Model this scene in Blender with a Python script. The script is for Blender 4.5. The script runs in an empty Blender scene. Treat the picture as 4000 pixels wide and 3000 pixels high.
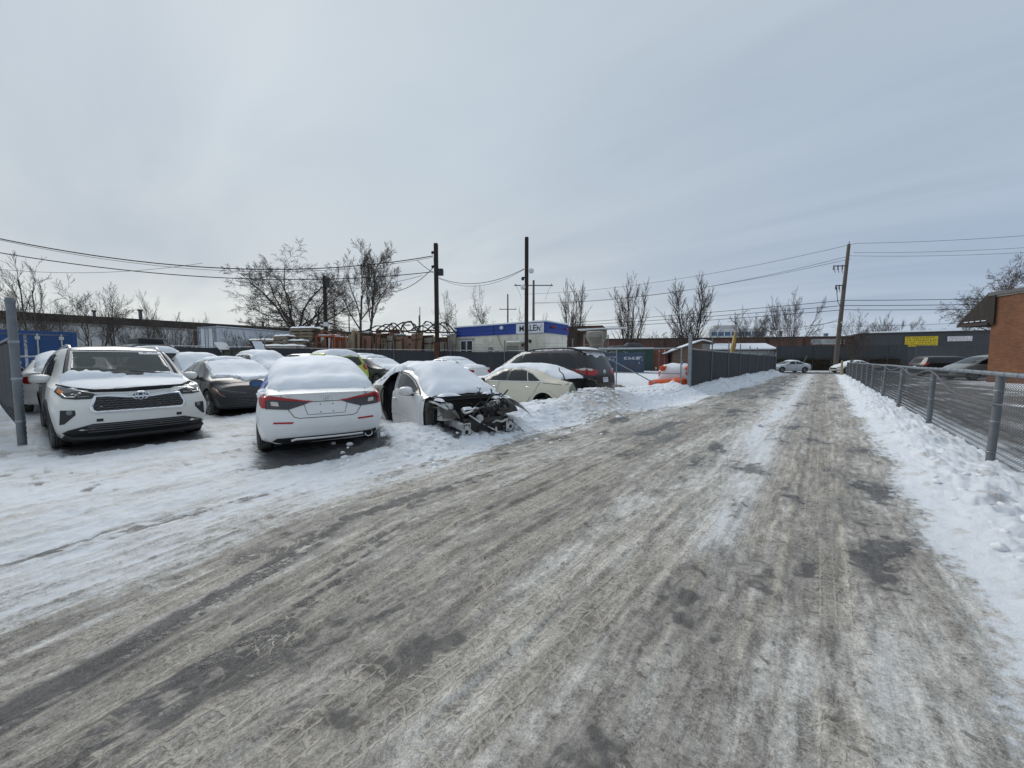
import bpy, bmesh, math, random
import numpy as np
from mathutils import Vector, Matrix
from mathutils.bvhtree import BVHTree
from mathutils.geometry import delaunay_2d_cdt

R = math.radians
scene = bpy.context.scene
col = scene.collection

# ------------------------------------------------------------------ camera
CAM_H = 1.4
cam_data = bpy.data.cameras.new('camera')
cam = bpy.data.objects.new('camera', cam_data)
col.objects.link(cam)
cam.location = (0, 0, CAM_H)
cam.rotation_euler = (R(90 - 3.65), 0, R(39.9))
cam_data.sensor_width = 36
cam_data.lens = 13.0
cam_data.clip_start = 0.05
cam_data.clip_end = 3000
scene.camera = cam

# ------------------------------------------------------------------ exposure
vs = scene.view_settings
vs.view_transform = 'Standard'
vs.look = 'None'
vs.exposure = 0.30
vs.gamma = 1
vs.use_curve_mapping = False

# ------------------------------------------------------------------ world: thin overcast over a Nishita sky
SUN_EL = R(38)                       # the veiled sun stands over the car yard, left of the lane
world = bpy.data.worlds.new('World')
scene.world = world
world.use_nodes = True
wt = world.node_tree
wt.nodes.clear()


def wn(t, **kw):
    n = wt.nodes.new(t)
    for k, v in kw.items():
        setattr(n, k, v)
    return n


def wl(a, b):
    wt.links.new(a, b)


w_out = wn('ShaderNodeOutputWorld')
w_bg = wn('ShaderNodeBackground')
w_bg.inputs['Strength'].default_value = 0.1
w_sky = wn('ShaderNodeTexSky')
w_sky.sky_type = 'NISHITA'
w_sky.sun_disc = False
w_sky.sun_elevation = SUN_EL
w_sky.sun_rotation = R(-77)
w_sky.air_density = 1.2
w_sky.dust_density = 2.0
w_geo = wn('ShaderNodeTexCoord')
w_sep = wn('ShaderNodeSeparateXYZ')
wl(w_geo.outputs['Generated'], w_sep.inputs[0])


def wmath(op, a, b=None, c=None):
    n = wn('ShaderNodeMath', operation=op)
    for i, v in enumerate((a, b, c)):
        if v is None:
            continue
        if isinstance(v, (int, float)):
            n.inputs[i].default_value = v
        else:
            wl(v, n.inputs[i])
    return n.outputs[0]


def wramp(fac, stops, interp='EASE'):
    n = wn('ShaderNodeValToRGB')
    n.color_ramp.interpolation = interp
    el = n.color_ramp.elements
    while len(el) < len(stops):
        el.new(0.5)
    for e, (p, c) in zip(el, stops):
        e.position = p
        e.color = (c[0], c[1], c[2], 1)
    wl(fac, n.inputs[0])
    return n.outputs[0]


def wmix(fac, a, b):
    n = wn('ShaderNodeMix', data_type='RGBA')
    if isinstance(fac, (int, float)):
        n.inputs[0].default_value = fac
    else:
        wl(fac, n.inputs[0])
    wl(a, n.inputs[6])
    wl(b, n.inputs[7])
    return n.outputs[2]


# horizontal angle measured against the milky side of the sky (-1 .. 1)
side = wmath('ADD', wmath('MULTIPLY', w_sep.outputs[0], -0.93), wmath('MULTIPLY', w_sep.outputs[1], -0.37))
side = wmath('MULTIPLY_ADD', side, 0.5, 0.5)
low_l = wramp(w_sep.outputs[2], [(0.0, (6.1, 6.3, 6.15)), (0.10, (5.6, 5.95, 6.05)), (0.22, (4.5, 5.0, 5.45)), (0.50, (4.15, 4.8, 5.45)), (1.0, (4.6, 5.1, 5.6))])
low_r = wramp(w_sep.outputs[2], [(0.0, (4.6, 5.15, 5.8)), (0.06, (3.55, 4.25, 5.3)), (0.16, (3.05, 3.75, 4.85)), (0.34, (3.4, 4.1, 5.0)), (0.6, (3.95, 4.6, 5.3)), (1.0, (4.6, 5.1, 5.6))])
side_f = wramp(side, [(0.18, (0, 0, 0)), (0.72, (1, 1, 1))])
base_sky = wmix(side_f, low_r, low_l)
# cloud sheet: long soft streaks projected on a plane overhead
zz = wmath('MAXIMUM', wmath('ADD', w_sep.outputs[2], 0.10), 0.04)
comb = wn('ShaderNodeCombineXYZ')
wl(wmath('DIVIDE', w_sep.outputs[0], zz), comb.inputs[0])
wl(wmath('DIVIDE', w_sep.outputs[1], zz), comb.inputs[1])
w_map = wn('ShaderNodeMapping')
w_map.inputs['Rotation'].default_value = (0, 0, R(35))
w_map.inputs['Scale'].default_value = (0.55, 1.7, 1)
wl(comb.outputs[0], w_map.inputs[0])
w_n1 = wn('ShaderNodeTexNoise')
w_n1.inputs['Scale'].default_value = 0.8
w_n1.inputs['Detail'].default_value = 6
w_n1.inputs['Roughness'].default_value = 0.5
w_n1.inputs['Distortion'].default_value = 0.5
wl(w_map.outputs[0], w_n1.inputs['Vector'])
cl = wramp(w_n1.outputs[0], [(0.32, (0.89, 0.905, 0.93)), (0.5, (1.0, 1.0, 0.995)), (0.68, (1.10, 1.085, 1.06))], 'LINEAR')
w_mul = wn('ShaderNodeMix', data_type='RGBA', blend_type='MULTIPLY')
w_mul.inputs[0].default_value = 1.0
wl(base_sky, w_mul.inputs[6])
wl(cl, w_mul.inputs[7])
w_final = wmix(0.975, w_sky.outputs[0], w_mul.outputs[2])
wl(w_final, w_bg.inputs['Color'])
wl(w_bg.outputs[0], w_out.inputs['Surface'])

# ------------------------------------------------------------------ the veiled sun
sd = bpy.data.lights.new('sun', 'SUN')
sd.energy = 1.5
sd.angle = R(35)
sd.color = (1.0, 0.965, 0.92)
sun = bpy.data.objects.new('sun', sd)
col.objects.link(sun)
sun.rotation_euler = (R(90) - SUN_EL, 0, R(-103))

# ------------------------------------------------------------------ small numpy noise kit
_rs = np.random.RandomState(7)
_perm = _rs.permutation(1024).astype(np.int32)
_ga = _rs.rand(1024) * 2 * np.pi
_gx, _gy = np.cos(_ga), np.sin(_ga)


def _h(ix, iy, seed):
    return _perm[(_perm[(ix + seed * 131) & 1023] + iy) & 1023]


def noise(x, y, seed=0):
    """gradient noise, roughly -0.7..0.7"""
    x = np.asarray(x, float)
    y = np.asarray(y, float)
    ix = np.floor(x).astype(np.int64)
    iy = np.floor(y).astype(np.int64)
    fx, fy = x - ix, y - iy
    u = fx * fx * fx * (fx * (fx * 6 - 15) + 10)
    v = fy * fy * fy * (fy * (fy * 6 - 15) + 10)

    def gr(a, b):
        h = _h(ix + a, iy + b, seed)
        return _gx[h] * (fx - a) + _gy[h] * (fy - b)
    n0 = gr(0, 0) * (1 - u) + gr(1, 0) * u
    n1 = gr(0, 1) * (1 - u) + gr(1, 1) * u
    return n0 * (1 - v) + n1 * v


def fbm(x, y, oct=4, seed=0, gain=0.5):
    s, a = 0, 1.0
    for k in range(oct):
        s = s + a * noise(x * 2 ** k + 17.3 * k, y * 2 ** k - 9.1 * k, seed + k)
        a *= gain
    return s


def ss(a, b, x):
    t = np.clip((np.asarray(x, float) - a) / (b - a), 0, 1)
    return t * t * (3 - 2 * t)


# ------------------------------------------------------------------ materials
MATS = {}


class NT:
    def __init__(self, name):
        self.m = bpy.data.materials.new(name)
        self.m.use_nodes = True
        self.t = self.m.node_tree
        self.b = self.t.nodes['Principled BSDF']

    def n(self, t, **kw):
        n = self.t.nodes.new(t)
        for k, v in kw.items():
            setattr(n, k, v)
        return n

    def l(self, a, b):
        self.t.links.new(a, b)

    def coord(self, space='Object', scale=(1, 1, 1), rot=(0, 0, 0)):
        c = self.n('ShaderNodeTexCoord')
        mp = self.n('ShaderNodeMapping')
        mp.inputs['Scale'].default_value = scale
        mp.inputs['Rotation'].default_value = rot
        self.l(c.outputs[space], mp.inputs[0])
        return mp.outputs[0]

    def noise(self, vec, scale, detail=4, rough=0.55, dist=0.0):
        n = self.n('ShaderNodeTexNoise')
        n.inputs['Scale'].default_value = scale
        n.inputs['Detail'].default_value = detail
        n.inputs['Roughness'].default_value = rough
        n.inputs['Distortion'].default_value = dist
        self.l(vec, n.inputs['Vector'])
        return n.outputs[0]

    def ramp(self, fac, stops, interp='LINEAR'):
        n = self.n('ShaderNodeValToRGB')
        n.color_ramp.interpolation = interp
        el = n.color_ramp.elements
        while len(el) < len(stops):
            el.new(0.5)
        for e, (p, c) in zip(el, stops):
            e.position = p
            if isinstance(c, (int, float)):
                c = (c, c, c)
            e.color = (c[0], c[1], c[2], 1)
        self.l(fac, n.inputs[0])
        return n.outputs[0]

    def mix(self, fac, a, b, blend='MIX'):
        n = self.n('ShaderNodeMix', data_type='RGBA', blend_type=blend)
        for i, v in ((0, fac), (6, a), (7, b)):
            if isinstance(v, (int, float)):
                n.inputs[i].default_value = v
            elif isinstance(v, tuple):
                n.inputs[i].default_value = (*v[:3], 1)
            else:
                self.l(v, n.inputs[i])
        return n.outputs[2]

    def math(self, op, a, b=0.0):
        n = self.n('ShaderNodeMath', operation=op)
        for i, v in enumerate((a, b)):
            if isinstance(v, (int, float)):
                n.inputs[i].default_value = v
            else:
                self.l(v, n.inputs[i])
        return n.outputs[0]

    def bump(self, h, strength=0.3, dist=0.02):
        n = self.n('ShaderNodeBump')
        n.inputs['Strength'].default_value = strength
        n.inputs['Distance'].default_value = dist
        self.l(h, n.inputs['Height'])
        self.l(n.outputs[0], self.b.inputs['Normal'])


def simple(name, c, rough=0.6, metal=0.0, var=0.18, scale=6.0, bump=0.0, coat=0.0, dirt=None, dirt_amt=0.4, stretch=(1, 1, 1), spec=0.5, bscale=None):
    """one-colour stuff with some noise in colour, roughness and relief"""
    if name in MATS:
        return MATS[name]
    k = NT(name)
    v = k.coord('Object', stretch)
    f = k.noise(v, scale, 5, 0.6)
    lo = tuple(x * (1 - var) for x in c)
    hi = tuple(min(1, x * (1 + var)) for x in c)
    cc = k.ramp(f, [(0.3, lo), (0.7, hi)])
    if dirt:
        f2 = k.noise(v, scale * 0.35, 6, 0.65)
        cc = k.mix(k.ramp(f2, [(0.5, 0.0), (0.72, dirt_amt)]), cc, dirt)
    k.l(cc, k.b.inputs['Base Color'])
    k.b.inputs['Metallic'].default_value = metal
    rr = k.ramp(f, [(0.3, max(0.02, rough - 0.08)), (0.7, min(1, rough + 0.08))])
    k.l(rr, k.b.inputs['Roughness'])
    k.b.inputs['Specular IOR Level'].default_value = spec
    if coat:
        k.b.inputs['Coat Weight'].default_value = coat
        k.b.inputs['Coat Roughness'].default_value = 0.08
    if bump:
        k.bump(k.noise(v, bscale or scale * 4, 4, 0.6), bump, 0.01)
    MATS[name] = k.m
    return k.m


def paint(name, c, dirt=0.25, rough=0.35, coat=0.45):
    """car paint with road-salt film that is stronger low on the body"""
    if name in MATS:
        return MATS[name]
    k = NT(name)
    v = k.coord('Object')
    f = k.noise(v, 3.0, 6, 0.65)
    f2 = k.noise(v, 40.0, 3, 0.6)
    sep = k.n('ShaderNodeSeparateXYZ')
    k.l(k.coord('Object'), sep.inputs[0])
    low = k.ramp(sep.outputs[2], [(0.22, 1.0), (0.5, .45), (0.9, 0.12)])
    amt = k.math('MULTIPLY', k.math('MULTIPLY', low, dirt), k.ramp(k.math('ADD', k.math('MULTIPLY', f, 0.75), k.math('MULTIPLY', f2, 0.25)), [(0.35, 0.2), (0.65, 1.0)]))
    cc = k.mix(amt, c, tuple(0.55 * x + 0.16 for x in c))
    k.l(cc, k.b.inputs['Base Color'])
    k.l(k.ramp(amt, [(0.0, rough), (0.4, 0.7)]), k.b.inputs['Roughness'])
    k.b.inputs['Coat Weight'].default_value = coat
    k.b.inputs['Coat Roughness'].default_value = 0.06
    MATS[name] = k.m
    return k.m


def glassmat(name, c, rough=0.05):
    if name in MATS:
        return MATS[name]
    k = NT(name)
    v = k.coord('Object')
    f = k.noise(v, 4.0, 5, 0.6)
    k.l(k.ramp(f, [(0.3, tuple(x * 0.8 for x in c)), (0.7, tuple(x * 1.25 for x in c))]), k.b.inputs['Base Color'])
    k.l(k.ramp(f, [(0.3, rough), (0.75, rough + 0.12)]), k.b.inputs['Roughness'])
    k.b.inputs['IOR'].default_value = 1.5
    MATS[name] = k.m
    return k.m


def snowmat(name='snow', tint=(0.75, 0.79, 0.84), bump=0.35, bscale=9.0):
    if name in MATS:
        return MATS[name]
    k = NT(name)
    v = k.coord('Object')
    f = k.noise(v, 2.5, 6, 0.6)
    k.l(k.ramp(f, [(0.3, tuple(x * 0.95 for x in tint)), (0.7, tuple(min(1, x * 1.04) for x in tint))]), k.b.inputs['Base Color'])
    k.b.inputs['Roughness'].default_value = 0.7
    k.b.inputs['Specular IOR Level'].default_value = 0.3
    k.bump(k.noise(v, bscale, 8, 0.62), bump, 0.03)
    MATS[name] = k.m
    return k.m


# ------------------------------------------------------------------ objects
def tag(o, label=None, cat=None, group=None, kind=None):
    if label:
        o['label'] = label
    if cat:
        o['category'] = cat
    if group:
        o['group'] = group
    if kind:
        o['kind'] = kind
    return o


def thing(name, label, cat, loc=(0, 0, 0), rz=0.0, group=None):
    o = bpy.data.objects.new(name, None)
    o.empty_display_size = 0.3
    col.objects.link(o)
    o.location = loc
    o.rotation_euler = (0, 0, rz)
    return tag(o, label, cat, group)


def link_mesh(name, me, parent=None, loc=None, rot=None):
    o = bpy.data.objects.new(name, me)
    col.objects.link(o)
    if parent is not None:
        o.parent = parent
    if loc is not None:
        o.location = loc
    if rot is not None:
        o.rotation_euler = rot
    return o


class MB:
    """collects shapes; build() links them as one mesh object"""

    def __init__(self):
        self.v, self.f, self.mi = [], [], []
        self.cur = 0

    def add(self, vs, fs):
        b = len(self.v)
        self.v.extend([tuple(p) for p in vs])
        for f in fs:
            self.f.append(tuple(i + b for i in f))
            self.mi.append(self.cur)
        return self

    def box(self, c, s, rz=0.0, M=None, bev=0.0):
        hx, hy, hz = s[0] / 2, s[1] / 2, s[2] / 2
        if bev > 0:
            b = min(bev, hx * .9, hy * .9, hz * .9)
            pts, fs = [], []
            for z, i in ((-hz, b), (-hz + b, 0), (hz - b, 0), (hz, b)):
                x, y = hx - i, hy - i
                k = b if i == 0 else b * .4
                pts += [(-x + k, -y, z), (x - k, -y, z), (x, -y + k, z), (x, y - k, z), (x - k, y, z), (-x + k, y, z), (-x, y - k, z), (-x, -y + k, z)]
            for r in range(3):
                for j in range(8):
                    a = r * 8 + j
                    d = r * 8 + (j + 1) % 8
                    fs.append((a, d, d + 8, a + 8))
            fs.append(tuple(range(7, -1, -1)))
            fs.append(tuple(range(24, 32)))
        else:
            pts = [(x, y, z) for z in (-hz, hz) for (x, y) in ((-hx, -hy), (hx, -hy), (hx, hy), (-hx, hy))]
            fs = [(0, 3, 2, 1), (4, 5, 6, 7), (0, 1, 5, 4), (1, 2, 6, 5), (2, 3, 7, 6), (3, 0, 4, 7)]
        if M is None:
            ca, sa = math.cos(rz), math.sin(rz)
            pts = [(c[0] + x * ca - y * sa, c[1] + x * sa + y * ca, c[2] + z) for x, y, z in pts]
        else:
            pts = [tuple(Vector(c) + M @ Vector(p)) for p in pts]
        return self.add(pts, fs)

    def beam(self, a, b, w, h=None, up=(0, 0, 1), bev=0.0):
        """square bar from a to b"""
        a, b = Vector(a), Vector(b)
        d = b - a
        L = d.length
        if L < 1e-6:
            return self
        x = d / L
        u = Vector(up)
        if abs(x.dot(u)) > 0.98:
            u = Vector((1, 0, 0))
        y = u.cross(x).normalized()
        z = x.cross(y)
        M = Matrix((x, y, z)).transposed()
        return self.box((a + b) / 2, (L, w, h or w), M=M, bev=bev)

    def tube(self, pts, r, n=6, closed=False, cap=True):
        pts = [Vector(p) for p in pts]
        N = len(pts)
        rr = r if hasattr(r, '__len__') else [r] * N
        vs, fs = [], []
        prev = None
        for i, p in enumerate(pts):
            if closed:
                t = pts[(i + 1) % N] - pts[i - 1]
            else:
                t = pts[min(i + 1, N - 1)] - pts[max(i - 1, 0)]
            t = t.normalized() if t.length > 1e-9 else Vector((0, 0, 1))
            if prev is None:
                u = t.orthogonal().normalized()
            else:
                u = prev - t * prev.dot(t)
                u = u.normalized() if u.length > 1e-6 else t.orthogonal().normalized()
            prev = u
            w = t.cross(u)
            for k in range(n):
                a = 2 * math.pi * k / n
                vs.append(p + (u * math.cos(a) + w * math.sin(a)) * rr[i])
        for i in range(N if closed else N - 1):
            j = (i + 1) % N
            for k in range(n):
                k2 = (k + 1) % n
                fs.append((i * n + k, i * n + k2, j * n + k2, j * n + k))
        if cap and not closed:
            fs.append(tuple(range(n - 1, -1, -1)))
            fs.append(tuple((N - 1) * n + k for k in range(n)))
        return self.add(vs, fs)

    def lathe(self, prof, axis='z', c=(0, 0, 0), n=24, closed=False):
        """prof: (radius, height) pairs turned about an axis"""
        vs, fs = [], []
        for (r, h) in prof:
            for k in range(n):
                a = 2 * math.pi * k / n
                x, y = r * math.cos(a), r * math.sin(a)
                if axis == 'z':
                    p = (x, y, h)
                elif axis == 'y':
                    p = (x, h, y)
                else:
                    p = (h, x, y)
                vs.append((p[0] + c[0], p[1] + c[1], p[2] + c[2]))
        m = len(prof)
        for i in range(m if closed else m - 1):
            j = (i + 1) % m
            for k in range(n):
                k2 = (k + 1) % n
                fs.append((i * n + k, i * n + k2, j * n + k2, j * n + k))
        return self.add(vs, fs)

    def prism(self, poly, d, M=None, o=(0, 0, 0)):
        """polygon (x,y) extruded along z by d, placed by matrix M"""
        n = len(poly)
        vs = [(x, y, 0) for x, y in poly] + [(x, y, d) for x, y in poly]
        fs = [tuple(range(n - 1, -1, -1)), tuple(range(n, 2 * n))]
        fs += [(i, (i + 1) % n, n + (i + 1) % n, n + i) for i in range(n)]
        if M is not None:
            vs = [tuple(Vector(o) + M @ Vector(p)) for p in vs]
        else:
            vs = [(p[0] + o[0], p[1] + o[1], p[2] + o[2]) for p in vs]
        return self.add(vs, fs)

    def mesh(self, name, mats, smooth=None):
        me = bpy.data.meshes.new(name)
        me.from_pydata(self.v, [], self.f)
        if not isinstance(mats, (list, tuple)):
            mats = [mats]
        for m in mats:
            me.materials.append(m)
        if len(mats) > 1:
            me.polygons.foreach_set('material_index', self.mi)
        bm = bmesh.new()
        bm.from_mesh(me)
        bmesh.ops.recalc_face_normals(bm, faces=bm.faces)
        bm.to_mesh(me)
        bm.free()
        if smooth is not None:
            me.shade_smooth()
            me.set_sharp_from_angle(angle=R(smooth))
        return me

    def build(self, name, mats, parent=None, smooth=None, loc=None, rot=None):
        return link_mesh(name, self.mesh(name, mats, smooth), parent, loc, rot)


def copy_tree(o, parent=None):
    c = o.copy()
    col.objects.link(c)
    if parent is not None:
        c.parent = parent
    for ch in list(o.children):
        copy_tree(ch, c)
    return c


AX_X = Matrix(((0, 0, 1), (1, 0, 0), (0, 1, 0)))      # polygon (y,z) extruded along x
AX_Y = Matrix(((1, 0, 0), (0, 0, -1), (0, 1, 0)))     # polygon (x,z) extruded along -y


_txt = {}


def text_mesh(s, size=1.0, depth=0.0, bold=0.0, xs=1.0):
    key = (s, size, depth, bold, xs)
    if key in _txt:
        return _txt[key]
    cu = bpy.data.curves.new('lettering', 'FONT')
    cu.body = s
    cu.size = size
    cu.extrude = depth
    cu.offset = bold
    cu.align_x = 'CENTER'
    cu.align_y = 'CENTER'
    cu.resolution_u = 3
    o = bpy.data.objects.new('lettering', cu)
    col.objects.link(o)
    dg = bpy.context.evaluated_depsgraph_get()
    me = bpy.data.meshes.new_from_object(o.evaluated_get(dg))
    bpy.data.objects.remove(o)
    for v in me.vertices:
        v.co.x *= xs
    _txt[key] = me
    return me


def text(name, s, size, M, mat, parent, depth=0.004, bold=0.0, xs=1.0):
    """lettering standing on a surface; M: 4x4 in the parent's space, text runs along its x, up is its y"""
    me = text_mesh(s, size, depth, bold, xs).copy()
    me.materials.clear()
    me.materials.append(mat)
    o = link_mesh(name, me, parent)
    o.matrix_local = M
    return o


def frame(o, x, y):
    """4x4 with origin o, x axis x and y axis y"""
    x, y = Vector(x).normalized(), Vector(y).normalized()
    z = x.cross(y).normalized()
    y = z.cross(x)
    m = Matrix((x, y, z)).transposed().to_4x4()
    m.translation = Vector(o)
    return m


def scrawl(name, w, h, rows, M, mat, parent, seed=0, depth=.004):
    """rows of small uneven strokes: lettering too blurred in the photograph to read"""
    rng = random.Random(seed)
    m = MB()
    rh = h / rows
    for r_ in range(rows):
        y = h / 2 - (r_ + .5) * rh
        x = -w / 2 + w * .03
        while x < w / 2 - w * .05:
            lw = rng.uniform(.35, .75) * rh
            if rng.random() < .14:
                x += lw
                continue
            k = rng.randrange(3)
            t = rh * .14
            m.box((x + t / 2, y, depth / 2), (t, rh * .62, depth))
            if k:
                m.box((x + lw * .5, y + (rh * .24 if k == 1 else -rh * .24), depth / 2), (lw * .6, t, depth * .9))
            else:
                m.box((x + lw * .6, y, depth / 2), (t, rh * .5, depth * .9))
            x += lw + rh * .16
    o = m.build(name, mat, parent)
    o.matrix_local = M
    return o
# =================================================================== GROUND
def lot_rise(x, y):
    """the car yard climbs gently away from the lane"""
    return 0.022 * np.maximum(0, -np.asarray(x, float) - 11) * (1 - ss(45, 60, y))


BUMPS = [  # x, y, radius, height: single heaps in the ploughed ridge
    (-4.75, 8.7, 0.95, 0.31), (-4.9, 9.8, 0.85, 0.27), (-5.3, 7.3, 0.7, 0.08), (-4.6, 10.6, 0.7, 0.13), (-5.5, 12.3, 1.2, 0.12), (-5.2, 14.2, 1.1, 0.10),
    (-5.6, 3.9, 0.6, 0.05), (-4.75, 4.7, 0.6, 0.11), (-4.6, 5.6, 0.6, 0.12), (-4.7, 6.5, 0.6, 0.12), (-4.6, 15.9, 0.5, 0.22), (-5.6, 16.0, 0.8, 0.10), (-3.75, 21.5, 0.5, 0.16),
    (-3.7, 30.0, 0.8, 0.14), (-3.6, 38.0, 1.0, 0.12), (-3.5, 46.0, 1.2, 0.15), (1.3, 9.0, 0.5, 0.07), (1.35, 6.2, 0.5, 0.06), (1.2, 12.5, 0.6, 0.08), (1.2, 4.4, 0.5, 0.05),
    (1.2, 17, 0.8, .08), (1.2, 23, 0.9, .09), (1.2, 30, 1.0, .1)]


def track_bend(y):
    """where vehicles swing off the lane into the yard"""
    return -0.85 * (1 - np.exp(-np.clip(y + 0.6, 0, 50) / 1.3)) + 0.85


def gheight(x, y, fine=True):
    x = np.asarray(x, float)
    y = np.asarray(y, float)
    z = lot_rise(x, y)
    # ploughed ridge between lane and yard
    amp = 0.02 + 0.19 * ss(2.0, 3.6, y) + 0.05 * ss(5.0, 8.0, y) + 0.04 * ss(11, 14, y) + 0.06 * ss(16, 20, y)
    cx = -5.25 + 0.95 * ss(12.5, 17.5, y)
    wv = 0.25 * fbm(y * 0.6, y * 0 + 3.3, 3, 11)
    foot = -4.05 + 0.55 * ss(8, 13, y) + 0.55 * ss(15, 22, y) + 0.3 * wv
    ridge = ss(0.0, 1.0, np.minimum((foot - x) / 1.0, 1)) * (1 - 0.55 * ss(0.5, 1.8, cx - x + wv))
    ridge = ridge * (1 - ss(48, 51, y))
    z = z + amp * ridge
    for (bx, by, br, bh) in BUMPS:
        d2 = ((x - bx) ** 2 + (y - by) ** 2) / (br * br)
        z = z + bh * np.exp(-d2 * 1.4)
    # right snow bank under the chain link fence
    edge = 0.68 + 0.03 * (y - 2) * (y < 12) * 0.4 + 0.012 * np.clip(y - 12, 0, 30) + 0.10 * fbm(y * 0.7, y * 0 + 8, 3, 21)
    bank = ss(0.0, 0.55, x - edge) * (1 - 0.8 * ss(2.0, 3.2, x)) * (1 - ss(43, 47, y))
    z = z + 0.10 * bank
    # car yard: ruts and hollows under the parked cars
    sn = np.maximum(ridge, 0) * ss(2.0, 3.4, y)
    lump = np.clip(sn + bank, 0, 1)
    if fine:
        n1 = fbm(x * 2.2, y * 2.2, 3, 31)
        n2 = fbm(x * 6.5, y * 6.5, 4, 41)
        n3 = np.abs(fbm(x * 11, y * 11, 3, 45))
        z = z + lump * (0.065 * n1 + 0.055 * n2 + 0.035 * n3)
        pile = np.exp(-(((x + 4.8) / 1.1) ** 2 + ((y - 9.0) / 1.7) ** 2))
        z = z + pile * 0.07 * np.abs(fbm(x * 5.5, y * 5.5, 4, 47))
        yard = ss(-3.0, -4.6, x) * (1 - lump)
        z = z + yard * (0.018 * n1 + 0.020 * n2 + 0.016 * n3 * ss(-.1, .3, n1))
    z = z + 0.030 * noise(x * 0.5, y * 0.35, 51) * ss(0.5, -1.0, x) * ss(60, 40, y)
    return z


def axis(c0, c1, d0, gl, gh, lo, hi):
    """even spacing between c0 and c1, growing steadily outside"""
    a = list(np.arange(c0, c1, d0))
    s = d0
    while a[-1] < hi:
        s *= gh
        a.append(a[-1] + s)
    b = []
    s = d0
    p = c0
    while p > lo:
        s *= gl
        p -= s
        b.append(p)
    return np.array(b[::-1] + a)


GX = axis(-4.2, 1.9, 0.0155, 1.028, 1.045, -700, 700)
GY = axis(-0.4, 4.0, 0.0155, 1.07, 1.0175, -700, 900)
X, Y = np.meshgrid(GX, GY)
near = (np.abs(X + 1) < 16) & (Y < 60) & (Y > -4)


def tread(x, y, cx_, half, period, y0, y1, seed):
    """one wheel's print: across (-1..1), lug count along, how clearly it shows"""
    u = (x - cx_) / half
    m = ss(1.08, 0.9, np.abs(u)) * ss(y0, y0 + 0.4, y) * ss(y1, y1 - 0.8, y) * ss(-0.30, 0.12, fbm(x * 1.3 + seed, y * 1.1, 3, seed) + 0.10)
    return u, y / period, m


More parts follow.
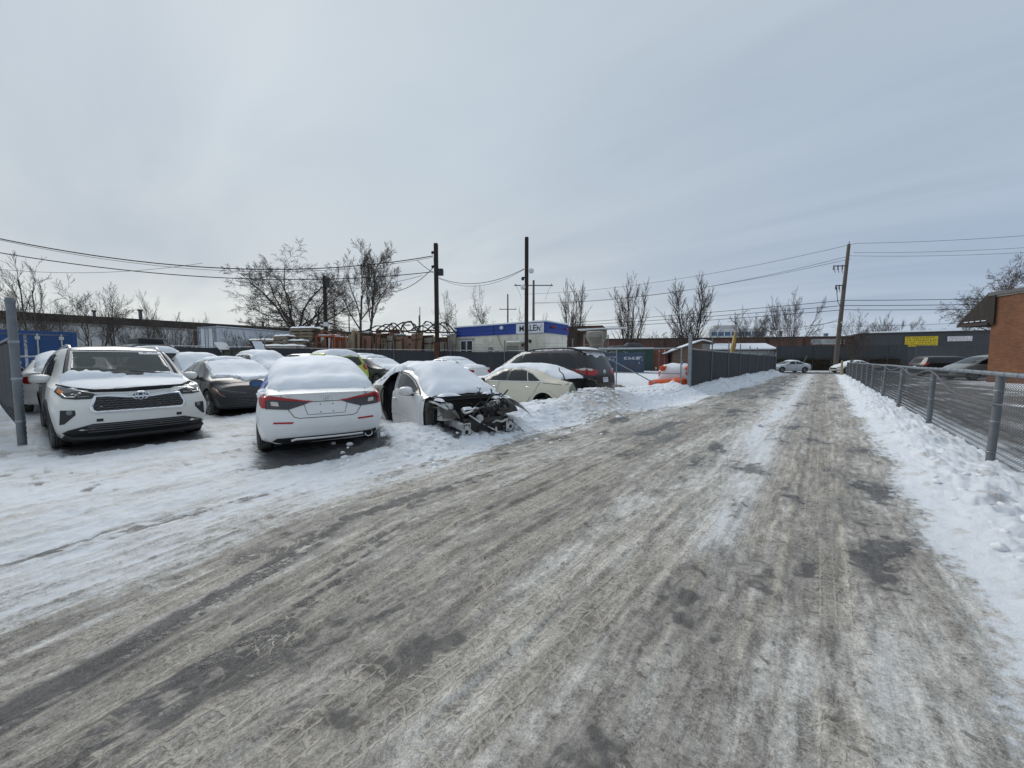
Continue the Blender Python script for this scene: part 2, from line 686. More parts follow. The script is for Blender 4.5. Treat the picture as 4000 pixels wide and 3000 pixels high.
def build_ground():
    x, y = X, Y
    z = gheight(x, y)
    # ---- masks
    b = track_bend(y) * ss(-1.6, -2.6, x)               # tracks lean left towards the yard mouth
    xs = x - b * 0.0 + ss(-1.5, -2.5, x) * 0.55 * np.clip(1.6 - y, 0, 3) * -0.45
    st = fbm(xs * 2.6, y * 0.35, 5, 61, 0.55)           # long streaks along the wheels' way
    st2 = fbm(xs * 9.0, y * 0.8, 4, 71, 0.55)
    blotch = fbm(x * 1.4, y * 0.8, 5, 81, 0.6)
    fine = fbm(x * 9, y * 9, 4, 91, 0.6)
    fine2 = fbm(x * 24, y * 24, 3, 95, 0.6)
    redge = 0.68 + 0.03 * (y - 2) * (y < 12) * 0.4 + 0.012 * np.clip(y - 12, 0, 30) + 0.10 * fbm(y * 0.7, y * 0 + 8, 3, 21)
    ledge = -3.95 + 0.7 * ss(8, 13, y) + 0.45 * ss(15, 22, y) + 0.35 * ss(36, 50, y) + 0.18 * fbm(y * 0.5, y * 0 + 4, 3, 23)
    ledge = ledge + 0.10 * ss(3.2, 1.0, y) + 0.55 * ss(1.4, -0.3, y)
    soft = 0.12 + 0.30 * ss(4.5, 0, y)
    lane = ss(ledge - soft * 1.6, ledge + soft, x + 0.34 * st + 0.20 * st2 + 0.20 * fine + 0.14 * fine2 + .15 * blotch) * ss(redge + 0.10, redge - 0.08, x + 0.16 * fine + 0.12 * fine2 + 0.20 * blotch)
    # dirtier wheel tracks and the whiter strip between
    wt1 = np.exp(-((x + 2.15) / 0.55) ** 2)
    wt2 = np.exp(-((x - 0.02) / 0.42) ** 2)
    mid = np.exp(-((x + 0.86 + .10 * blotch) / 0.30) ** 2) * ss(4.5, 9, y) * ss(-.35, .25, st + .5 * fine + .35 * blotch + .12)
    mid2 = np.exp(-((x + 0.60) / 0.16) ** 2) * ss(2.6, 3.6, y) * ss(9, 6, y)
    grime = 0.55 - 0.13 * ss(-.5, .1, x) * ss(4.5, 2, y) + 0.22 * (wt1 + 0.8 * wt2) + 0.40 * st + 0.17 * st2 + 0.26 * blotch + 0.14 * fine + 0.13 * fine2 - 0.55 * mid - 0.35 * mid2
    # packed, half clean snow at the yard mouth
    mouth = ss(-3.0, -4.2, x + 0.2 * st) * ss(4.6, 2.4, y + 0.6 * blotch)
    grime = grime - 0.30 * mouth
    grime = np.clip(grime, 0, 1)
    # bare wet asphalt
    tc = -2.50 - 0.42 * np.clip(y, -1, 4) + 0.06 * noise(y * 2, y * 0, 5)
    dark = np.exp(-((x - tc) / 0.115) ** 2) * ss(2.1, 0.9, y) * ss(-0.35, -0.05, st2 + 0.45 * fine + 0.22)
    tc2 = tc + 0.50
    dark2 = np.exp(-((x - tc2) / 0.22) ** 2) * ss(3.4, 1.2, y) * ss(-0.05, 0.35, st2 + 0.5 * fine + 0.1) * 0.75
    pat = ss(0.32, 0.62, blotch + 0.35 * st + 0.25 * fine + 0.20 * wt1 * ss(2, 6, y) + 0.06) * lane
    rpat = np.exp(-((x - 0.36 - 0.02 * y) / 0.22) ** 2) * ss(1.3, 2.0, y) * ss(9, 4.2, y) * ss(-0.05, 0.42, blotch + 0.5 * fine + 0.12)
    far_bare = np.exp(-((x + 1.75) / 0.42) ** 2) * ss(14, 20, y) * ss(46, 38, y) * ss(-0.12, 0.2, st + 0.5 * fine + 0.15)
    ups = np.exp(-((x + 4.28 + 0.12 * y) / 0.13) ** 2) * ss(-0.6, -0.2, y) * ss(2.6, 1.2, y) * ss(-0.1, 0.35, st2 + 0.3 * fine + 0.05)
    wet = np.clip(dark * 1.15 + dark2 + 0.60 * pat + 0.75 * rpat + 0.75 * far_bare + 0.8 * ups, 0, 1)
    # scattered grit and meltwater holes in the yard's snow
    grit = ss(0.28, 0.42, fbm(x * 3.1, y * 5.0, 3, 101)) * ss(-0.1, 0.3, fbm(x * .7, y * .7, 2, 103)) * (1 - lane) * ss(-3.8, -4.6, x) * ss(-12, -7, x) * ss(3.2, 1.5, y)
    pile = np.exp(-(((x + 4.55) / 0.75) ** 2 + ((y - 9.1) / 1.3) ** 2)) * ss(-0.25, 0.35, fbm(x * 4, y * 4, 4, 107) + 0.15)
    piled = np.exp(-(((x + 4.7) / 0.28) ** 2 + ((y - 10.0) / 0.45) ** 2)) * ss(-0.1, 0.35, fbm(x * 9, y * 9, 3, 109) + 0.1)
    yel = ss(0.25, 0.55, fbm(x * 1.2, y * 1.2, 4, 111)) * (1 - lane) * ss(2.8, 4.2, -x) * 0.5
    bankd = ss(0.30, 0.52, fbm(x * 3.5, y * 3.5, 4, 113)) * ss(0.0, 0.3, x - redge) * ss(2.2, 1.8, x)
    # neighbour's slushy lot on the far side of the chain link fence
    slush = ss(1.95, 2.4, x + 0.25 * blotch + .1 * fine) * ss(57, 50, y - 0.55 * x)
    slush_snow = ss(0.10, 0.45, fbm(x * 0.55, y * 0.22, 4, 121) + 0.18 * fine + 0.12 * np.exp(-((x - 2.3) / 0.4) ** 2)) + ss(6.6, 7.3, x + .3 * blotch) * ss(40, 37, y)
    slush_snow = np.clip(slush_snow, 0, 1)
    # cross street beyond the lane's end
    ys = y - 0.5 * (x + 0.5)
    street = ss(48.6, 49.6, ys + 0.5 * blotch) * ss(59.5, 58.9, ys + 0.3 * blotch)
    sverge = ss(59.0, 59.6, ys)

    # ---- relief
    lane_bend = 0.42 * np.clip(1.7 - y, -0.4, 3)
    specs = [(-0.80 + 0.07 * (y - 2.4), 0.10, 0.060, 1.7, 6.0, 3), (-0.98 + 0.07 * (y - 1.0), 0.12, 0.085, -0.2, 5.0, 4), (-1.24 + 0.06 * (y - 1), .10, .080, 0.0, 3.8, 9),
             (-2.05 + lane_bend * 0.5, 0.13, 0.085, -0.4, 6.0, 5), (-2.42 + lane_bend * .7, 0.10, 0.075, -0.4, 5.0, 6), (-3.35 + lane_bend * .8, 0.11, 0.085, -0.3, 7.0, 16), (-2.80 + lane_bend * .8, 0.10, 0.08, -0.3, 4.5, 17),
             (0.02 + 0.0 * y, 0.12, 0.09, 4.0, 15, 7), (-0.36 + 0.0 * y, 0.10, 0.08, 3.0, 10.5, 8), (-2.28 + 0 * y, 0.14, 0.10, 5.0, 13.0, 12), (0.12 + 0 * y, .10, .08, 0.9, 4.0, 18), (-1.62 + lane_bend * .35, .11, .085, -.3, 4.0, 19)]
    tu, tt, tm = np.zeros_like(z), np.zeros_like(z), np.zeros_like(z)
    for sp in specs:
        u, t_, m = tread(x, y, *sp)
        k = (np.abs(u) < 1.25) & ((m > tm) | (tm <= 0.001))
        tu, tt, tm = np.where(k, u, tu), np.where(k, t_, tt), np.where(k, m, tm)
    relief = -0.006 * tm
    grime = np.clip(grime * (1 - 0.3 * tm) + 0.3 * tm * 0.55, 0, 1)
    tan = tm * 0.25
    # squeezed-up edges of the wheel ruts run on for metres
    for (c_, half, y0_, y1_, sd) in ((-2.05 + lane_bend * .5, .16, -.5, 14, 31), (-2.42 + lane_bend * .7, .14, -.5, 9, 32), (-3.35 + lane_bend * .8, .15, -.5, 12, 33), (-2.80 + lane_bend * .8, .14, -.5, 7, 34), (-1.62 + lane_bend * .35, .15, -.5, 8, 35), (-.98 + .06 * (y - 1), .16, -.4, 12, 36), (.02 + 0 * y, .17, .8, 26, 37), (-.40 + 0 * y, .15, 1.5, 22, 38), (-3.05 + lane_bend * 1.0, .12, -.5, 5, 39), (-3.75 + lane_bend * .9, .13, -.5, 9, 40)):
        u = np.abs((x - c_ - .03 * noise(y * .8, y * 0 + sd, sd)) / half)
        eg = np.exp(-((u - 1) / .13) ** 2) * ss(y0_, y0_ + .3, y) * ss(y1_, y1_ - 3, y) * ss(-.25, .25, fbm(x * 2 + sd, y * .7, 3, sd)) * lane
        flo = ss(1, .8, u) * ss(y0_, y0_ + .3, y) * ss(y1_, y1_ - 3, y) * lane
        relief += .009 * eg - .005 * flo
        tan = np.maximum(tan, .8 * eg)
        grime = np.clip(grime + .07 * flo * (1 + st2), 0, 1)
    rut = lane * (0.010 * st + 0.006 * st2 + 0.004 * fine + 0.0025 * fine2)
    ridges = lane * 0.006 * ss(0.25, 0.6, np.abs(st2)) + mouth * (0.008 * st2 + 0.010 * blotch + 0.006 * fine)
    z = z + relief + rut + ridges - 0.008 * wet - 0.02 * grit
    # slush clods next door
    z = z + slush * (0.03 * np.abs(fbm(x * 3.2, y * 3.2, 4, 131)) + 0.04 * slush_snow * (0.5 + fbm(x * 2, y * 2, 3, 133)))
    z = z - 0.10 * street * (1 - ss(40, 60, np.abs(x)) * 0)
    z = z + 0.06 * sverge

    # ---- colour (dry reflectance of snow, sand, slush and asphalt)
    def C(*c):
        return np.array(c)[None, None, :]
    snow = C(0.745, 0.785, 0.835)
    packed = C(0.53, 0.515, 0.485)
    sand = C(0.328, 0.303, 0.268)
    grey = C(0.203, 0.192, 0.178)
    asph = C(0.06, 0.06, 0.063)
    e = lambda m: m[..., None]
    frost = C(0.64, 0.645, 0.645)
    dirt = e(ss(0.0, 0.42, grime)) * (packed - frost) + frost
    dirt = dirt + e(ss(0.30, 0.75, grime + 0.08 * fine)) * (sand * 0.62 + grey * 0.38 - dirt) * 0.85
    dirt = dirt + e(ss(0.66, 1.0, grime)) * (grey - dirt) * 0.7
    c = snow + e(lane) * (dirt - snow)
    c = c + e(np.clip(0.85 * mid + 0.5 * mid2, 0, 1) * lane) * (snow * .97 - c)
    halfclean = e(mouth * (1 - lane) * np.clip(0.30 + 0.9 * st2 + 0.7 * blotch + .5 * fine, 0, 1))
    c = c + halfclean * (C(0.49, 0.465, 0.415) - c) * 0.6
    c = c + e(yel * 0.35) * (C(0.55, 0.48, 0.36) - c)
    c = c + e(tan * 0.5 * lane) * (C(0.56, 0.50, 0.40) - c)
    c = c + e(pile * 0.75) * (C(0.52, 0.43, 0.31) - c)
    c = c + e(piled * 0.75) * (C(0.24, 0.19, 0.13) - c)
    c = c + e(bankd * 0.45) * (C(0.42, 0.38, 0.33) - c)
    c = c + e(grit * 0.95) * (C(0.20, 0.18, 0.16) - c)
    c = c + e(wet) * (grey * .8 - c) * 0.45
    sl = C(0.12, 0.112, 0.105) + e(np.clip(0.5 + st + fine, 0, 1)) * (C(0.25, 0.235, 0.215) - C(0.12, 0.112, 0.105))
    sl = sl + e(slush_snow) * (snow * 0.92 - sl)
    c = c + e(slush) * (sl - c)
    c = c + e(street) * (C(0.155, 0.145, 0.135) * (1 + 0.5 * e(blotch) + 0.3 * e(fine)) - c)
    c = c + e(sverge * ss(66, 62, ys)) * (snow * 0.95 - c)
    thaw = np.exp(-(((x + 8.3) / 1.5) ** 2 + ((y - 15.4) / .55) ** 2)) * ss(-.3, .2, fine + .3)
    c = c + e(np.clip(thaw * 1.3, 0, .9)) * (C(.19, .165, .13) - c)
    # bare ground under the parked cars, painted extra dark to deepen their shadow
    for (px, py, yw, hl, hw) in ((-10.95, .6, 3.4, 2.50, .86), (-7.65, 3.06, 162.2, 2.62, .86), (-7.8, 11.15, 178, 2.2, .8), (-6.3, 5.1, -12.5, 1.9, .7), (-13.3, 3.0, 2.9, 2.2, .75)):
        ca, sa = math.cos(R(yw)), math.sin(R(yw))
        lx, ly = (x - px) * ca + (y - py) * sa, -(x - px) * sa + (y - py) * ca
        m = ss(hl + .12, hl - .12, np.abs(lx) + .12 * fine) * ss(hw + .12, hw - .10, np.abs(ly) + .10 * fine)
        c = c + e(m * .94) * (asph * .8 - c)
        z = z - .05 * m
    c = np.clip(c, 0.02, 0.95)
    rough = 0.72 - 0.40 * wet - 0.16 * lane * ss(0.3, 0.8, grime) * ss(-0.3, 0.4, blotch) - 0.25 * street * ss(0, 0.5, blotch) - 0.2 * slush * (1 - slush_snow)
    flow = np.stack([xs + 0.03 * st, y + 0 * x, wet], -1)
    track = np.stack([tu, tt, tm * lane], -1)
    return x, y, z, c, rough, flow, track


def make_ground():
    x, y, z, c, rough, flow, track = build_ground()
    ny, nx = x.shape
    me = bpy.data.meshes.new('snowy_ground')
    me.vertices.add(nx * ny)
    co = np.stack([x, y, z], -1).reshape(-1, 3).astype(np.float32)
    me.vertices.foreach_set('co', co.ravel())
    i = np.arange(ny - 1)[:, None] * nx + np.arange(nx - 1)[None, :]
    q = np.stack([i, i + 1, i + nx + 1, i + nx], -1).reshape(-1, 4).astype(np.int32)
    nf = len(q)
    me.loops.add(nf * 4)
    me.loops.foreach_set('vertex_index', q.ravel())
    me.polygons.add(nf)
    me.polygons.foreach_set('loop_start', np.arange(0, nf * 4, 4, dtype=np.int32))
    me.update(calc_edges=True)
    me.validate()
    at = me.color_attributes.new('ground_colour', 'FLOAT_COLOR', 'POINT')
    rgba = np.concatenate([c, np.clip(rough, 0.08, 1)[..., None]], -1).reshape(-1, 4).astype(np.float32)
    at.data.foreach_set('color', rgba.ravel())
    ta = me.attributes.new('track', 'FLOAT_VECTOR', 'POINT')
    ta.data.foreach_set('vector', track.reshape(-1, 3).astype(np.float32).ravel())
    fa = me.attributes.new('flow', 'FLOAT_VECTOR', 'POINT')
    fa.data.foreach_set('vector', flow.reshape(-1, 3).astype(np.float32).ravel())
    me.shade_smooth()
    k = NT('packed_snow_and_road_grit')
    a = k.n('ShaderNodeAttribute', attribute_name='ground_colour')
    v = k.coord('Object')
    fl = k.n('ShaderNodeAttribute', attribute_name='flow')
    sepf = k.n('ShaderNodeSeparateXYZ')
    k.l(fl.outputs['Vector'], sepf.inputs[0])
    cmb = k.n('ShaderNodeCombineXYZ')
    k.l(k.math('MULTIPLY', sepf.outputs[0], 16.0), cmb.inputs[0])
    k.l(k.math('MULTIPLY', sepf.outputs[1], 3.2), cmb.inputs[1])
    streak = k.noise(cmb.outputs[0], 1.0, 9, 0.68, 0.4)
    n1 = k.noise(v, 48, 7, 0.78)
    n2 = k.noise(v, 150, 3, 0.7)
    crisp = k.math('ADD', k.math('ADD', k.math('MULTIPLY', streak, 0.38), k.math('MULTIPLY', n1, 0.37)), k.math('MULTIPLY', n2, 0.25))
    lum = k.n('ShaderNodeRGBToBW')
    k.l(a.outputs['Color'], lum.inputs[0])
    spk = k.ramp(lum.outputs[0], [(0.05, 0.55), (0.2, 1.0), (0.5, 0.95), (0.74, 0.10)])
    g = k.ramp(crisp, [(0.41, (0.34, 0.33, 0.32)), (0.462, (0.70, 0.69, 0.68)), (0.502, (1.0, 1.0, 1.0)), (0.545, (1.30, 1.295, 1.285)), (0.61, (1.80, 1.80, 1.79))])
    cc = k.mix(spk, a.outputs['Color'], k.mix(1.0, a.outputs['Color'], g, 'MULTIPLY'))
    # bare wet asphalt shows through the ice with hard, broken edges
    wetm = k.ramp(k.math('ADD', sepf.outputs[2], k.math('MULTIPLY', k.math('SUBTRACT', crisp, 0.5), 2.6)), [(0.42, 0.0), (0.56, 1.0)])
    wetm = k.math('MULTIPLY', wetm, k.ramp(sepf.outputs[2], [(0.12, 0.0), (0.3, 1.0)]))
    cc = k.mix(k.math('MULTIPLY', wetm, 0.72), cc, k.mix(1.0, (0.062, 0.062, 0.064), g, 'MULTIPLY'))
    # lugs of the tyre prints: raised ridges of squeezed slush
    tr = k.n('ShaderNodeAttribute', attribute_name='track')
    sept = k.n('ShaderNodeSeparateXYZ')
    k.l(tr.outputs['Vector'], sept.inputs[0])
    au = k.math('ABSOLUTE', sept.outputs[0])
    wob = k.math('MULTIPLY', k.math('SUBTRACT', k.noise(v, 30, 3, 0.5), 0.5), 0.9)
    ph = k.math('ADD', k.math('ADD', sept.outputs[1], k.math('MULTIPLY', k.math('MULTIPLY', au, au), 0.8)), wob)
    r1 = k.ramp(k.math('COSINE', k.math('MULTIPLY', ph, 6.2832)), [(0.62, 0.0), (0.93, 1.0)])
    r2 = k.ramp(k.math('COSINE', k.math('MULTIPLY', k.math('ADD', sept.outputs[0], k.math('MULTIPLY', wob, 0.25)), 9.42)), [(0.80, 0.0), (0.97, 0.8)])
    ridge = k.math('MULTIPLY', k.math('MAXIMUM', r1, r2), sept.outputs[2])
    ridge = k.math('MULTIPLY', ridge, k.ramp(k.noise(v, 7, 4, 0.6), [(0.40, 0.15), (0.55, 1.0)]))
    cc = k.mix(k.math('MULTIPLY', ridge, 0.55), cc, (0.58, 0.53, 0.45))
    # grit lying on the packed ice
    peb = k.ramp(k.noise(v, 75, 2, 0.5), [(0.665, 0.0), (0.70, 1.0)])
    cc = k.mix(k.math('MULTIPLY', k.math('MULTIPLY', peb, spk), 0.5), cc, (0.10, 0.085, 0.065))
    hole = k.ramp(k.noise(v, 15, 2, 0.5, 0.6), [(0.665, 0.0), (0.70, 1.0)])
    cc = k.mix(k.math('MULTIPLY', k.math('MULTIPLY', hole, spk), 0.6), cc, (0.085, 0.072, 0.055))
    k.l(cc, k.b.inputs['Base Color'])
    k.l(k.math('SUBTRACT', k.math('ADD', a.outputs['Alpha'], k.ramp(crisp, [(0.4, -0.0), (0.6, 0.12)])), k.math('MULTIPLY', wetm, 0.25)), k.b.inputs['Roughness'])
    k.b.inputs['Specular IOR Level'].default_value = 0.4
    hb = k.math('ADD', k.math('MULTIPLY', k.noise(v, 13, 9, 0.68), 0.8), k.math('ADD', k.math('MULTIPLY', crisp, 0.9), k.math('MULTIPLY', n2, 0.15)))
    hb = k.math('ADD', hb, k.math('SUBTRACT', k.math('MULTIPLY', ridge, 0.45), k.math('MULTIPLY', wetm, 0.12)))
    k.bump(hb, 0.75, 0.035)
    me.materials.append(k.m)
    o = link_mesh('ground', me)
    tag(o, 'snow covered ground with a dirty icy lane of tyre tracks', None, None, 'structure')
    return o


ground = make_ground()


def gz(x, y):
    return float(gheight(np.array([float(x)]), np.array([float(y)]))[0])


SNOW = snowmat('snow')


def clods():
    """loose lumps of ploughed snow along both edges of the lane"""
    rng = random.Random(5)
    mb = MB()
    base = []
    for s in range(4):
        bm = bmesh.new()
        bmesh.ops.create_icosphere(bm, subdivisions=1, radius=1)
        rr = random.Random(s)
        for v in bm.verts:
            v.co *= 0.7 + 0.5 * rr.random()
        base.append(([v.co.copy() for v in bm.verts], [tuple(v.index for v in f.verts) for f in bm.faces]))
        bm.free()
    spots = []
    for _ in range(260):
        y = rng.uniform(2.2, 17)
        spots.append((-4.6 + rng.gauss(0, 0.55), y, rng.uniform(0.015, 0.05)))
    for _ in range(160):
        a = rng.random() * 6.28
        r = abs(rng.gauss(0, 0.8))
        spots.append((-4.6 + r * math.cos(a) * .8, 9.2 + r * math.sin(a) * 1.4, rng.uniform(0.02, 0.075)))
    for _ in range(170):
        y = 1.5 + 14 * rng.random() ** 1.5
        spots.append((1.12 + rng.gauss(0, 0.27), y, rng.uniform(0.01, 0.045)))
    for _ in range(120):
        spots.append((-3.4 + rng.gauss(0, 0.25), rng.uniform(17, 45), rng.uniform(0.03, 0.10)))
    for (x, y, s) in spots:
        if .2 < x < 1.0 or s > .05 and x > 0:
            continue
        vs, fs = base[rng.randrange(4)]
        M = Matrix.Rotation(rng.random() * 6.28, 3, 'Z') @ Matrix.Rotation(rng.random() * 3, 3, 'X')
        z = gz(x, y)
        mb.add([(x + s * p.x * 1.2, y + s * p.y * 1.2, z + s * 0.05 + s * p.z * 0.75) for p in (M @ q for q in vs)], fs)
    o = mb.build('snow_clods', snowmat('clod_snow', (0.76, 0.775, 0.80), 0.5, 30), smooth=60)
    tag(o, 'loose clods of ploughed snow along the edges of the lane', None, None, 'stuff')


clods()
# =================================================================== VEHICLE KIT
PAINT_WHITE = paint('white_car_paint', (0.74, 0.75, 0.75), 1.0)
PAINT_PEARL = paint('pearl_white_car_paint', (0.70, 0.70, 0.67), 1.0)
PAINT_CREAM = paint('cream_car_paint', (0.56, 0.53, 0.43), 0.3)
PAINT_BLACK = paint('black_car_paint', (0.018, 0.018, 0.021), 0.10, 0.22)
PAINT_GREY = paint('dark_grey_car_paint', (0.018, 0.019, 0.021), 0.10, 0.42, .15)
PAINT_PLUM = paint('dark_plum_car_paint', (0.012, 0.010, 0.012), 0.06, 0.32, .2)
PAINT_LIME = paint('lime_car_paint', (0.36, 0.42, 0.03), 0.25)
PAINT_DULL = paint('dull_grey_green_car_paint', (0.20, 0.215, 0.21), 0.3)
PAINT_SILVER = paint('silver_car_paint', (0.42, 0.44, 0.46), 0.3)
PAINT_LIGHTBLUE = paint('pale_silver_blue_car_paint', (0.50, 0.54, 0.58), 0.3)
DARKGLASS = glassmat('dark_car_glass', (0.012, 0.014, 0.016))
GREYGLASS = glassmat('grey_green_car_glass', (0.045, 0.055, 0.052))
LENS = glassmat('headlight_lens', (0.16, 0.17, 0.18))
BLUEGLASS = glassmat('blue_mirror_glass', (0.03, 0.09, 0.22))
TAIL_RED = glassmat('red_tail_lens', (0.34, 0.012, 0.014), 0.12)
TAIL_DARK = glassmat('smoked_tail_lens', (0.05, 0.045, 0.05), 0.1)
TAIL_CLEAR = glassmat('clear_tail_lens', (0.55, 0.50, 0.48), 0.15)
AMBER = glassmat('amber_lens', (0.60, 0.20, 0.03), 0.15)
CHROME = simple('chrome', (0.74, 0.75, 0.77), 0.2, 0.75, 0.06)
BLACKPL = simple('black_plastic', (0.016, 0.016, 0.017), 0.55, 0, 0.2, 12)
GREYPL = simple('grey_plastic', (0.10, 0.10, 0.105), 0.6, 0, 0.2, 12)
RUBBER = simple('tyre_rubber', (0.022, 0.022, 0.022), 0.85, 0, 0.25, 10, 0.2, dirt=(0.30, 0.29, 0.27), dirt_amt=0.5)
ALLOY = simple('alloy_rim', (0.30, 0.31, 0.32), 0.35, 0.8, 0.15, dirt=(0.2, 0.19, 0.17))
DARKALLOY = simple('dark_alloy_rim', (0.03, 0.03, 0.032), 0.4, 0.5, 0.15)
WELL = simple('wheel_well_dark', (0.012, 0.012, 0.012), 0.9, 0, 0.3)
RUST = simple('rusty_brake', (0.10, 0.045, 0.022), 0.85, 0.2, 0.4, 14, 0.3)
PLATEW = simple('white_plate', (0.68, 0.70, 0.74), 0.5, 0, 0.08)
INKBLUE = simple('blue_ink', (0.03, 0.06, 0.25), 0.6)
INKBLACK = simple('black_ink', (0.015, 0.015, 0.018), 0.6)
SEAM = simple('panel_gap', (0.012, 0.012, 0.012), 0.9)
CARSNOW = snowmat('car_snow', (0.76, 0.795, 0.84), 0.22, 7.0)
THINSNOW = snowmat('thin_hood_snow', (0.72, 0.75, 0.785), 0.15, 20)


def pchip(xs, ys, q):
    xs, ys, q = np.asarray(xs, float), np.asarray(ys, float), np.asarray(q, float)
    h = np.diff(xs)
    d = np.diff(ys) / h
    m = np.zeros_like(ys)
    m[0], m[-1] = d[0], d[-1]
    for i in range(1, len(xs) - 1):
        if d[i - 1] * d[i] > 0:
            w1, w2 = 2 * h[i] + h[i - 1], h[i] + 2 * h[i - 1]
            m[i] = (w1 + w2) / (w1 / d[i - 1] + w2 / d[i])
    k = np.clip(np.searchsorted(xs, q) - 1, 0, len(h) - 1)
    t = (q - xs[k]) / h[k]
    return (ys[k] * (1 + 2 * t) * (1 - t) ** 2 + h[k] * m[k] * t * (1 - t) ** 2 + ys[k + 1] * t * t * (3 - 2 * t) + h[k] * m[k + 1] * t * t * (t - 1))


class Body:
    """a car shell lofted from stations; keeps a BVH so that glass, lamps and seams can be laid on it"""

    def __init__(self, rows, fprof, rprof, cf=0.28, cr=0.22, pw=3.2, ns=70, fl=0.9, rl=0.7):
        rows = np.array(rows, float)
        self.x0, self.x1 = rows[0, 0], rows[-1, 0]
        q = np.linspace(self.x0, self.x1, ns)
        P = [pchip(rows[:, 0], rows[:, c], q) for c in range(1, rows.shape[1])]
        zb, ws, wm, zm, wb, zbl, wr, zr, zt = P
        wmax = rows[:, 3].max()
        secs = []
        for i in range(ns):
            pts = np.array([(0, zb[i]), (ws[i] - .10, zb[i]), (ws[i], zb[i] + .05), (wm[i], zm[i]), (wb[i], zbl[i]), (wr[i], zr[i]), (wr[i] * .6, zr[i] + (zt[i] - zr[i]) * .72), (0, zt[i])])
            pts[5, 1] = max(pts[5, 1], pts[4, 1] + .005)
            s = np.concatenate([[0], np.cumsum(np.maximum(1e-4, np.linalg.norm(np.diff(pts, axis=0), axis=1)))])
            segs = (2, 2, 5, 5, 7, 3, 3)
            par = [0.0]
            for k, n in enumerate(segs):
                par += list(s[k] + (s[k + 1] - s[k]) * np.arange(1, n + 1) / n)
            par = np.array(par)
            yy = np.interp(par, s, pts[:, 0]) * 0.35 + pchip(s, pts[:, 0], par) * 0.65
            zz = np.interp(par, s, pts[:, 1]) * 0.35 + pchip(s, pts[:, 1], par) * 0.65
            secs.append(np.stack([yy, zz], 1))
        secs = np.array(secs)
        self.np_ = secs.shape[1]

        def warp(x, y, z):
            tf = ss(self.x1 - fl, self.x1, x)
            tr = ss(self.x0 + rl, self.x0, x)
            pf = np.interp(z, [p[0] for p in fprof], [p[1] for p in fprof])
            pr_ = np.interp(z, [p[0] for p in rprof], [p[1] for p in rprof])
            cn = (np.abs(y) / wmax) ** pw
            return x - tf * (pf + cf * cn) + tr * (pr_ + cr * cn)
        verts, faces = [], []
        m = self.np_
        for sgn in (1, -1):
            b = len(verts)
            for i in range(ns):
                for j in range(m):
                    y, z = secs[i, j]
                    verts.append((float(warp(q[i], y, z)), sgn * y, z))
            for i in range(ns - 1):
                for j in range(m - 1):
                    f = (b + i * m + j, b + (i + 1) * m + j, b + (i + 1) * m + j + 1, b + i * m + j + 1)
                    faces.append(f if sgn > 0 else f[::-1])
            K = 8
            for (i, fr) in ((0, False), (ns - 1, True)):
                bb = len(verts)
                for j in range(1, m):
                    for k in range(K + 1):
                        y, z = secs[i, j]
                        y = y * k / K
                        verts.append((float(warp(q[i], y, z)), sgn * y, z))
                for j in range(m - 2):
                    for k in range(K):
                        a = bb + j * (K + 1) + k
                        f = (a, a + 1, a + K + 2, a + K + 1)
                        faces.append(f if (fr == (sgn > 0)) else f[::-1])
        bm = bmesh.new()
        vv = [bm.verts.new(v) for v in verts]
        for f in faces:
            try:
                bm.faces.new([vv[i] for i in f])
            except ValueError:
                pass
        bmesh.ops.remove_doubles(bm, verts=bm.verts, dist=0.0008)
        bmesh.ops.dissolve_degenerate(bm, edges=bm.edges, dist=0.0008)
        bmesh.ops.recalc_face_normals(bm, faces=bm.faces)
        self.bm = bm
        self.dent = None

    def deform(self, fn):
        for v in self.bm.verts:
            v.co = Vector(fn(*v.co))

    def finish(self):
        self.bvh = BVHTree.FromBMesh(self.bm)
        self.cut = []
        return self

    # -------- laying things on the shell
    def hit(self, a, b, view):
        if view == 'L':
            o, d = Vector((a, 3, b)), Vector((0, -1, 0))
        elif view == 'R':
            o, d = Vector((a, -3, b)), Vector((0, 1, 0))
        elif view == 'F':
            o, d = Vector((6, a, b)), Vector((-1, 0, 0))
        elif view == 'B':
            o, d = Vector((-6, a, b)), Vector((1, 0, 0))
        else:
            o, d = Vector((a, b, 5)), Vector((0, 0, -1))
        p, n, i, t = self.bvh.ray_cast(o, d)
        if p is None:
            g = Vector((a, 0.8, b)) if view == 'L' else Vector((a, -0.8, b)) if view == 'R' else Vector((2.2, a, b)) if view == 'F' else Vector((-2.2, a, b)) if view == 'B' else Vector((a, b, 1.2))
            p, n, i, t = self.bvh.find_nearest(g)
        if n.dot(d) > 0:
            n = -n
        return p, n

    def patch(self, poly, view, off=0.004, h=0.06, fn=None, skirt=0.012):
        """mesh data of a polygon laid on the shell"""
        pts = []
        n = len(poly)
        area = sum(poly[i][0] * poly[(i + 1) % n][1] - poly[(i + 1) % n][0] * poly[i][1] for i in range(n))
        if area < 0:
            poly = list(poly)[::-1]
        for i in range(n):
            a, b = Vector(poly[i]), Vector(poly[(i + 1) % n])
            k = max(1, int((b - a).length / h))
            pts += [a.lerp(b, t / k) for t in range(k)]
        nb = len(pts)
        xs = [p.x for p in pts]
        ys = [p.y for p in pts]

        def inside(px, py):
            c = False
            j = nb - 1
            for i in range(nb):
                if (ys[i] > py) != (ys[j] > py) and px < (xs[j] - xs[i]) * (py - ys[i]) / (ys[j] - ys[i]) + xs[i]:
                    c = not c
                j = i
            return c
        bxs, bys = np.array(xs), np.array(ys)
        gx = np.arange(min(xs) + h * .5, max(xs), h)
        gy = np.arange(min(ys) + h * .5, max(ys), h)
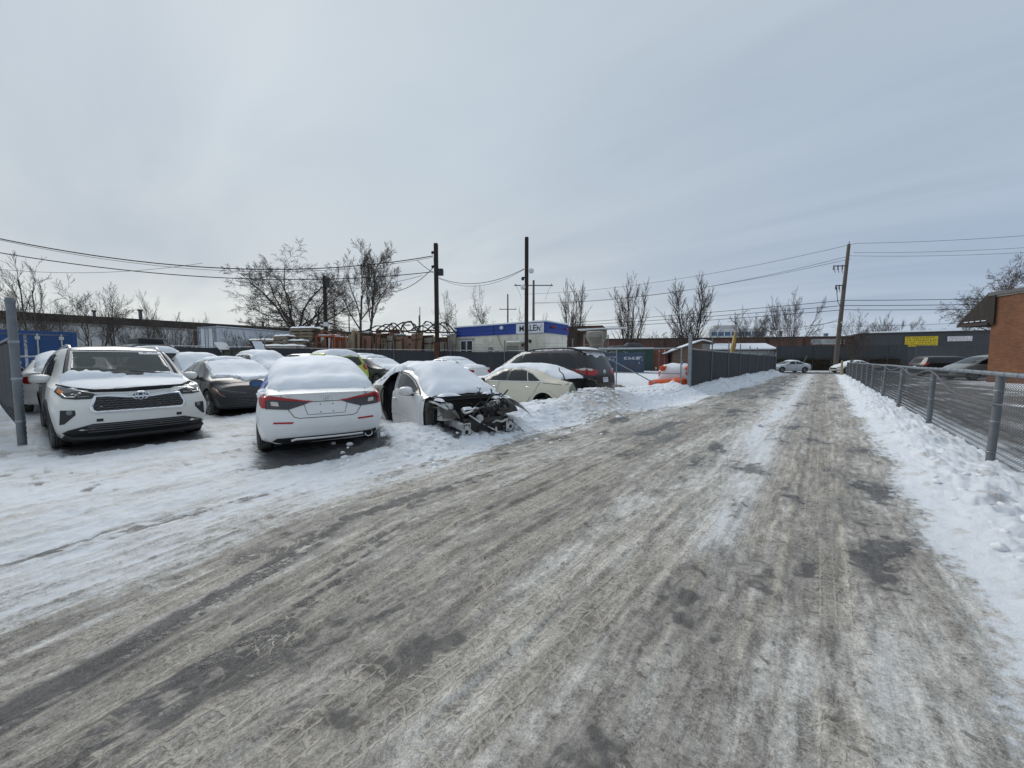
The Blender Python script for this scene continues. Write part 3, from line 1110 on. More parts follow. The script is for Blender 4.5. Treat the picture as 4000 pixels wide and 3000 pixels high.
        for X_ in gx:
            for Y_ in gy:
                if inside(X_, Y_) and np.min((bxs - X_) ** 2 + (bys - Y_) ** 2) > (h * .4) ** 2:
                    pts.append(Vector((X_, Y_)))
        v2, e2, f2, ov, oe, of = delaunay_2d_cdt([Vector((p[0], p[1])) for p in pts], [], [list(range(nb))], 1, 1e-6)
        vs, ns_ = [], []
        for p in v2:
            loc, nr = self.hit(p.x, p.y, view)
            o = off
            if fn:
                d = float(np.sqrt(np.min((bxs - p.x) ** 2 + (bys - p.y) ** 2)))
                loc = fn(loc, nr, p.x, p.y, d)
            else:
                loc = loc + nr * o
            vs.append(loc)
            ns_.append(nr)
        fs = [tuple(f) for f in f2]
        # skirt
        cnt = {}
        for f in fs:
            for i in range(len(f)):
                e = (f[i], f[(i + 1) % len(f)])
                k = (min(e), max(e))
                cnt[k] = cnt.get(k, []) + [e]
        nv = len(vs)
        mp = {}
        for k, es in cnt.items():
            if len(es) == 1:
                a, b = es[0]
                for i in (a, b):
                    if i not in mp:
                        mp[i] = len(vs)
                        vs.append(vs[i] - ns_[i] * skirt)
                fs.append((b, a, mp[a], mp[b]))
        return vs, fs

    def lay(self, name, poly, view, mat, parent, off=0.004, h=0.06, fn=None, skirt=0.012, smooth=40):
        vs, fs = self.patch(poly, view, off, h, fn, skirt)
        return MB().add(vs, fs).build(name, mat, parent, smooth)

    def line(self, pts, view, off=0.0, h=0.05, closed=False):
        out = []
        n = len(pts)
        for i in range(n if closed else n - 1):
            a, b = Vector(pts[i]), Vector(pts[(i + 1) % n])
            k = max(1, int((b - a).length / h))
            for t in range(k):
                q = a.lerp(b, t / k)
                p, nr = self.hit(q.x, q.y, view)
                out.append(p + nr * off)
        if not closed:
            p, nr = self.hit(pts[-1][0], pts[-1][1], view)
            out.append(p + nr * off)
        return out

    # -------- openings
    def cylinder_cut(self, x, z, r, y0, y1, n=28):
        mb = MB()
        M = Matrix(((1, 0, 0), (0, 0, 1), (0, 1, 0)))
        poly = [(r * math.cos(2 * math.pi * k / n), r * math.sin(2 * math.pi * k / n)) for k in range(n)]
        mb.prism(poly, y1 - y0, M=M, o=(x, y0, z))
        self.cut.append(mb)

    def prism_cut(self, poly_xz, y0, y1):
        mb = MB()
        M = Matrix(((1, 0, 0), (0, 0, 1), (0, 1, 0)))
        mb.prism(poly_xz, y1 - y0, M=M, o=(0, y0, 0))
        self.cut.append(mb)

    def mb_cut(self, mb):
        self.cut.append(mb)

    def build(self, name, mat, parent, inner=None, sharp=38):
        me = bpy.data.meshes.new(name)
        self.bm.to_mesh(me)
        me.materials.append(mat)
        me.materials.append(inner or WELL)
        o = bpy.data.objects.new(name, me)
        col.objects.link(o)
        cutters = []
        for i, mb in enumerate(self.cut):
            cm = mb.mesh('cutter', [mat, inner or WELL])
            cm.polygons.foreach_set('material_index', [1] * len(cm.polygons))
            co = bpy.data.objects.new('cutter', cm)
            col.objects.link(co)
            cutters.append(co)
            md = o.modifiers.new('cut', 'BOOLEAN')
            md.object = co
            md.operation = 'DIFFERENCE'
            md.solver = 'EXACT'
        if cutters:
            dg = bpy.context.evaluated_depsgraph_get()
            me2 = bpy.data.meshes.new_from_object(o.evaluated_get(dg))
            o.modifiers.clear()
            o.data = me2
            me2.name = name
            for co in cutters:
                bpy.data.objects.remove(co)
            me = me2
        me.shade_smooth()
        me.set_sharp_from_angle(angle=R(sharp))
        o.parent = parent
        return o


def snow_fn(th, ed=0.16, nz=0.03, seed=0, pw=0.55):
    def fn(loc, nr, a, b, d):
        t = th * min(1.0, d / ed) ** pw
        w = float(fbm(np.array([loc.x * 1.6 + seed * 3.1]), np.array([loc.y * 1.6 + seed * 1.7 + loc.z]), 3, 200 + seed)[0])
        w2 = float(noise(np.array([loc.x * 9 + seed]), np.array([loc.y * 9 + loc.z * 5]), 210 + seed)[0])
        t = t * (1 + 0.35 * w) + nz * 0.3 * w2 * min(1, d / ed) + 0.004
        return loc + nr * (t * 0.45) + Vector((0, 0, t * 0.65))
    return fn


def ragged(poly, amp=0.02, h=0.06, seed=0):
    """the same outline with an uneven edge"""
    out = []
    rng = random.Random(seed)
    n = len(poly)
    for i in range(n):
        a, b = Vector(poly[i]), Vector(poly[(i + 1) % n])
        k = max(1, int((b - a).length / h))
        d = (b - a).normalized() if (b - a).length > 0 else Vector((1, 0))
        for t in range(k):
            p = a.lerp(b, t / k)
            o = amp * (rng.random() - .5) * 2 if t else 0
            out.append((p.x - d.y * o, p.y + d.x * o))
    return out


_wheels = {}


def wheel(parent, x, y, r, w=0.22, style='alloy', spokes=5, side=1):
    """tyre with its rim as a child; side: +1 outer face towards +y"""
    key = (r, w, style, spokes)
    if key not in _wheels:
        t = MB()
        rr = r * 0.66
        prof = [(rr, -w / 2 + .02), (r * .80, -w / 2), (r * .95, -w / 2 + .01), (r, -w / 2 + .04)]
        nt = 5
        for k in range(nt):
            a = -w / 2 + .05 + (w - .10) * k / (nt - 1)
            prof += [(r, a - .008), (r - .010, a - .004), (r - .010, a + .004), (r, a + .008)]
        prof += [(r, w / 2 - .04), (r * .95, w / 2 - .01), (r * .80, w / 2), (rr, w / 2 - .02), (rr, -w / 2 + .02)]
        t.lathe(prof, 'y', n=32)
        tm = t.mesh('wheel', RUBBER, 40)
        m = MB()
        m.lathe([(rr + .005, w / 2 - .025), (rr - .015, w / 2 - .018), (rr - .03, w / 2 - .05), (rr - .03, -w / 2 + .03)], 'y', n=28)
        m.lathe([(0.0, w / 2 - .035), (.05, w / 2 - .035), (.062, w / 2 - .055), (.062, w / 2 - .10)], 'y', n=14)
        for k in range(spokes):
            a = 2 * math.pi * k / spokes + .3
            for da in ((-.12, .12) if spokes <= 7 else (0,)):
                p0 = (math.cos(a) * .05, w / 2 - .055, math.sin(a) * .05)
                p1 = (math.cos(a + da) * (rr - .02), w / 2 - .035, math.sin(a + da) * (rr - .02))
                m.beam(p0, p1, .03 if spokes <= 7 else .02, .03, up=(0, 1, 0))
        m.lathe([(rr - .03, -w / 2 + .06), (0.02, -w / 2 + .06)], 'y', n=20)
        rm = m.mesh('rim', ALLOY if style == 'alloy' else DARKALLOY, 35)
        _wheels[key] = (tm, rm)
    tm, rm = _wheels[key]
    o = link_mesh('wheel', tm, parent, (x, y, r), (0, 0, 0 if side > 0 else math.pi))
    link_mesh('rim', rm, o)
    return o


def mirror(parent, x, y, z, side, mat, glass=None, glass_back=True, s=1.0, cap=None):
    """door mirror: housing on a stalk with its glass looking backwards"""
    m = MB()
    prof = []
    n, k = 14, 7
    vs, fs = [], []
    for i in range(k + 1):
        t = i / k
        rx = .10 * s * math.sin(math.pi * (0.08 + 0.86 * t)) ** .6
        xx = (-.05 + .17 * t) * s
        sc = [1, 1.02, 1.0, .96, .88, .74, .54, .2][i]
        for j in range(n):
            a = 2 * math.pi * j / n
            ca, sa = math.cos(a), math.sin(a)
            yy = .125 * s * sc * (abs(ca) ** .75) * (1 if ca > 0 else -1)
            zz = .082 * s * sc * (abs(sa) ** .75) * (1 if sa > 0 else -1)
            vs.append((xx, yy, zz))
    for i in range(k):
        for j in range(n):
            fs.append((i * n + j, i * n + (j + 1) % n, (i + 1) * n + (j + 1) % n, (i + 1) * n + j))
    fs.append(tuple(range(n)))
    fs.append(tuple(k * n + j for j in range(n)))
    m.add(vs, fs)
    h = m.build('mirror', mat, parent, 50, (x, y + side * .13 * s, z))
    a = MB()
    a.beam((-.0, -side * .20 * s, -.075 * s), (.03, side * .05 * s, -.05 * s), .07 * s, .045 * s, bev=.012)
    a.build('mirror_arm', BLACKPL, h)
    g = MB()
    g.prism([(.108 * s * (abs(math.cos(t)) ** .75) * (1 if math.cos(t) > 0 else -1), .068 * s * (abs(math.sin(t)) ** .75) * (1 if math.sin(t) > 0 else -1)) for t in [2 * math.pi * j / 14 for j in range(14)]], .004, M=AX_X, o=(-.056 * s, 0, 0))
    g.build('mirror_glass', glass or DARKGLASS, h)
    return h


def side_of(poly, k):
    return poly
# ------------------------------------------------------------------- shells
def body_suv():
    rows = [(-2.50, .36, .80, .90, .72, .84, 1.06, .66, 1.60, 1.66), (-2.1, .28, .88, .945, .72, .90, 1.10, .68, 1.64, 1.71), (-1.3, .24, .90, .96, .72, .93, 1.10, .68, 1.66, 1.735),
            (0, .22, .91, .965, .70, .94, 1.07, .68, 1.67, 1.735), (.40, .22, .91, .965, .70, .94, 1.06, .66, 1.63, 1.695), (.60, .22, .91, .965, .70, .94, 1.06, .66, 1.53, 1.58), (1.12, .22, .92, .965, .70, .93, 1.04, .72, 1.17, 1.21),
            (1.28, .22, .92, .965, .70, .93, 1.03, .76, 1.075, 1.11), (1.75, .23, .91, .96, .70, .91, 1.0, .76, 1.03, 1.07), (2.15, .20, .88, .945, .66, .88, .93, .72, .985, 1.025), (2.40, .165, .84, .92, .62, .84, .86, .66, .95, .985)]
    f = [(.2, .16), (.34, .03), (.5, 0), (.72, .0), (.84, .05), (.93, .13), (1.0, .20)]
    r = [(.2, .12), (.4, .02), (.6, 0), (.95, .03), (1.1, .08), (1.66, .42)]
    return Body(rows, f, r, .30, .16, 3.4)


def body_civic():
    rows = [(-2.40, .24, .74, .84, .58, .80, .86, .74, .955, .975), (-2.05, .22, .82, .895, .60, .845, .915, .70, 1.00, 1.025), (-1.80, .20, .84, .90, .60, .855, .93, .68, 1.045, 1.075), (-1.2, .18, .86, .90, .60, .855, .945, .62, 1.245, 1.295),
            (-.5, .17, .86, .90, .60, .855, .945, .60, 1.36, 1.405), (.1, .17, .86, .90, .60, .855, .94, .60, 1.355, 1.40), (.45, .17, .86, .90, .60, .85, .93, .61, 1.26, 1.295), (1.20, .17, .86, .90, .60, .85, .89, .70, .935, .955),
            (1.7, .18, .84, .89, .58, .82, .83, .66, .86, .885), (2.27, .20, .74, .83, .52, .72, .66, .55, .71, .735)]
    f = [(.18, .12), (.3, .02), (.5, 0), (.62, .06), (.75, .2)]
    r = [(.2, .14), (.34, .02), (.52, 0), (.66, .03), (.86, .085), (.93, .06), (1.05, .0)]
    return Body(rows, f, r, .34, .26, 3.0)


def body_sedan(hs=1.0):
    rows = [(-2.30, .26, .74, .82, .60, .78, .88, .68, .985, 1.01), (-1.95, .22, .82, .88, .62, .83, .93, .66, 1.03, 1.06), (-1.65, .20, .84, .89, .62, .845, .95, .65, 1.06, 1.09), (-1.05, .18, .86, .89, .62, .85, .96, .60, 1.29, 1.335),
            (-.45, .18, .86, .89, .62, .85, .955, .59, 1.385, 1.435), (.1, .18, .86, .89, .62, .85, .95, .59, 1.385, 1.43), (.42, .18, .86, .89, .62, .845, .94, .60, 1.30, 1.34), (1.18, .18, .86, .89, .62, .845, .90, .68, .96, .985),
            (1.7, .19, .84, .885, .60, .82, .84, .66, .885, .915), (2.25, .21, .74, .83, .52, .74, .68, .58, .74, .77)]
    f = [(.18, .12), (.3, .02), (.5, 0), (.64, .06), (.78, .2)]
    r = [(.2, .12), (.36, .02), (.6, 0), (.9, .06), (1.05, .08)]
    return Body(rows, f, r, .34, .22, 3.0)


def body_corolla():
    rows = [(-2.30, .26, .74, .82, .60, .78, .88, .68, .985, 1.01), (-1.95, .22, .82, .88, .62, .83, .93, .66, 1.03, 1.06), (-1.65, .20, .84, .89, .62, .845, .95, .65, 1.06, 1.09), (-1.05, .18, .86, .89, .62, .85, .96, .60, 1.29, 1.335),
            (-.45, .18, .86, .89, .62, .85, .955, .59, 1.385, 1.435), (.05, .18, .86, .89, .62, .85, .95, .59, 1.38, 1.425), (.40, .18, .86, .89, .62, .845, .94, .60, 1.29, 1.33), (1.15, .18, .86, .89, .62, .845, .92, .70, .985, 1.015),
            (1.7, .19, .84, .885, .60, .82, .86, .68, .91, .945), (2.05, .20, .79, .86, .56, .78, .77, .62, .83, .86), (2.25, .21, .74, .83, .52, .74, .70, .58, .76, .79)]
    f = [(.18, .12), (.3, .02), (.5, 0), (.66, .05), (.8, .18)]
    r = [(.2, .12), (.36, .02), (.6, 0), (.9, .06), (1.05, .08)]
    return Body(rows, f, r, .40, .22, 2.8)


def body_cad():
    rows = [(-2.40, .30, .74, .84, .62, .82, .90, .70, 1.02, 1.06), (-2.0, .25, .84, .90, .64, .87, .985, .68, 1.07, 1.115), (-1.72, .22, .86, .91, .64, .875, .995, .66, 1.115, 1.16), (-1.1, .20, .88, .92, .64, .875, 1.0, .60, 1.315, 1.36),
            (-.45, .19, .88, .92, .64, .875, .995, .60, 1.385, 1.43), (.15, .19, .88, .92, .64, .875, .985, .61, 1.375, 1.42), (.5, .19, .88, .92, .64, .87, .975, .62, 1.28, 1.32), (1.28, .19, .88, .92, .62, .86, .93, .70, .985, 1.01),
            (1.9, .20, .86, .91, .60, .84, .87, .68, .92, .95), (2.45, .23, .76, .85, .55, .76, .74, .62, .80, .83)]
    f = [(.2, .10), (.35, .0), (.6, 0), (.8, .1)]
    r = [(.2, .10), (.36, .0), (.62, .0), (.9, .04), (1.1, .10)]
    return Body(rows, f, r, .32, .20, 3.0)


def body_van():
    rows = [(-2.50, .32, .80, .92, .72, .88, 1.08, .70, 1.62, 1.68), (-2.1, .26, .90, .97, .74, .93, 1.10, .72, 1.69, 1.755), (-1.2, .22, .93, .99, .72, .95, 1.09, .72, 1.71, 1.785), (0, .20, .94, .99, .70, .95, 1.06, .71, 1.70, 1.775),
            (.55, .20, .94, .99, .70, .95, 1.04, .69, 1.62, 1.685), (1.1, .20, .94, .99, .70, .94, 1.02, .68, 1.38, 1.435), (1.65, .20, .93, .98, .68, .92, .985, .72, 1.09, 1.13), (2.1, .22, .88, .95, .62, .87, .90, .66, .94, .97), (2.58, .24, .78, .87, .55, .74, .72, .58, .77, .79)]
    f = [(.2, .12), (.35, .0), (.6, 0), (.78, .15)]
    r = [(.2, .10), (.4, .0), (.7, 0), (.95, .04), (1.1, .09), (1.68, .40)]
    return Body(rows, f, r, .34, .18, 3.4)


def body_hatch():
    rows = [(-1.95, .34, .74, .84, .70, .80, 1.02, .60, 1.46, 1.52), (-1.6, .28, .82, .885, .70, .85, 1.04, .62, 1.53, 1.59), (-.8, .24, .85, .89, .70, .855, 1.02, .62, 1.56, 1.61), (0, .22, .86, .89, .68, .855, .99, .61, 1.545, 1.595),
            (.4, .22, .86, .89, .66, .85, .97, .61, 1.45, 1.50), (1.1, .22, .86, .89, .64, .84, .95, .66, 1.05, 1.08), (1.6, .24, .84, .88, .60, .81, .90, .64, .95, .98), (2.05, .26, .74, .82, .56, .72, .76, .56, .80, .83)]
    f = [(.2, .10), (.35, .0), (.55, 0), (.75, .1)]
    r = [(.2, .12), (.42, .0), (.7, .0), (1.0, .05), (1.15, .14), (1.52, .42)]
    return Body(rows, f, r, .30, .18, 3.2)


POSE = dict(suv=(-11.12, .605, 3.4, -.05), civ=(-7.90, 3.16, 162.2, -.05), cor=(-13.31, 3.01, 2.9, -.02), wreck=(-6.45, 5.12, -12.5, -.17), cad=(-7.35, 9.3, 180.5, -.22), van=(-7.80, 11.15, 177.7, 0.0))
# =================================================================== BUILDINGS AND BIG THINGS
def pol(u, d):
    """ground point at depth d in front of the camera along one of its bearings (u: tangent of the bearing from the view axis)"""
    c, s = math.cos(R(39.9)), math.sin(R(39.9))
    return (d * (-s + u * c), d * (c + u * s))


def U(px):
    return (px - 1106) / 799.0


def brickmat(name, c, mortar, scale=1.0, var=0.25, space='Object'):
    k = NT(name)
    v = k.coord('UV' if space == 'UV' else 'Object')
    br = k.n('ShaderNodeTexBrick')
    br.inputs['Scale'].default_value = scale
    br.inputs['Mortar Size'].default_value = 0.012
    br.inputs['Brick Width'].default_value = 0.23
    br.inputs['Row Height'].default_value = 0.075
    br.inputs['Color1'].default_value = (*[x * (1 - var) for x in c], 1)
    br.inputs['Color2'].default_value = (*[x * (1 + var) for x in c], 1)
    br.inputs['Mortar'].default_value = (*mortar, 1)
    k.l(v, br.inputs['Vector'])
    f = k.noise(v, 0.8, 5, 0.65)
    cc = k.mix(1.0, br.outputs[0], k.ramp(f, [(0.3, 0.75), (0.7, 1.15)]), 'MULTIPLY')
    k.l(cc, k.b.inputs['Base Color'])
    k.b.inputs['Roughness'].default_value = 0.9
    k.bump(br.outputs[1], -0.4, 0.01)
    return k.m


def wall_uv(o):
    """metres along the wall and up it, so that brick courses run level"""
    me = o.data
    uv = me.uv_layers.new(name='UVMap')
    for p in me.polygons:
        n = p.normal
        t = Vector((-n.y, n.x, 0))
        if t.length < .3:
            t = Vector((1, 0, 0))
        t.normalize()
        b = n.cross(t)
        for li in p.loop_indices:
            c = me.vertices[me.loops[li].vertex_index].co
            uv.data[li].uv = (c.dot(t), c.z if abs(n.z) < .5 else c.dot(b))


def striped(name, c, pitch, depth=0.6, rough=0.5, axis=0, dirt=(0.1, 0.08, 0.06), dirt_amt=0.4, var=0.1):
    """painted sheet with fine ribs too far off to pick apart"""
    k = NT(name)
    v = k.coord('Object')
    f = k.noise(v, 0.9, 6, 0.65)
    cc = k.ramp(f, [(0.3, tuple(x * (1 - var) for x in c)), (0.7, tuple(min(1, x * (1 + var)) for x in c))])
    cc = k.mix(k.ramp(k.noise(k.coord('Object', (3, 3, .4)), 1.3, 6, .7), [(0.52, 0.0), (0.75, dirt_amt)]), cc, dirt)
    k.l(cc, k.b.inputs['Base Color'])
    k.b.inputs['Roughness'].default_value = rough
    w = k.n('ShaderNodeTexWave')
    w.bands_direction = 'XYZ'[axis]
    w.inputs['Scale'].default_value = 1.0 / pitch / 3.14
    w.inputs['Distortion'].default_value = 0
    k.l(v, w.inputs['Vector'])
    k.bump(w.outputs[1], depth, 0.03)
    return k.m


CONC = simple('weathered_concrete', (0.34, 0.33, 0.31), 0.85, 0, 0.2, 1.2, 0.2, dirt=(0.14, 0.13, 0.11), dirt_amt=0.6)
BROWNBRICK = brickmat('red_brown_brick', (0.155, 0.058, 0.04), (0.13, 0.09, 0.08), 1.0, 0.25, 'UV')
ORANGEBRICK = brickmat('orange_brown_brick', (0.20, 0.075, 0.030), (0.13, 0.08, 0.055), 1.0, 0.22, 'UV')
DARKTRIM = simple('dark_brown_metal_trim', (0.035, 0.026, 0.022), 0.6, 0, 0.2, 2)
WHITEWALL = striped('white_painted_wall', (0.58, 0.585, 0.59), 0.6, 0.25, 0.7, 1, (0.22, 0.20, 0.18), 0.7)
GALV = simple('galvanised_steel', (0.26, 0.29, 0.32), 0.42, 0.55, 0.2, 8, 0.08, dirt=(0.16, 0.16, 0.16))
GALVDARK = simple('dull_galvanised_steel', (0.11, 0.13, 0.15), 0.5, 0.4, 0.25, 8, 0.08)
SCREEN = striped('dark_privacy_mesh', (0.030, 0.034, 0.042), 0.05, 0.2, 0.85, 2, (0.06, 0.062, 0.065), 0.5)


def roof_snow(pts, z, th, parent, name='roof_snow', seed=0):
    m = MB()
    n = len(pts)
    c = Vector((sum(p[0] for p in pts) / n, sum(p[1] for p in pts) / n))
    ins = [c + (Vector(p) - c) * .985 for p in pts]
    vs = [(p[0], p[1], z) for p in pts] + [(p[0], p[1], z + th * .7) for p in pts] + [(p.x, p.y, z + th) for p in ins]
    fs = [(i, (i + 1) % n, n + (i + 1) % n, n + i) for i in range(n)] + [(n + i, n + (i + 1) % n, 2 * n + (i + 1) % n, 2 * n + i) for i in range(n)] + [tuple(range(2 * n, 3 * n))]
    return m.add(vs, fs).build(name, SNOW, parent)


# ------------------------------------------------------------------- long warehouse left of the yard
def warehouse():
    t = thing('warehouse', 'long low warehouse with a white wall and a red brown brick end behind the yard', 'building', (-58, 0, 0))
    m = MB().box((-8, -20, 2.6), (16, 59, 5.2))
    m.build('white_wall', WHITEWALL, t)
    m = MB().box((-8.1, 26, 2.6), (16, 33, 5.2))
    w = m.build('brick_wall', BROWNBRICK, t)
    wall_uv(w)
    m = MB().box((-8, -3.5, 5.6), (16.4, 92.4, .70))
    m.build('fascia', DARKTRIM, t)
    m = MB().box((-8, -3.5, 5.05), (16.12, 92.1, .26))
    m.build('concrete_band', CONC, t)
    for y in (-48, -43, -38, -33, -28, -23, -18, -13, -8, -3, 2, 7):
        m = MB().box((.06, y, 2.45), (.12, .22, 4.9))
        m.build('pilaster', WHITEWALL, t)
    m = MB().box((.10, 9.5, 2.5), (.25, .45, 5.0))
    m.build('downpipe', CONC, t)
    for (x, y, h, r) in ((-3, 5.6, 1.5, .16), (-4, 18.2, 1.2, .14), (-2.5, 2.0, 1.0, .12), (-5, 30, .9, .12)):
        m = MB()
        m.lathe([(r, 5.8), (r, 5.8 + h - .2), (r * 1.6, 5.8 + h - .15), (r * 1.6, 5.8 + h), (0, 5.8 + h)], 'z', c=(x, y, 0), n=12)
        m.build('roof_vent', GALVDARK, t, 40)


warehouse()


def lean_to():
    t = thing('shed', 'low white lean-to with a snowy roof against the brick wall beside the white trailer', 'shed', (-56.4, 12.6, .8))
    m = MB().box((0, 0, 1.0), (2.6, 6.0, 2.0))
    m.build('wall', striped('white_siding', (.55, .56, .58), .25, .4, .6, 2), t)
    m = MB().box((0, 0, 2.1), (3.0, 6.4, .2))
    m.build('roof', SNOW, t)


lean_to()


# ------------------------------------------------------------------- far factory behind the street
def factory():
    P1, P2 = Vector((-15.7, 82.5, 0)), Vector((3.4, 92.9, 0))
    d = (P2 - P1).normalized()
    ang = math.atan2(d.y, d.x)
    t = thing('factory', 'long red brown factory hall beyond the street with panelled brick bays', 'building', (P1.x, P1.y, 0), ang)
    L0, L1 = -75, 24.5
    m = MB().box(((L0 + L1) / 2, 7, 2.85), (L1 - L0, 14, 5.7))
    w = m.build('wall', BROWNBRICK, t)
    wall_uv(w)
    m = MB().box(((L0 + L1) / 2, 7, 5.78), (L1 - L0 + .3, 14.3, .24))
    m.build('roof_edge', DARKTRIM, t)
    roof_snow([(L0, 0), (L1, 0), (L1, 14), (L0, 14)], 5.9, .06, t)
    for k in range(16):
        x = L0 + 3 + k * 6.2
        m = MB().box((x, -.09, 2.85), (.35, .18, 5.7))
        m.build('brick_pier', simple('dark_pier_brick', (.06, .028, .022), .9), t)
    for (x, h) in ((8, .9), (12.5, 1.3), (20.5, .7), (-6, .8)):
        m = MB().box((x, 4, 5.9 + h / 2), (.5, .5, h)).box((x, 4, 5.9 + h + .05), (.7, .7, .1))
        m.build('roof_vent', GALVDARK, t)
    m = MB().box((18.6, -.06, 4.9), (5.5, .1, 1.0))
    s = m.build('faded_sign', simple('faded_white_board', (.40, .41, .42), .7, 0, .15, 2, dirt=(.2, .2, .2)), t)
    scrawl('sign_lettering', 5.0, .7, 2, frame((18.6, -.112, 4.95), (1, 0, 0), (0, 0, 1)), GALVDARK, s, 1)
    m = MB().box((21.8, -.05, 3.4), (2.6, .12, .9))
    m.build('window', simple('dull_window', (.14, .13, .11), .4), t)
    m = MB().box((23.0, -.5, 2.95), (4.6, 1.0, .12))
    m.build('snowy_canopy', SNOW, t)
    return t


factory()


def grey_shed():
    a = Vector((5.0, 91.0, 0))
    d = Vector((1, .22, 0)).normalized()
    t = thing('industrial_shed', 'dark grey ribbed industrial shed carrying a yellow board and white notices', 'building', a, math.atan2(d.y, d.x))
    gm = striped('dark_grey_cladding', (.055, .060, .070), .5, .35, .6, 0, (.09, .09, .09), .4)
    m = MB().box((22, 8, 3.0), (44, 16, 6.0))
    m.build('wall', gm, t)
    m = MB().box((22, 8, 6.1), (44.4, 16.4, .22))
    m.build('roof_edge', DARKTRIM, t)
    roof_snow([(-.2, -.25), (44.2, -.25), (44.2, 16), (-.2, 16)], 6.22, .22, t)
    for k in range(5):
        m = MB().box((22, -.05, .5 + k * .28), (43, .1, .05))
        m.build('cladding_rail', GALVDARK, t)

    def board(name, u0, u1, v0, v1, mat, ink, lines, sz):
        # centre the board where the bearing meets the shed front
        x0, x1, z0, z1 = u0, u1, v0, v1
        m = MB().box(((x0 + x1) / 2, -.12, (z0 + z1) / 2), (x1 - x0, .08, z1 - z0))
        s = m.build(name, mat, t)
        scrawl('sign_lettering', (x1 - x0) * .94, (z1 - z0) * .94, lines, frame(((x0 + x1) / 2, -.162, (z0 + z1) / 2), (1, 0, 0), (0, 0, 1)), ink, s, sz)
    YEL = simple('yellow_sign_board', (.62, .46, .02), .5, 0, .1)
    RED = simple('red_ink', (.30, .03, .03), .6)
    board('yellow_sign', 5.9, 9.9, 3.75, 5.45, YEL, INKBLACK, 4, 3)
    board('white_sign', 11.0, 13.8, 4.55, 5.35, PLATEW, RED, 3, 4)
    board('white_sign', 1.8, 4.4, 3.25, 3.8, PLATEW, INKBLUE, 1, 5)
    return t


grey_shed()


def brick_building():
    K = Vector((8.0, 37.0, 0))
    ta = thing('brick_building', 'orange brown brick building with a dark sloping metal canopy at its corner', 'building', K, R(-60))
    # local x runs along the visible wall towards the camera side, local y along the hidden wall
    m = MB().box((9, 8, 2.7), (18, 16, 5.4))
    w = m.build('wall', ORANGEBRICK, ta)
    wall_uv(w)
    m = MB().box((9, 8, 5.5), (18.3, 16.3, .2))
    m.build('roof_edge', GREYPL, ta)
    m = MB().box((9, 8, 5.36), (18.14, 16.14, .10))
    m.build('roof_flashing', CONC, ta)
    # canopy over the hidden wall
    dm = striped('ribbed_dark_metal', (.026, .021, .018), .22, .6, .85, 1)
    m = MB()
    prof = [(.25, 5.62), (-.15, 5.62), (-1.95, 3.80), (-1.95, 3.62), (.0, 3.62), (.25, 3.62)]
    vs = [(x, .02 if i < 99 else 0, z) for i, (x, z) in enumerate(prof)] + [(x, 16, z) for x, z in prof]
    n = len(prof)
    vs = [(p[0], -.12, p[2]) for p in vs[:n]] + vs[n:]
    fs = [tuple(range(n)), tuple(range(2 * n - 1, n - 1, -1))] + [(i, (i + 1) % n, n + (i + 1) % n, n + i) for i in range(n)]
    m.add(vs, fs)
    c = m.build('canopy', dm, ta)
    m = MB().box((-.95, -.16, 3.68), (1.9, .08, .14))
    m.build('canopy_edge', DARKTRIM, c)
    for k in range(4):
        m = MB().box((-1.35 + .36 * k, -.15, 3.90), (.24, .03, .05))
        m.build('snow_dab', SNOW, c)
    return ta


brick_building()


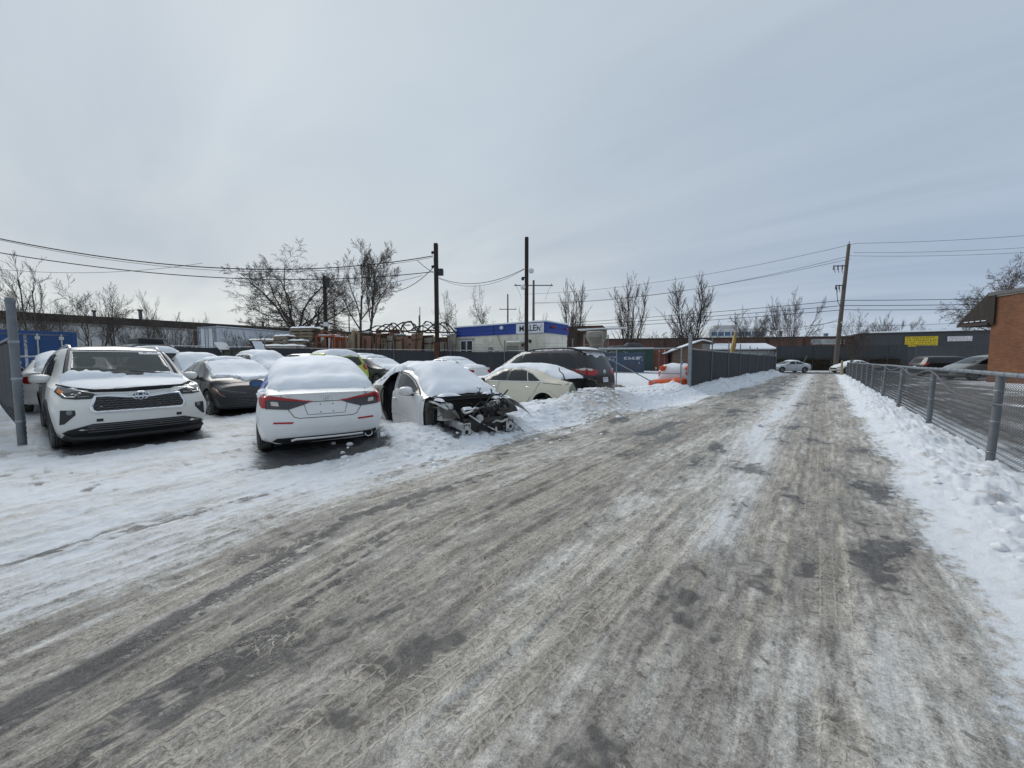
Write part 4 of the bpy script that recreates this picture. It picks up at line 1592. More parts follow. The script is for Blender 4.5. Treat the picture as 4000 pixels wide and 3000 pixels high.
# ------------------------------------------------------------------- portable office behind the fence
def office():
    a = math.atan2(.6, 7.2)
    t = thing('portable_office', 'cream portable site office with a blue band and snow on its flat roof', 'building', (-12.4, 17.9, .1), math.pi + math.atan2(.08, 1))
    # local x runs left along the long side, local y away from it (negative = behind)
    CREAM = simple('cream_cladding', (.72, .70, .61), .6, 0, .06, 3, 0, dirt=(.22, .18, .12), dirt_amt=.5)
    BLUE = striped('blue_fascia', (.014, .052, .29), .15, .4, .45, 2, (.05, .07, .2), .4)
    W, D, H = 7.2, 2.7, 3.55
    m = MB().box((W / 2, -D / 2, H / 2), (W, D, H))
    m.build('wall', CREAM, t)
    for k in range(13):
        x = .3 + k * .57
        m = MB().box((x, .006, 1.4), (.03, .012, 2.75))
        m.build('wall_batten', CREAM, t)
    for k in range(3):
        m = MB().box((-.006, -.5 - k * .8, 1.4), (.012, .03, 2.75))
        m.build('wall_batten', CREAM, t)
    m = MB().box((W / 2, -D / 2, H - .32), (W + .14, D + .14, .64))
    m.build('fascia', BLUE, t)
    for k in range(3):
        m = MB().box((W / 2, -D / 2, H - .14 - .18 * k), (W + .18, D + .18, .03))
        m.build('fascia_rib', BLUE, t)
    m = MB().box((W / 2 + .2, .075, H - .32), (.03, .03, .66))
    m.build('fascia_joint', SEAM, t)
    roof_snow([(-.1, .12), (W + .1, .12), (W + .1, -D - .1), (-.1, -D - .1)], H, .10, t)
    # window with white frame
    m = MB()
    wx, wz = W - 1.05, 2.0
    for (dx, dz, sx, sz) in ((-.55, 0, .07, 1.35), (.55, 0, .07, 1.35), (0, .64, 1.17, .07), (0, -.64, 1.17, .07), (.0, 0, .07, 1.3)):
        m.box((wx + dx, .04, wz + dz), (sx, .08, sz))
    f = m.build('window_frame', PLATEW, t)
    for dx in (-.28, .28):
        m = MB().box((wx + dx, .02, wz), (.47, .03, 1.2))
        m.build('window_pane', GREYGLASS, f)
    m = MB().box((wx, .06, wz + .74), (1.35, .12, .06))
    m.build('window_hood', GALV, f)
    # air conditioner box with snow, conduit, lamps
    m = MB().box((1.95, .30, 1.95), (1.05, .58, .85), bev=.02)
    ac = m.build('air_conditioner', simple('dull_cream_metal', (.38, .36, .29), .6, 0, .15, 3, 0, dirt=(.2, .16, .1)), t)
    for k in range(6):
        m = MB().box((1.95, .595, 1.65 + .1 * k), (.9, .02, .03))
        m.build('vent_slat', GALVDARK, ac)
    m = MB().box((1.95, .30, 2.42), (1.0, .52, .10), bev=.04)
    m.build('snow_cap', SNOW, ac)
    m = MB().box((4.1, .05, 1.9), (.28, .1, .5), bev=.01)
    m.build('meter_box', GALV, t)
    m = MB().tube([(4.1, .06, 1.7), (4.1, .06, .1)], .03, 6)
    m.build('conduit', BLACKPL, t)
    for pts in ([(4.0, .07, 2.1), (3.6, .09, 1.85), (2.9, .09, 1.95), (2.5, .08, 2.1)], [(4.2, .07, 1.8), (4.8, .09, 1.2), (5.2, .07, .8)], [(3.5, .08, 2.9), (3.2, .1, 2.3), (3.0, .08, 2.0)]):
        m = MB().tube(pts, .012, 5)
        m.build('wall_cable', HOSEB, t)
    for (x, y) in ((3.1, .1), (W - .1, .1), (.35, .1)):
        m = MB()
        m.lathe([(0, .16), (.09, .15), (.13, .06), (.10, -.02), (0, -.05)], 'y', c=(x, y, H - .22), n=12)
        m.build('flood_lamp', PLATEW, t, 50)
    for (y) in (-.5, -.75, -2.3):
        m = MB()
        m.lathe([(0, -.14), (.06, -.13), (.08, -.04), (0, .0)], 'x', c=(-.08, y, H - .28), n=10)
        m.build('marker_lamp', TAILR, t, 50)
    m = MB().box((1.05, .095, H - .34), (1.95, .03, .58))
    s = m.build('name_board', PLATEW, t)
    text('board_lettering', 'MILLER', .50, frame((1.05, .115, H - .35), (-1, 0, 0), (0, 0, 1)), INKB, s, .004, .006, .98)
    return t


HOSEB = simple('black_cable', (.015, .015, .015), .7)
TAILR = simple('red_marker_lens', (.30, .02, .02), .3)
INKB = simple('navy_lettering', (.012, .018, .06), .5)
office()


# ------------------------------------------------------------------- far background blocks
def far_blocks():
    x, y = pol(U(1590), 150)
    t = thing('office_block', 'pale office block with blue glass bands far behind the bare trees', 'building', (x, y, 0), R(30))
    PALE = simple('pale_precast', (.48, .49, .49), .7, 0, .1, .5)
    BLUEG = glassmat('blue_ribbon_glass', (.05, .10, .18), .15)
    m = MB().box((0, 6, 7.1), (21, 12, 14.2))
    m.build('wall', PALE, t)
    for k in range(4):
        w = MB().box((0, -.05, 2.2 + k * 3.3), (20, .3, 1.5)).build('window_band', BLUEG, t)
    for k in range(9):
        MB().box((-10 + k * 2.5, -.25, 7.0), (.35, .25, 14)).build('pier', PALE, t)
    MB().box((-4, 6, 15.0), (9, 8, 1.6)).build('penthouse', PALE, t)
    x, y = pol(U(1262), 62)
    t = thing('brown_building', 'plain brown flat roofed block showing above the right end of the portable office', 'building', (x, y, 0), R(20))
    w = MB().box((0, 4, 3.5), (5.6, 8, 7.0)).build('wall', simple('brown_render', (.15, .08, .05), .85, 0, .2, .5), t)
    MB().box((0, 4, 7.05), (5.8, 8.2, .15)).build('roof_edge', DARKTRIM, t)
    # low long brick sheds along the horizon
    for i, (u0, u1, d, z, lab) in enumerate(((1290, 1400, 105, 5.6, 'low dark brick factory with rooftop boxes far behind the green container'), (1395, 1560, 92, 4.6, 'low red brown factory wall behind the snowy roofed brown shed'))):
        a, b = Vector(pol(U(u0), d)), Vector(pol(U(u1), d))
        L = (b - a).length
        t = thing('factory', lab, 'building', (a.x, a.y, 0), math.atan2(b.y - a.y, b.x - a.x))
        w = MB().box((L / 2, 5, z / 2), (L, 10, z)).build('wall', BROWNBRICK, t)
        wall_uv(w)
        rng = random.Random(i)
        MB().box((L / 2, 5, z + .06), (L + .2, 10.2, .14)).build('roof_edge', DARKTRIM, t)
        for k in range(5):
            h = rng.uniform(.6, 2.0)
            MB().box((L * (k + .4) / 5, 5, z + .1 + h / 2), (rng.uniform(1.2, 3.2), 2, h)).build('rooftop_box', GALVDARK if k % 2 else CONC, t)


far_blocks()


# ------------------------------------------------------------------- containers, trailer, skip
RODW = simple('pale_lock_rod', (.42, .43, .42), .5, 0, .15)


def container(name, label, loc, rz, L, mat, doors=True, marks=(), snow=True, H=2.59):
    """local x to the right along the end wall (2.44 m), local y back along the length; ribs are built"""
    t = thing(name, label, 'container', loc, rz)
    W = 2.44
    fr = MB()
    for x in (.07, W - .07):
        for y in (.07, L - .07):
            fr.box((x, y, H / 2), (.14, .14, H))
    for z in (.08, H - .06):
        for y in (.07, L - .07):
            fr.box((W / 2, y, z), (W - .28, .13, .12))
        for x in (.07, W - .07):
            fr.box((x, L / 2, z), (.13, L - .28, .12))
    fr.build('frame', mat, t)
    for x in (.05, W - .05):
        m = MB()
        n = int(L / .28)
        vs, fs = [], []
        s = -1 if x < 1 else 1
        for i in range(n * 4 + 1):
            y = .14 + (L - .28) * i / (n * 4)
            o = .0 if i % 4 in (0, 3) else -.036
            for z in (.14, H - .12):
                vs.append((x + s * o, y, z))
        for i in range(n * 4):
            fs.append((2 * i, 2 * i + 1, 2 * i + 3, 2 * i + 2))
        m.add(vs, fs).build('ribbed_side', mat, t)
    MB().box((W / 2, L / 2, H - .06), (W - .1, L - .1, .06)).build('roof', mat, t)
    for k in (0, 1):
        d = MB().box((W * (.27 + .46 * k), .06, H / 2), (W / 2 - .17, .05, H - .3)).build('door', mat, t)
        for q in range(5):
            MB().box((W * (.27 + .46 * k), .028, .45 + q * (H - .9) / 4), (W / 2 - .25, .02, .05)).build('door_rib', mat, d)
        for x in (W * (.27 + .46 * k) - .28, W * (.27 + .46 * k) + .28):
            MB().tube([(x, .0, .12), (x, .0, H - .1)], .022, 6).build('lock_rod', RODW, d)
            for z in (.25, H - .25):
                MB().box((x, .0, z), (.12, .05, .12)).build('rod_clamp', RODW, d)
    for (s, x, z, sz, m_) in marks:
        text('container_lettering', s, sz, frame((x, .022, z), (1, 0, 0), (0, 0, 1)), m_, t, .003, .004)
    if snow:
        roof_snow([(.03, .03), (W - .03, .03), (W - .03, L - .03), (.03, L - .03)], H, .09, t)
    return t


CBLUE = simple('blue_container_paint', (.007, .052, .175), .5, 0, .15, 2, 0, dirt=(.05, .04, .03), dirt_amt=.5)
CGREEN = simple('green_container_paint', (.012, .055, .045), .55, 0, .2, 2, 0, dirt=(.05, .04, .03), dirt_amt=.5)
CRED = simple('rust_red_container_paint', (.20, .045, .022), .6, 0, .25, 2, 0, dirt=(.08, .04, .02), dirt_amt=.6)
PILOR = simple('orange_lettering', (.65, .20, .02), .5)
c = container('shipping_container', 'blue shipping container with white lock rods and lettering beside the left gate post', (-22.1, -2.2, .02), R(90), 6.1, CBLUE, marks=(('PCIU', 1.62, 1.25, .19, PLATEW), ('459', 2.12, 1.25, .19, PLATEW), ('MAX.', 1.55, .72, .15, PLATEW), ('GR', 2.02, .72, .15, PLATEW)), snow=False, H=2.46)
m = MB().box((.62, .025, 1.15), (.95, .02, .42)).build('logo_board', PLATEW, c)
text('logo_lettering', 'PIL', .40, frame((.62, .012, 1.14), (1, 0, 0), (0, 0, 1)), PILOR, m, .003, .012, 1.25)
x, y = pol(U(1290), 45)
c = container('shipping_container', 'dark green shipping container with black tarpaulins on its roof', (x, y, .15), R(-62), 6.1, CGREEN, snow=True)
x, y = pol(U(1392), 42)
c = container('shipping_container', 'rust red shipping container standing beside the green one', (x, y, .12), R(18), 6.1, CRED, marks=(('21', 1.95, 2.0, .3, PLATEW), ('8', .6, 2.1, .2, PLATEW)), snow=True)
CTARP = simple('black_tarpaulin', (.018, .019, .021), .5, 0, .3, 3, .5)
tx, ty = pol(U(1362), 42.5)
m = MB()
rng = random.Random(3)
vs, fs = [], []
for i in range(12):
    for j in range(8):
        u_, v_ = i / 11 - .5, j / 7 - .5
        e = max(0, 1 - (2 * u_) ** 4) * max(0, 1 - (2 * v_) ** 4)
        vs.append((u_ * 4.4, v_ * 2.2, .55 * e ** .6 * (.7 + .5 * rng.random()) * (1 if u_ > 0 else .55)))
for i in range(11):
    for j in range(7):
        fs.append((i * 8 + j, i * 8 + j + 1, (i + 1) * 8 + j + 1, (i + 1) * 8 + j))
o = m.add(vs, fs).build('tarpaulin', CTARP, None, 50, (tx - 1.0, ty + .8, 2.84), (0, 0, R(34)))
tag(o, 'crumpled black tarpaulin heaped on the roof of the dark green container', 'tarpaulin')


def skip():
    x, y = pol(U(1302), 37)
    t = thing('waste_skip', 'blue open top waste skip with white lettering and wood sticking out', 'skip', (x, y, .1), R(26))
    BL = simple('faded_blue_steel', (.045, .075, .135), .6, 0, .2, 2, 0, dirt=(.1, .06, .04), dirt_amt=.6)
    L, W, H = 3.9, 2.2, 2.0
    m = MB()
    for (c, s) in (((L / 2, .03, H / 2), (L, .06, H)), ((L / 2, W - .03, H / 2), (L, .06, H)), ((.03, W / 2, H / 2), (.06, W - .12, H)), ((L - .03, W / 2, H / 2), (.06, W - .12, H)), ((L / 2, W / 2, .1), (L - .12, W - .12, .1))):
        m.box(c, s)
    m.build('shell', BL, t)
    for k in range(6):
        MB().box((.1 + k * (L - .2) / 5, -.05, H / 2), (.10, .10, H)).build('rib', BL, t)
    for z in (.1, H):
        MB().box((L / 2, -.06, z), (L + .1, .14, .12)).build('rim', BL, t)
    text('skip_lettering', 'GO-GER', .36, frame((2.75, -.012, 1.5), (1, 0, 0), (0, 0, 1)), PLATEW, t, .003, .015, 1.1)
    scrawl('skip_lettering', .95, .5, 2, frame((.7, -.004, 1.5), (1, 0, 0), (0, 0, 1)), PLATEW, t, 6)
    scrawl('skip_lettering', .4, .8, 3, frame((3.6, -.004, 1.35), (1, 0, 0), (0, 0, 1)), PLATEW, t, 7)
    rr = random.Random(9)
    for k in range(9):
        xx = rr.uniform(.3, 3.4)
        MB().beam((xx, rr.uniform(.4, 1.8), 1.9), (xx + rr.uniform(-1.2, 1.2), rr.uniform(.4, 1.8), 2.0 + rr.uniform(.05, .35)), .14, .04).build('scrap_board', WOODS[k % 3], t)
    roof_snow([(.1, .1), (L - .1, .1), (L - .1, W - .1), (.1, W - .1)], 1.75, .15, t, 'snow_load')


WOODS = [simple('weathered_wood', (.26, .21, .155), .85, 0, .3, 5, .25, stretch=(.3, 4, 4)), simple('grey_wood', (.20, .185, .16), .9, 0, .3, 5, .25, stretch=(.3, 4, 4)), simple('tan_wood', (.33, .25, .155), .85, 0, .25, 5, .25, stretch=(.3, 4, 4)), simple('dark_wood', (.085, .055, .035), .9, 0, .35, 5, .3, stretch=(.3, 4, 4))]
skip()


def trailer():
    t = thing('semi_trailer', 'white box semi trailer with closed rear doors behind the parked cars', 'trailer', (-41.3, 8.5, .65), math.atan2(.3, .95))
    # local x runs right along the rear face (from the left corner), origin at the right rear corner; y back along the body
    TW = simple('dull_white_aluminium', (.50, .53, .57), .5, .0, .1, .8, 0, dirt=(.30, .30, .30), dirt_amt=.5)
    W, L, H = 2.5, 12.5, 2.75
    z0 = 1.0
    MB().box((-W / 2, L / 2, z0 + H / 2), (W, L, H)).build('box', TW, t)
    f = MB()
    for (x, z, sx, sz) in ((-W + .06, z0 + H / 2, .14, H + .1), (-.06, z0 + H / 2, .14, H + .1), (-W / 2, z0 + H - .05, W - .26, .16), (-W / 2, z0 + .06, W - .26, .16)):
        f.box((x, -.06, z), (sx, .14, sz))
    f.build('rear_frame', GALV, t)
    for k in (0, 1):
        x = -W * (.27 + .46 * k)
        d = MB().box((x, -.04, z0 + H / 2), (W / 2 - .16, .06, H - .25)).build('rear_door', TW, t)
        for dx in (-.35, .35):
            MB().tube([(x + dx, -.09, z0 + .1), (x + dx, -.09, z0 + H - .1)], .022, 6).build('lock_rod', GALVDARK, d)
        for z in (.5, 1.4, 2.3):
            MB().box((x + (.5 if k == 0 else -.5), -.08, z0 + z), (.16, .04, .09)).build('hinge', GALVDARK, d)
    for k in range(24):
        MB().box((.008, .3 + k * .52, z0 + H / 2), (.016, .03, H - .1)).build('side_seam', TW, t)
    MB().box((.02, L / 2, z0 + H - .04), (.06, L, .1)).build('top_rail', GALV, t)
    MB().box((.02, L / 2, z0 + .04), (.06, L, .12)).build('bottom_rail', GALV, t)
    roof_snow([(-W, 0), (0, 0), (0, L), (-W, L)], z0 + H, .06, t)
    for y in (1.2, 2.4):
        for x in (-.25, -W + .25):
            w = MB().lathe([(.3, -.14), (.5, -.12), (.5, .12), (.3, .14), (.3, -.14)], 'x', c=(x, y, .5), n=18).build('wheel', RUBBERB, t, 40)
    MB().box((-W / 2, 1.8, .8), (1.2, 2.4, .3)).build('bogie', GALVDARK, t)
    for x in (-.5, -W + .5):
        MB().box((x, 9.5, .5), (.12, .12, 1.0)).build('landing_leg', GALVDARK, t)


RUBBERB = simple('tyre_rubber', (0.022, 0.022, 0.022), 0.85, 0, 0.25, 10, 0.2, dirt=(0.30, 0.29, 0.27), dirt_amt=0.5)
trailer()


def small_sheds():
    x, y = pol(U(1452), 40)
    t = thing('shed', 'brown shed with a sloping snow covered roof behind the gate', 'shed', (x, y, .1), R(25))
    SH = simple('brown_board_wall', (.155, .105, .08), .85, 0, .15, 2, .1)
    m = MB()
    W, D = 3.6, 4.0
    # mono pitch: low on the left, high on the right
    vs = [(0, 0, 0), (W, 0, 0), (W, D, 0), (0, D, 0), (0, 0, 2.2), (W * .8, 0, 3.25), (W, 0, 3.1), (W, D, 3.1), (W * .8, D, 3.25), (0, D, 2.2)]
    fs = [(0, 1, 6, 5, 4), (1, 2, 7, 6), (2, 3, 9, 8, 7), (3, 0, 4, 9)]
    m.add(vs, fs).build('wall', SH, t)
    m = MB()
    a, b, c = (-.95, 1.90), (W * .8, 3.34), (W + .35, 3.05)
    for (p, q) in ((a, b), (b, c)):
        m.beam((p[0], D / 2, p[1]), (q[0], D / 2, q[1]), D + .6, .12)
    m.build('roof', DARKTRIM, t)
    m = MB()
    for (p, q) in ((a, b), (b, (c[0] - .1, c[1] + .03))):
        m.beam((p[0] + .05, D / 2, p[1] + .12), (q[0], D / 2, q[1] + .12), D + .5, .14)
    m.build('roof_snow', SNOW, t)
    for z in (.4, .8, 1.2, 1.6, 2.0):
        MB().box((W / 2, -.012, z), (W, .024, .02)).build('wall_joint', DARKTRIM, t)
    MB().box((W * .9, -.03, 2.75), (.75, .05, .6)).build('gable_panel', simple('grey_panel', (.22, .21, .20), .7), t)
    x, y = pol(U(1537), 52)
    t = thing('site_cabin', 'low grey cabin with a thick snow covered roof behind the screened fence', 'cabin', (x, y, .1), R(33))
    W = 8.2
    MB().box((W / 2, 1.3, 1.35), (W, 2.6, 2.7)).build('wall', simple('pale_grey_cabin_wall', (.33, .34, .35), .7, 0, .12, 1), t)
    for k in range(4):
        MB().box((1.0 + k * 2.0, -.02, 1.75), (1.1, .05, .7)).build('window', GREYGL, t)
    MB().beam((W / 2, -.3, 2.72), (W / 2, 2.9, 3.55), W + .5, .12, up=(0, 0, 1)).build('roof', DARKTRIM, t)
    MB().beam((W / 2, -.3, 2.86), (W / 2, 2.9, 3.72), W + .4, .16, up=(0, 0, 1)).build('roof_snow', SNOW, t)


GREYGL = glassmat('grey_window_glass', (.05, .055, .06), .1)
small_sheds()


def hopper():
    x, y = pol(U(1287), 52)
    t = thing('cement_hopper', 'grey steel hopper on a braced frame beside the portable office', 'hopper', (x, y, 0), R(10))
    S = simple('pale_grey_steel', (.30, .29, .26), .6, .1, .2, 1, 0, dirt=(.15, .10, .06), dirt_amt=.6)
    MB().lathe([(.25, 2.6), (1.45, 4.6), (1.45, 5.3), (1.3, 5.42), (0, 5.5)], 'z', n=20).build('drum', S, t, 30)
    for sx in (-1.3, 1.3):
        for sy in (-1.3, 1.3):
            MB().box((sx, sy, 2.5), (.16, .16, 5.0)).build('leg', S, t)
    for (a, b) in (((-1.3, -1.3, .5), (1.3, -1.3, 3.4)), ((1.3, -1.3, .5), (-1.3, -1.3, 3.4)), ((-1.3, -1.3, 3.6), (1.3, -1.3, 3.6))):
        MB().beam(a, b, .1, .08).build('brace', S, t)
    MB().box((.8, 0, 5.75), (6.6, 1.4, .18)).build('canopy_deck', SNOW, t)
    x, y = pol(U(1251), 44)
    t = thing('lorry', 'white lorry cab just past the right corner of the portable office', 'lorry', (x, y, .05), R(120))
    CW = simple('white_cab_paint', (.62, .63, .63), .4)
    MB().box((0, 0, 1.9), (2.0, 2.2, 1.9), bev=.15).build('cab', CW, t, 40)
    MB().box((1.01, 0, 2.2), (.04, 1.8, .75)).build('windscreen', GREYGL, t)
    for s in (1, -1):
        MB().box((.3, s * 1.11, 2.2), (.8, .03, .65)).build('side_window', GREYGL, t)
    MB().box((-3.5, 0, .9), (5.2, 1.1, .3)).build('chassis', GALVDARK, t)
    for xx in (.2, -3.6, -4.8):
        for s in (1, -1):
            MB().lathe([(.28, -.14), (.48, -.12), (.48, .12), (.28, .14), (.28, -.14)], 'y', c=(xx, s * .95, .48), n=16).build('wheel', RUBBERB, t, 40)


hopper()


def excavator():
    x, y = pol(U(1577), 31)
    t = thing('excavator', 'yellow excavator arm rising above the dark screened fence', 'excavator', (x, y, .1), R(40))
    YE = simple('worn_yellow_paint', (.33, .22, .06), .6, 0, .2, 3, .1, dirt=(.16, .10, .04), dirt_amt=.6)
    MB().beam((-1.2, 0, .8), (.1, 0, 1.6), .30, .36, bev=.03).build('boom', YE, t)
    a = MB().beam((-.02, 0, 1.4), (.30, 0, 3.35), .24, .20, bev=.02).build('arm', YE, t)
    MB().beam((.28, 0, 3.3), (.35, 0, 3.68), .14, .13, bev=.02).build('arm_tip', YE, a)
    MB().beam((.16, 0, 1.5), (.36, 0, 2.72), .16, .14, bev=.02).build('linkage', YE, t)
    MB().box((-1.9, 0, 1.0), (2.0, 1.7, .9), bev=.08).build('house', YE, t)
    MB().box((-1.4, .5, 1.35), (.9, .7, .5), bev=.05).build('cab_base', YE, t)
    for s in (1, -1):
        MB().box((-1.8, s * .75, .32), (2.4, .4, .6), bev=.2).build('track', RUBBERB, t)


excavator()
# =================================================================== FENCES
def chain_link(a, b, z0, z1, cell, r, mat, parent, name='chain_link', zfun=None):
    """woven wire between two ground points: zigzag wires, three-sided, joined as one part"""
    a, b = np.array(a, float), np.array(b, float)
    L = np.linalg.norm(b - a)
    d = (b - a) / L
    nrm = np.array([-d[1], d[0]])
    n = int(L / cell)
    m = int((z1 - z0) / (cell * .5))
    k = np.arange(m + 1)
    zs = z0 + (z1 - z0) * k / m
    V, F = [], []
    base = 0
    for i in range(n):
        s = (i + .5) * cell + np.where(k % 2 == 0, -cell * .52, cell * .52)
        s = np.clip(s, 0, L)
        o = np.where(k % 2 == 0, -r * .9, r * .9)
        px = a[0] + d[0] * s + nrm[0] * o
        py = a[1] + d[1] * s + nrm[1] * o
        zz = zs.copy()
        if zfun is not None:
            g = zfun(px, py)
            zz = zz + g
        ring = []
        for (dx, dz) in ((0.0, 1.0), (.87, -.5), (-.87, -.5)):
            ring.append(np.stack([px + d[0] * dx * r + nrm[0] * dz * r, py + d[1] * dx * r + nrm[1] * dz * r, zz], 1))
        P = np.stack(ring, 1).reshape(-1, 3)
        V.append(P)
        q = np.arange(m)[:, None] * 3
        f = np.concatenate([np.stack([q[:, 0] + j, q[:, 0] + (j + 1) % 3, q[:, 0] + 3 + (j + 1) % 3, q[:, 0] + 3 + j], 1) for j in range(3)])
        F.append(f + base)
        base += 3 * (m + 1)
    V = np.concatenate(V)
    F = np.concatenate(F)
    o = np_mesh(name, V, F, mat, parent)
    o['kind'] = 'stuff'
    return o


def np_mesh(name, V, F, mat, parent=None, smooth=False):
    me = bpy.data.meshes.new(name)
    me.vertices.add(len(V))
    me.vertices.foreach_set('co', np.ascontiguousarray(V, np.float32).ravel())
    k = F.shape[1]
    me.loops.add(F.size)
    me.loops.foreach_set('vertex_index', np.ascontiguousarray(F, np.int32).ravel())
    me.polygons.add(len(F))
    me.polygons.foreach_set('loop_start', np.arange(0, F.size, k, dtype=np.int32))
    me.update(calc_edges=True)
    me.materials.append(mat)
    if smooth:
        me.shade_smooth()
    return link_mesh(name, me, parent)


POSTG = simple('weathered_grey_pipe', (.15, .165, .18), .5, .3, .2, 8, .08, dirt=(.09, .09, .09))
WIRE = simple('zinc_wire', (.09, .10, .11), .5, .4, .15)


def post_mesh(r, h, cap=True, n=12):
    m = MB()
    m.lathe([(r, -.3), (r, h), (r * 1.12, h), (r * 1.12, h + .03), (r * .6, h + .055), (0, h + .06)] if cap else [(r, -.3), (r, h), (0, h)], 'z', n=n)
    return m.mesh('post', POSTG, 40)


def right_fence():
    t = thing('chain_link_fence', 'low chain link fence with a grey pipe rail along the right snow bank', 'fence', (1.74, 3, 0))
    pm = post_mesh(.042, 1.15)
    ys = [4.05, 7.67, 11.32, 14.85, 18.9, 22.75, 25.2, 28.2, 32, 36, 40, 44]
    leans = [0, .06, .05, .10, .09, .03, .02, .03, .02, .02, .02, .02]
    for i, y in enumerate(ys):
        o = link_mesh('post', pm, t, (0 + (-.05 if i == 3 else 0), y - 3, .08 - .05), (0, leans[i] * .5, 0))
        if i < 5:
            for z in (.18, .58, .98):
                m = MB().lathe([(.046, z - .006), (.050, z), (.046, z + .006)], 'z', n=12).build('tie_band', GALV, o, 40)
    gys = np.arange(1.0, 46.0, 5.0)
    gzs = np.full(len(gys), .08)
    pts = [(1.76 + .008 * math.sin(y * .9), y, .08 + 1.145 + .006 * math.sin(y * .8)) for y in np.arange(1.0, 44.2, .6)]
    MB().tube([(p[0] - 1.74, p[1] - 3, p[2]) for p in pts], .027, 8).build('top_rail', GALV, t, 60)
    rng = random.Random(2)
    wraps = MB()
    for k in range(60):
        y = 3.2 + k * .42
        z = float(np.interp(y, [p[1] for p in pts], [p[2] for p in pts]))
        wraps.tube([(.02 + .033 * math.cos(a), y - 3 + .02 * a / 6.28, z + .033 * math.sin(a)) for a in [j * math.pi / 5 for j in range(10)]], .004, 4)
    o = wraps.build('rail_wire', GALV, t)
    o['kind'] = 'stuff'
    # slack cable hung from the rail
    span = [(3.2, 1.10), (7.7, .78), (9.2, .80), (11.3, 1.12), (13.2, .98), (14.85, 1.13), (16.8, 1.03), (18.9, 1.13), (20.8, 1.06), (22.7, 1.14)]
    yy = np.arange(3.2, 22.7, .22)
    zz = pchip([s[0] for s in span], [s[1] for s in span], yy)
    MB().tube([(-.045, y - 3, z + .07) for y, z in zip(yy, zz)], .013, 6).build('slack_cable', GREYPL, t, 60)

    def zf(px, py):
        return np.interp(py, gys, gzs) - .02
    o = chain_link((1.79, 2.0), (1.79, 20.0), -.03, 1.15, .078, .0046, WIRE, None, zfun=zf)
    o.parent = t
    o.location = (-1.74, -3, 0)
    o = chain_link((1.79, 20.0), (1.79, 44.0), -.03, 1.15, .125, .0065, WIRE, None, zfun=zf)
    o.parent = t
    o.location = (-1.74, -3, 0)
    return t


right_fence()


def screened_fence():
    x0, y0, x1, y1 = -4.27, 16.8, -4.03, 51.8
    t = thing('screened_fence', 'tall chain link fence covered in dark privacy mesh along the left of the lane', 'fence', (x0, y0, 0))
    pm = post_mesh(.030, 2.42, n=8)
    ys = [20.5, 24.6, 28.4, 32.4, 36.2, 40.3, 44.2, 48.0]
    f = lambda y: x0 + (x1 - x0) * (y - y0) / (y1 - y0)
    for y in ys:
        link_mesh('post', pm, t, (f(y) - x0 + .05, y - y0, 0))
    m = MB().lathe([(.075, -.3), (.075, 2.44), (.085, 2.44), (.085, 2.48), (0, 2.50)], 'z', n=16)
    m.build('gate_post', GALV, t, 40)
    m = MB().lathe([(.06, -.3), (.06, 2.3), (0, 2.33)], 'z', c=(x1 - x0, y1 - y0, 0), n=12)
    m.build('end_post', GALV, t, 40)
    # screen panels between posts, each a slightly billowing sheet with a hem
    allp = [y0 + .08] + ys + [y1]
    for a, b in zip(allp, allp[1:]):
        vs, fs = [], []
        n, k = 10, 8
        for i in range(n + 1):
            y = a + (b - a) * i / n
            for j in range(k + 1):
                z = .06 + (1.85 - .06) * j / k
                bl = .035 * math.sin(math.pi * i / n) * math.sin(math.pi * j / k) + .010 * math.sin(y * 5 + j)
                sag = -.012 * math.sin(math.pi * i / n) * (j == k)
                vs.append((f(y) - x0 + .02 + bl, y - y0, z + sag))
        for i in range(n):
            for j in range(k):
                fs.append((i * (k + 1) + j, (i + 1) * (k + 1) + j, (i + 1) * (k + 1) + j + 1, i * (k + 1) + j + 1))
        MB().add(vs, fs).build('privacy_screen', SCREEN, t, 60)
    MB().tube([(f(y) - x0, y - y0, 1.89) for y in np.arange(y0, y1, 1.5)], .022, 8).build('top_rail', GALV, t, 60)
    for z in (2.1, 2.25, 2.38):
        MB().tube([(f(y) - x0, y - y0, z + .01 * math.sin(y * 2)) for y in np.arange(y0, y1, 1.0)], .004, 4).build('barbed_wire', WIRE, t)
    return t


screened_fence()


def gate():
    t = thing('gate', 'wide chain link gate with a diagonal brace beside the tall gate post', 'gate', (-4.5, 16.6, 0))
    y1 = -.15
    xs = (-.06, -2.9, -5.2)
    for x in xs:
        MB().tube([(x, y1 * abs(x) / 5, .12), (x, y1 * abs(x) / 5, 1.93)], .028, 8).build('upright', GALV, t, 50)
    for z in (1.92, .84, .14):
        MB().tube([(xs[0], 0, z), (xs[2], y1, z)], .024, 8).build('frame_rail', GALV, t, 50)
    MB().tube([(-.75, -.03, .20), (-3.2, -.10, 1.45), (-4.1, -.12, 1.92)], .026, 8).build('diagonal_brace', GALV, t, 50)
    MB().box((-.02, -.04, 1.3), (.06, .10, .16), bev=.01).build('latch', GALV, t)
    o = chain_link((0.0, .03), (-5.2, y1 + .03), .14, 1.92, .10, .0055, WIRE, t)
    return t


gate()


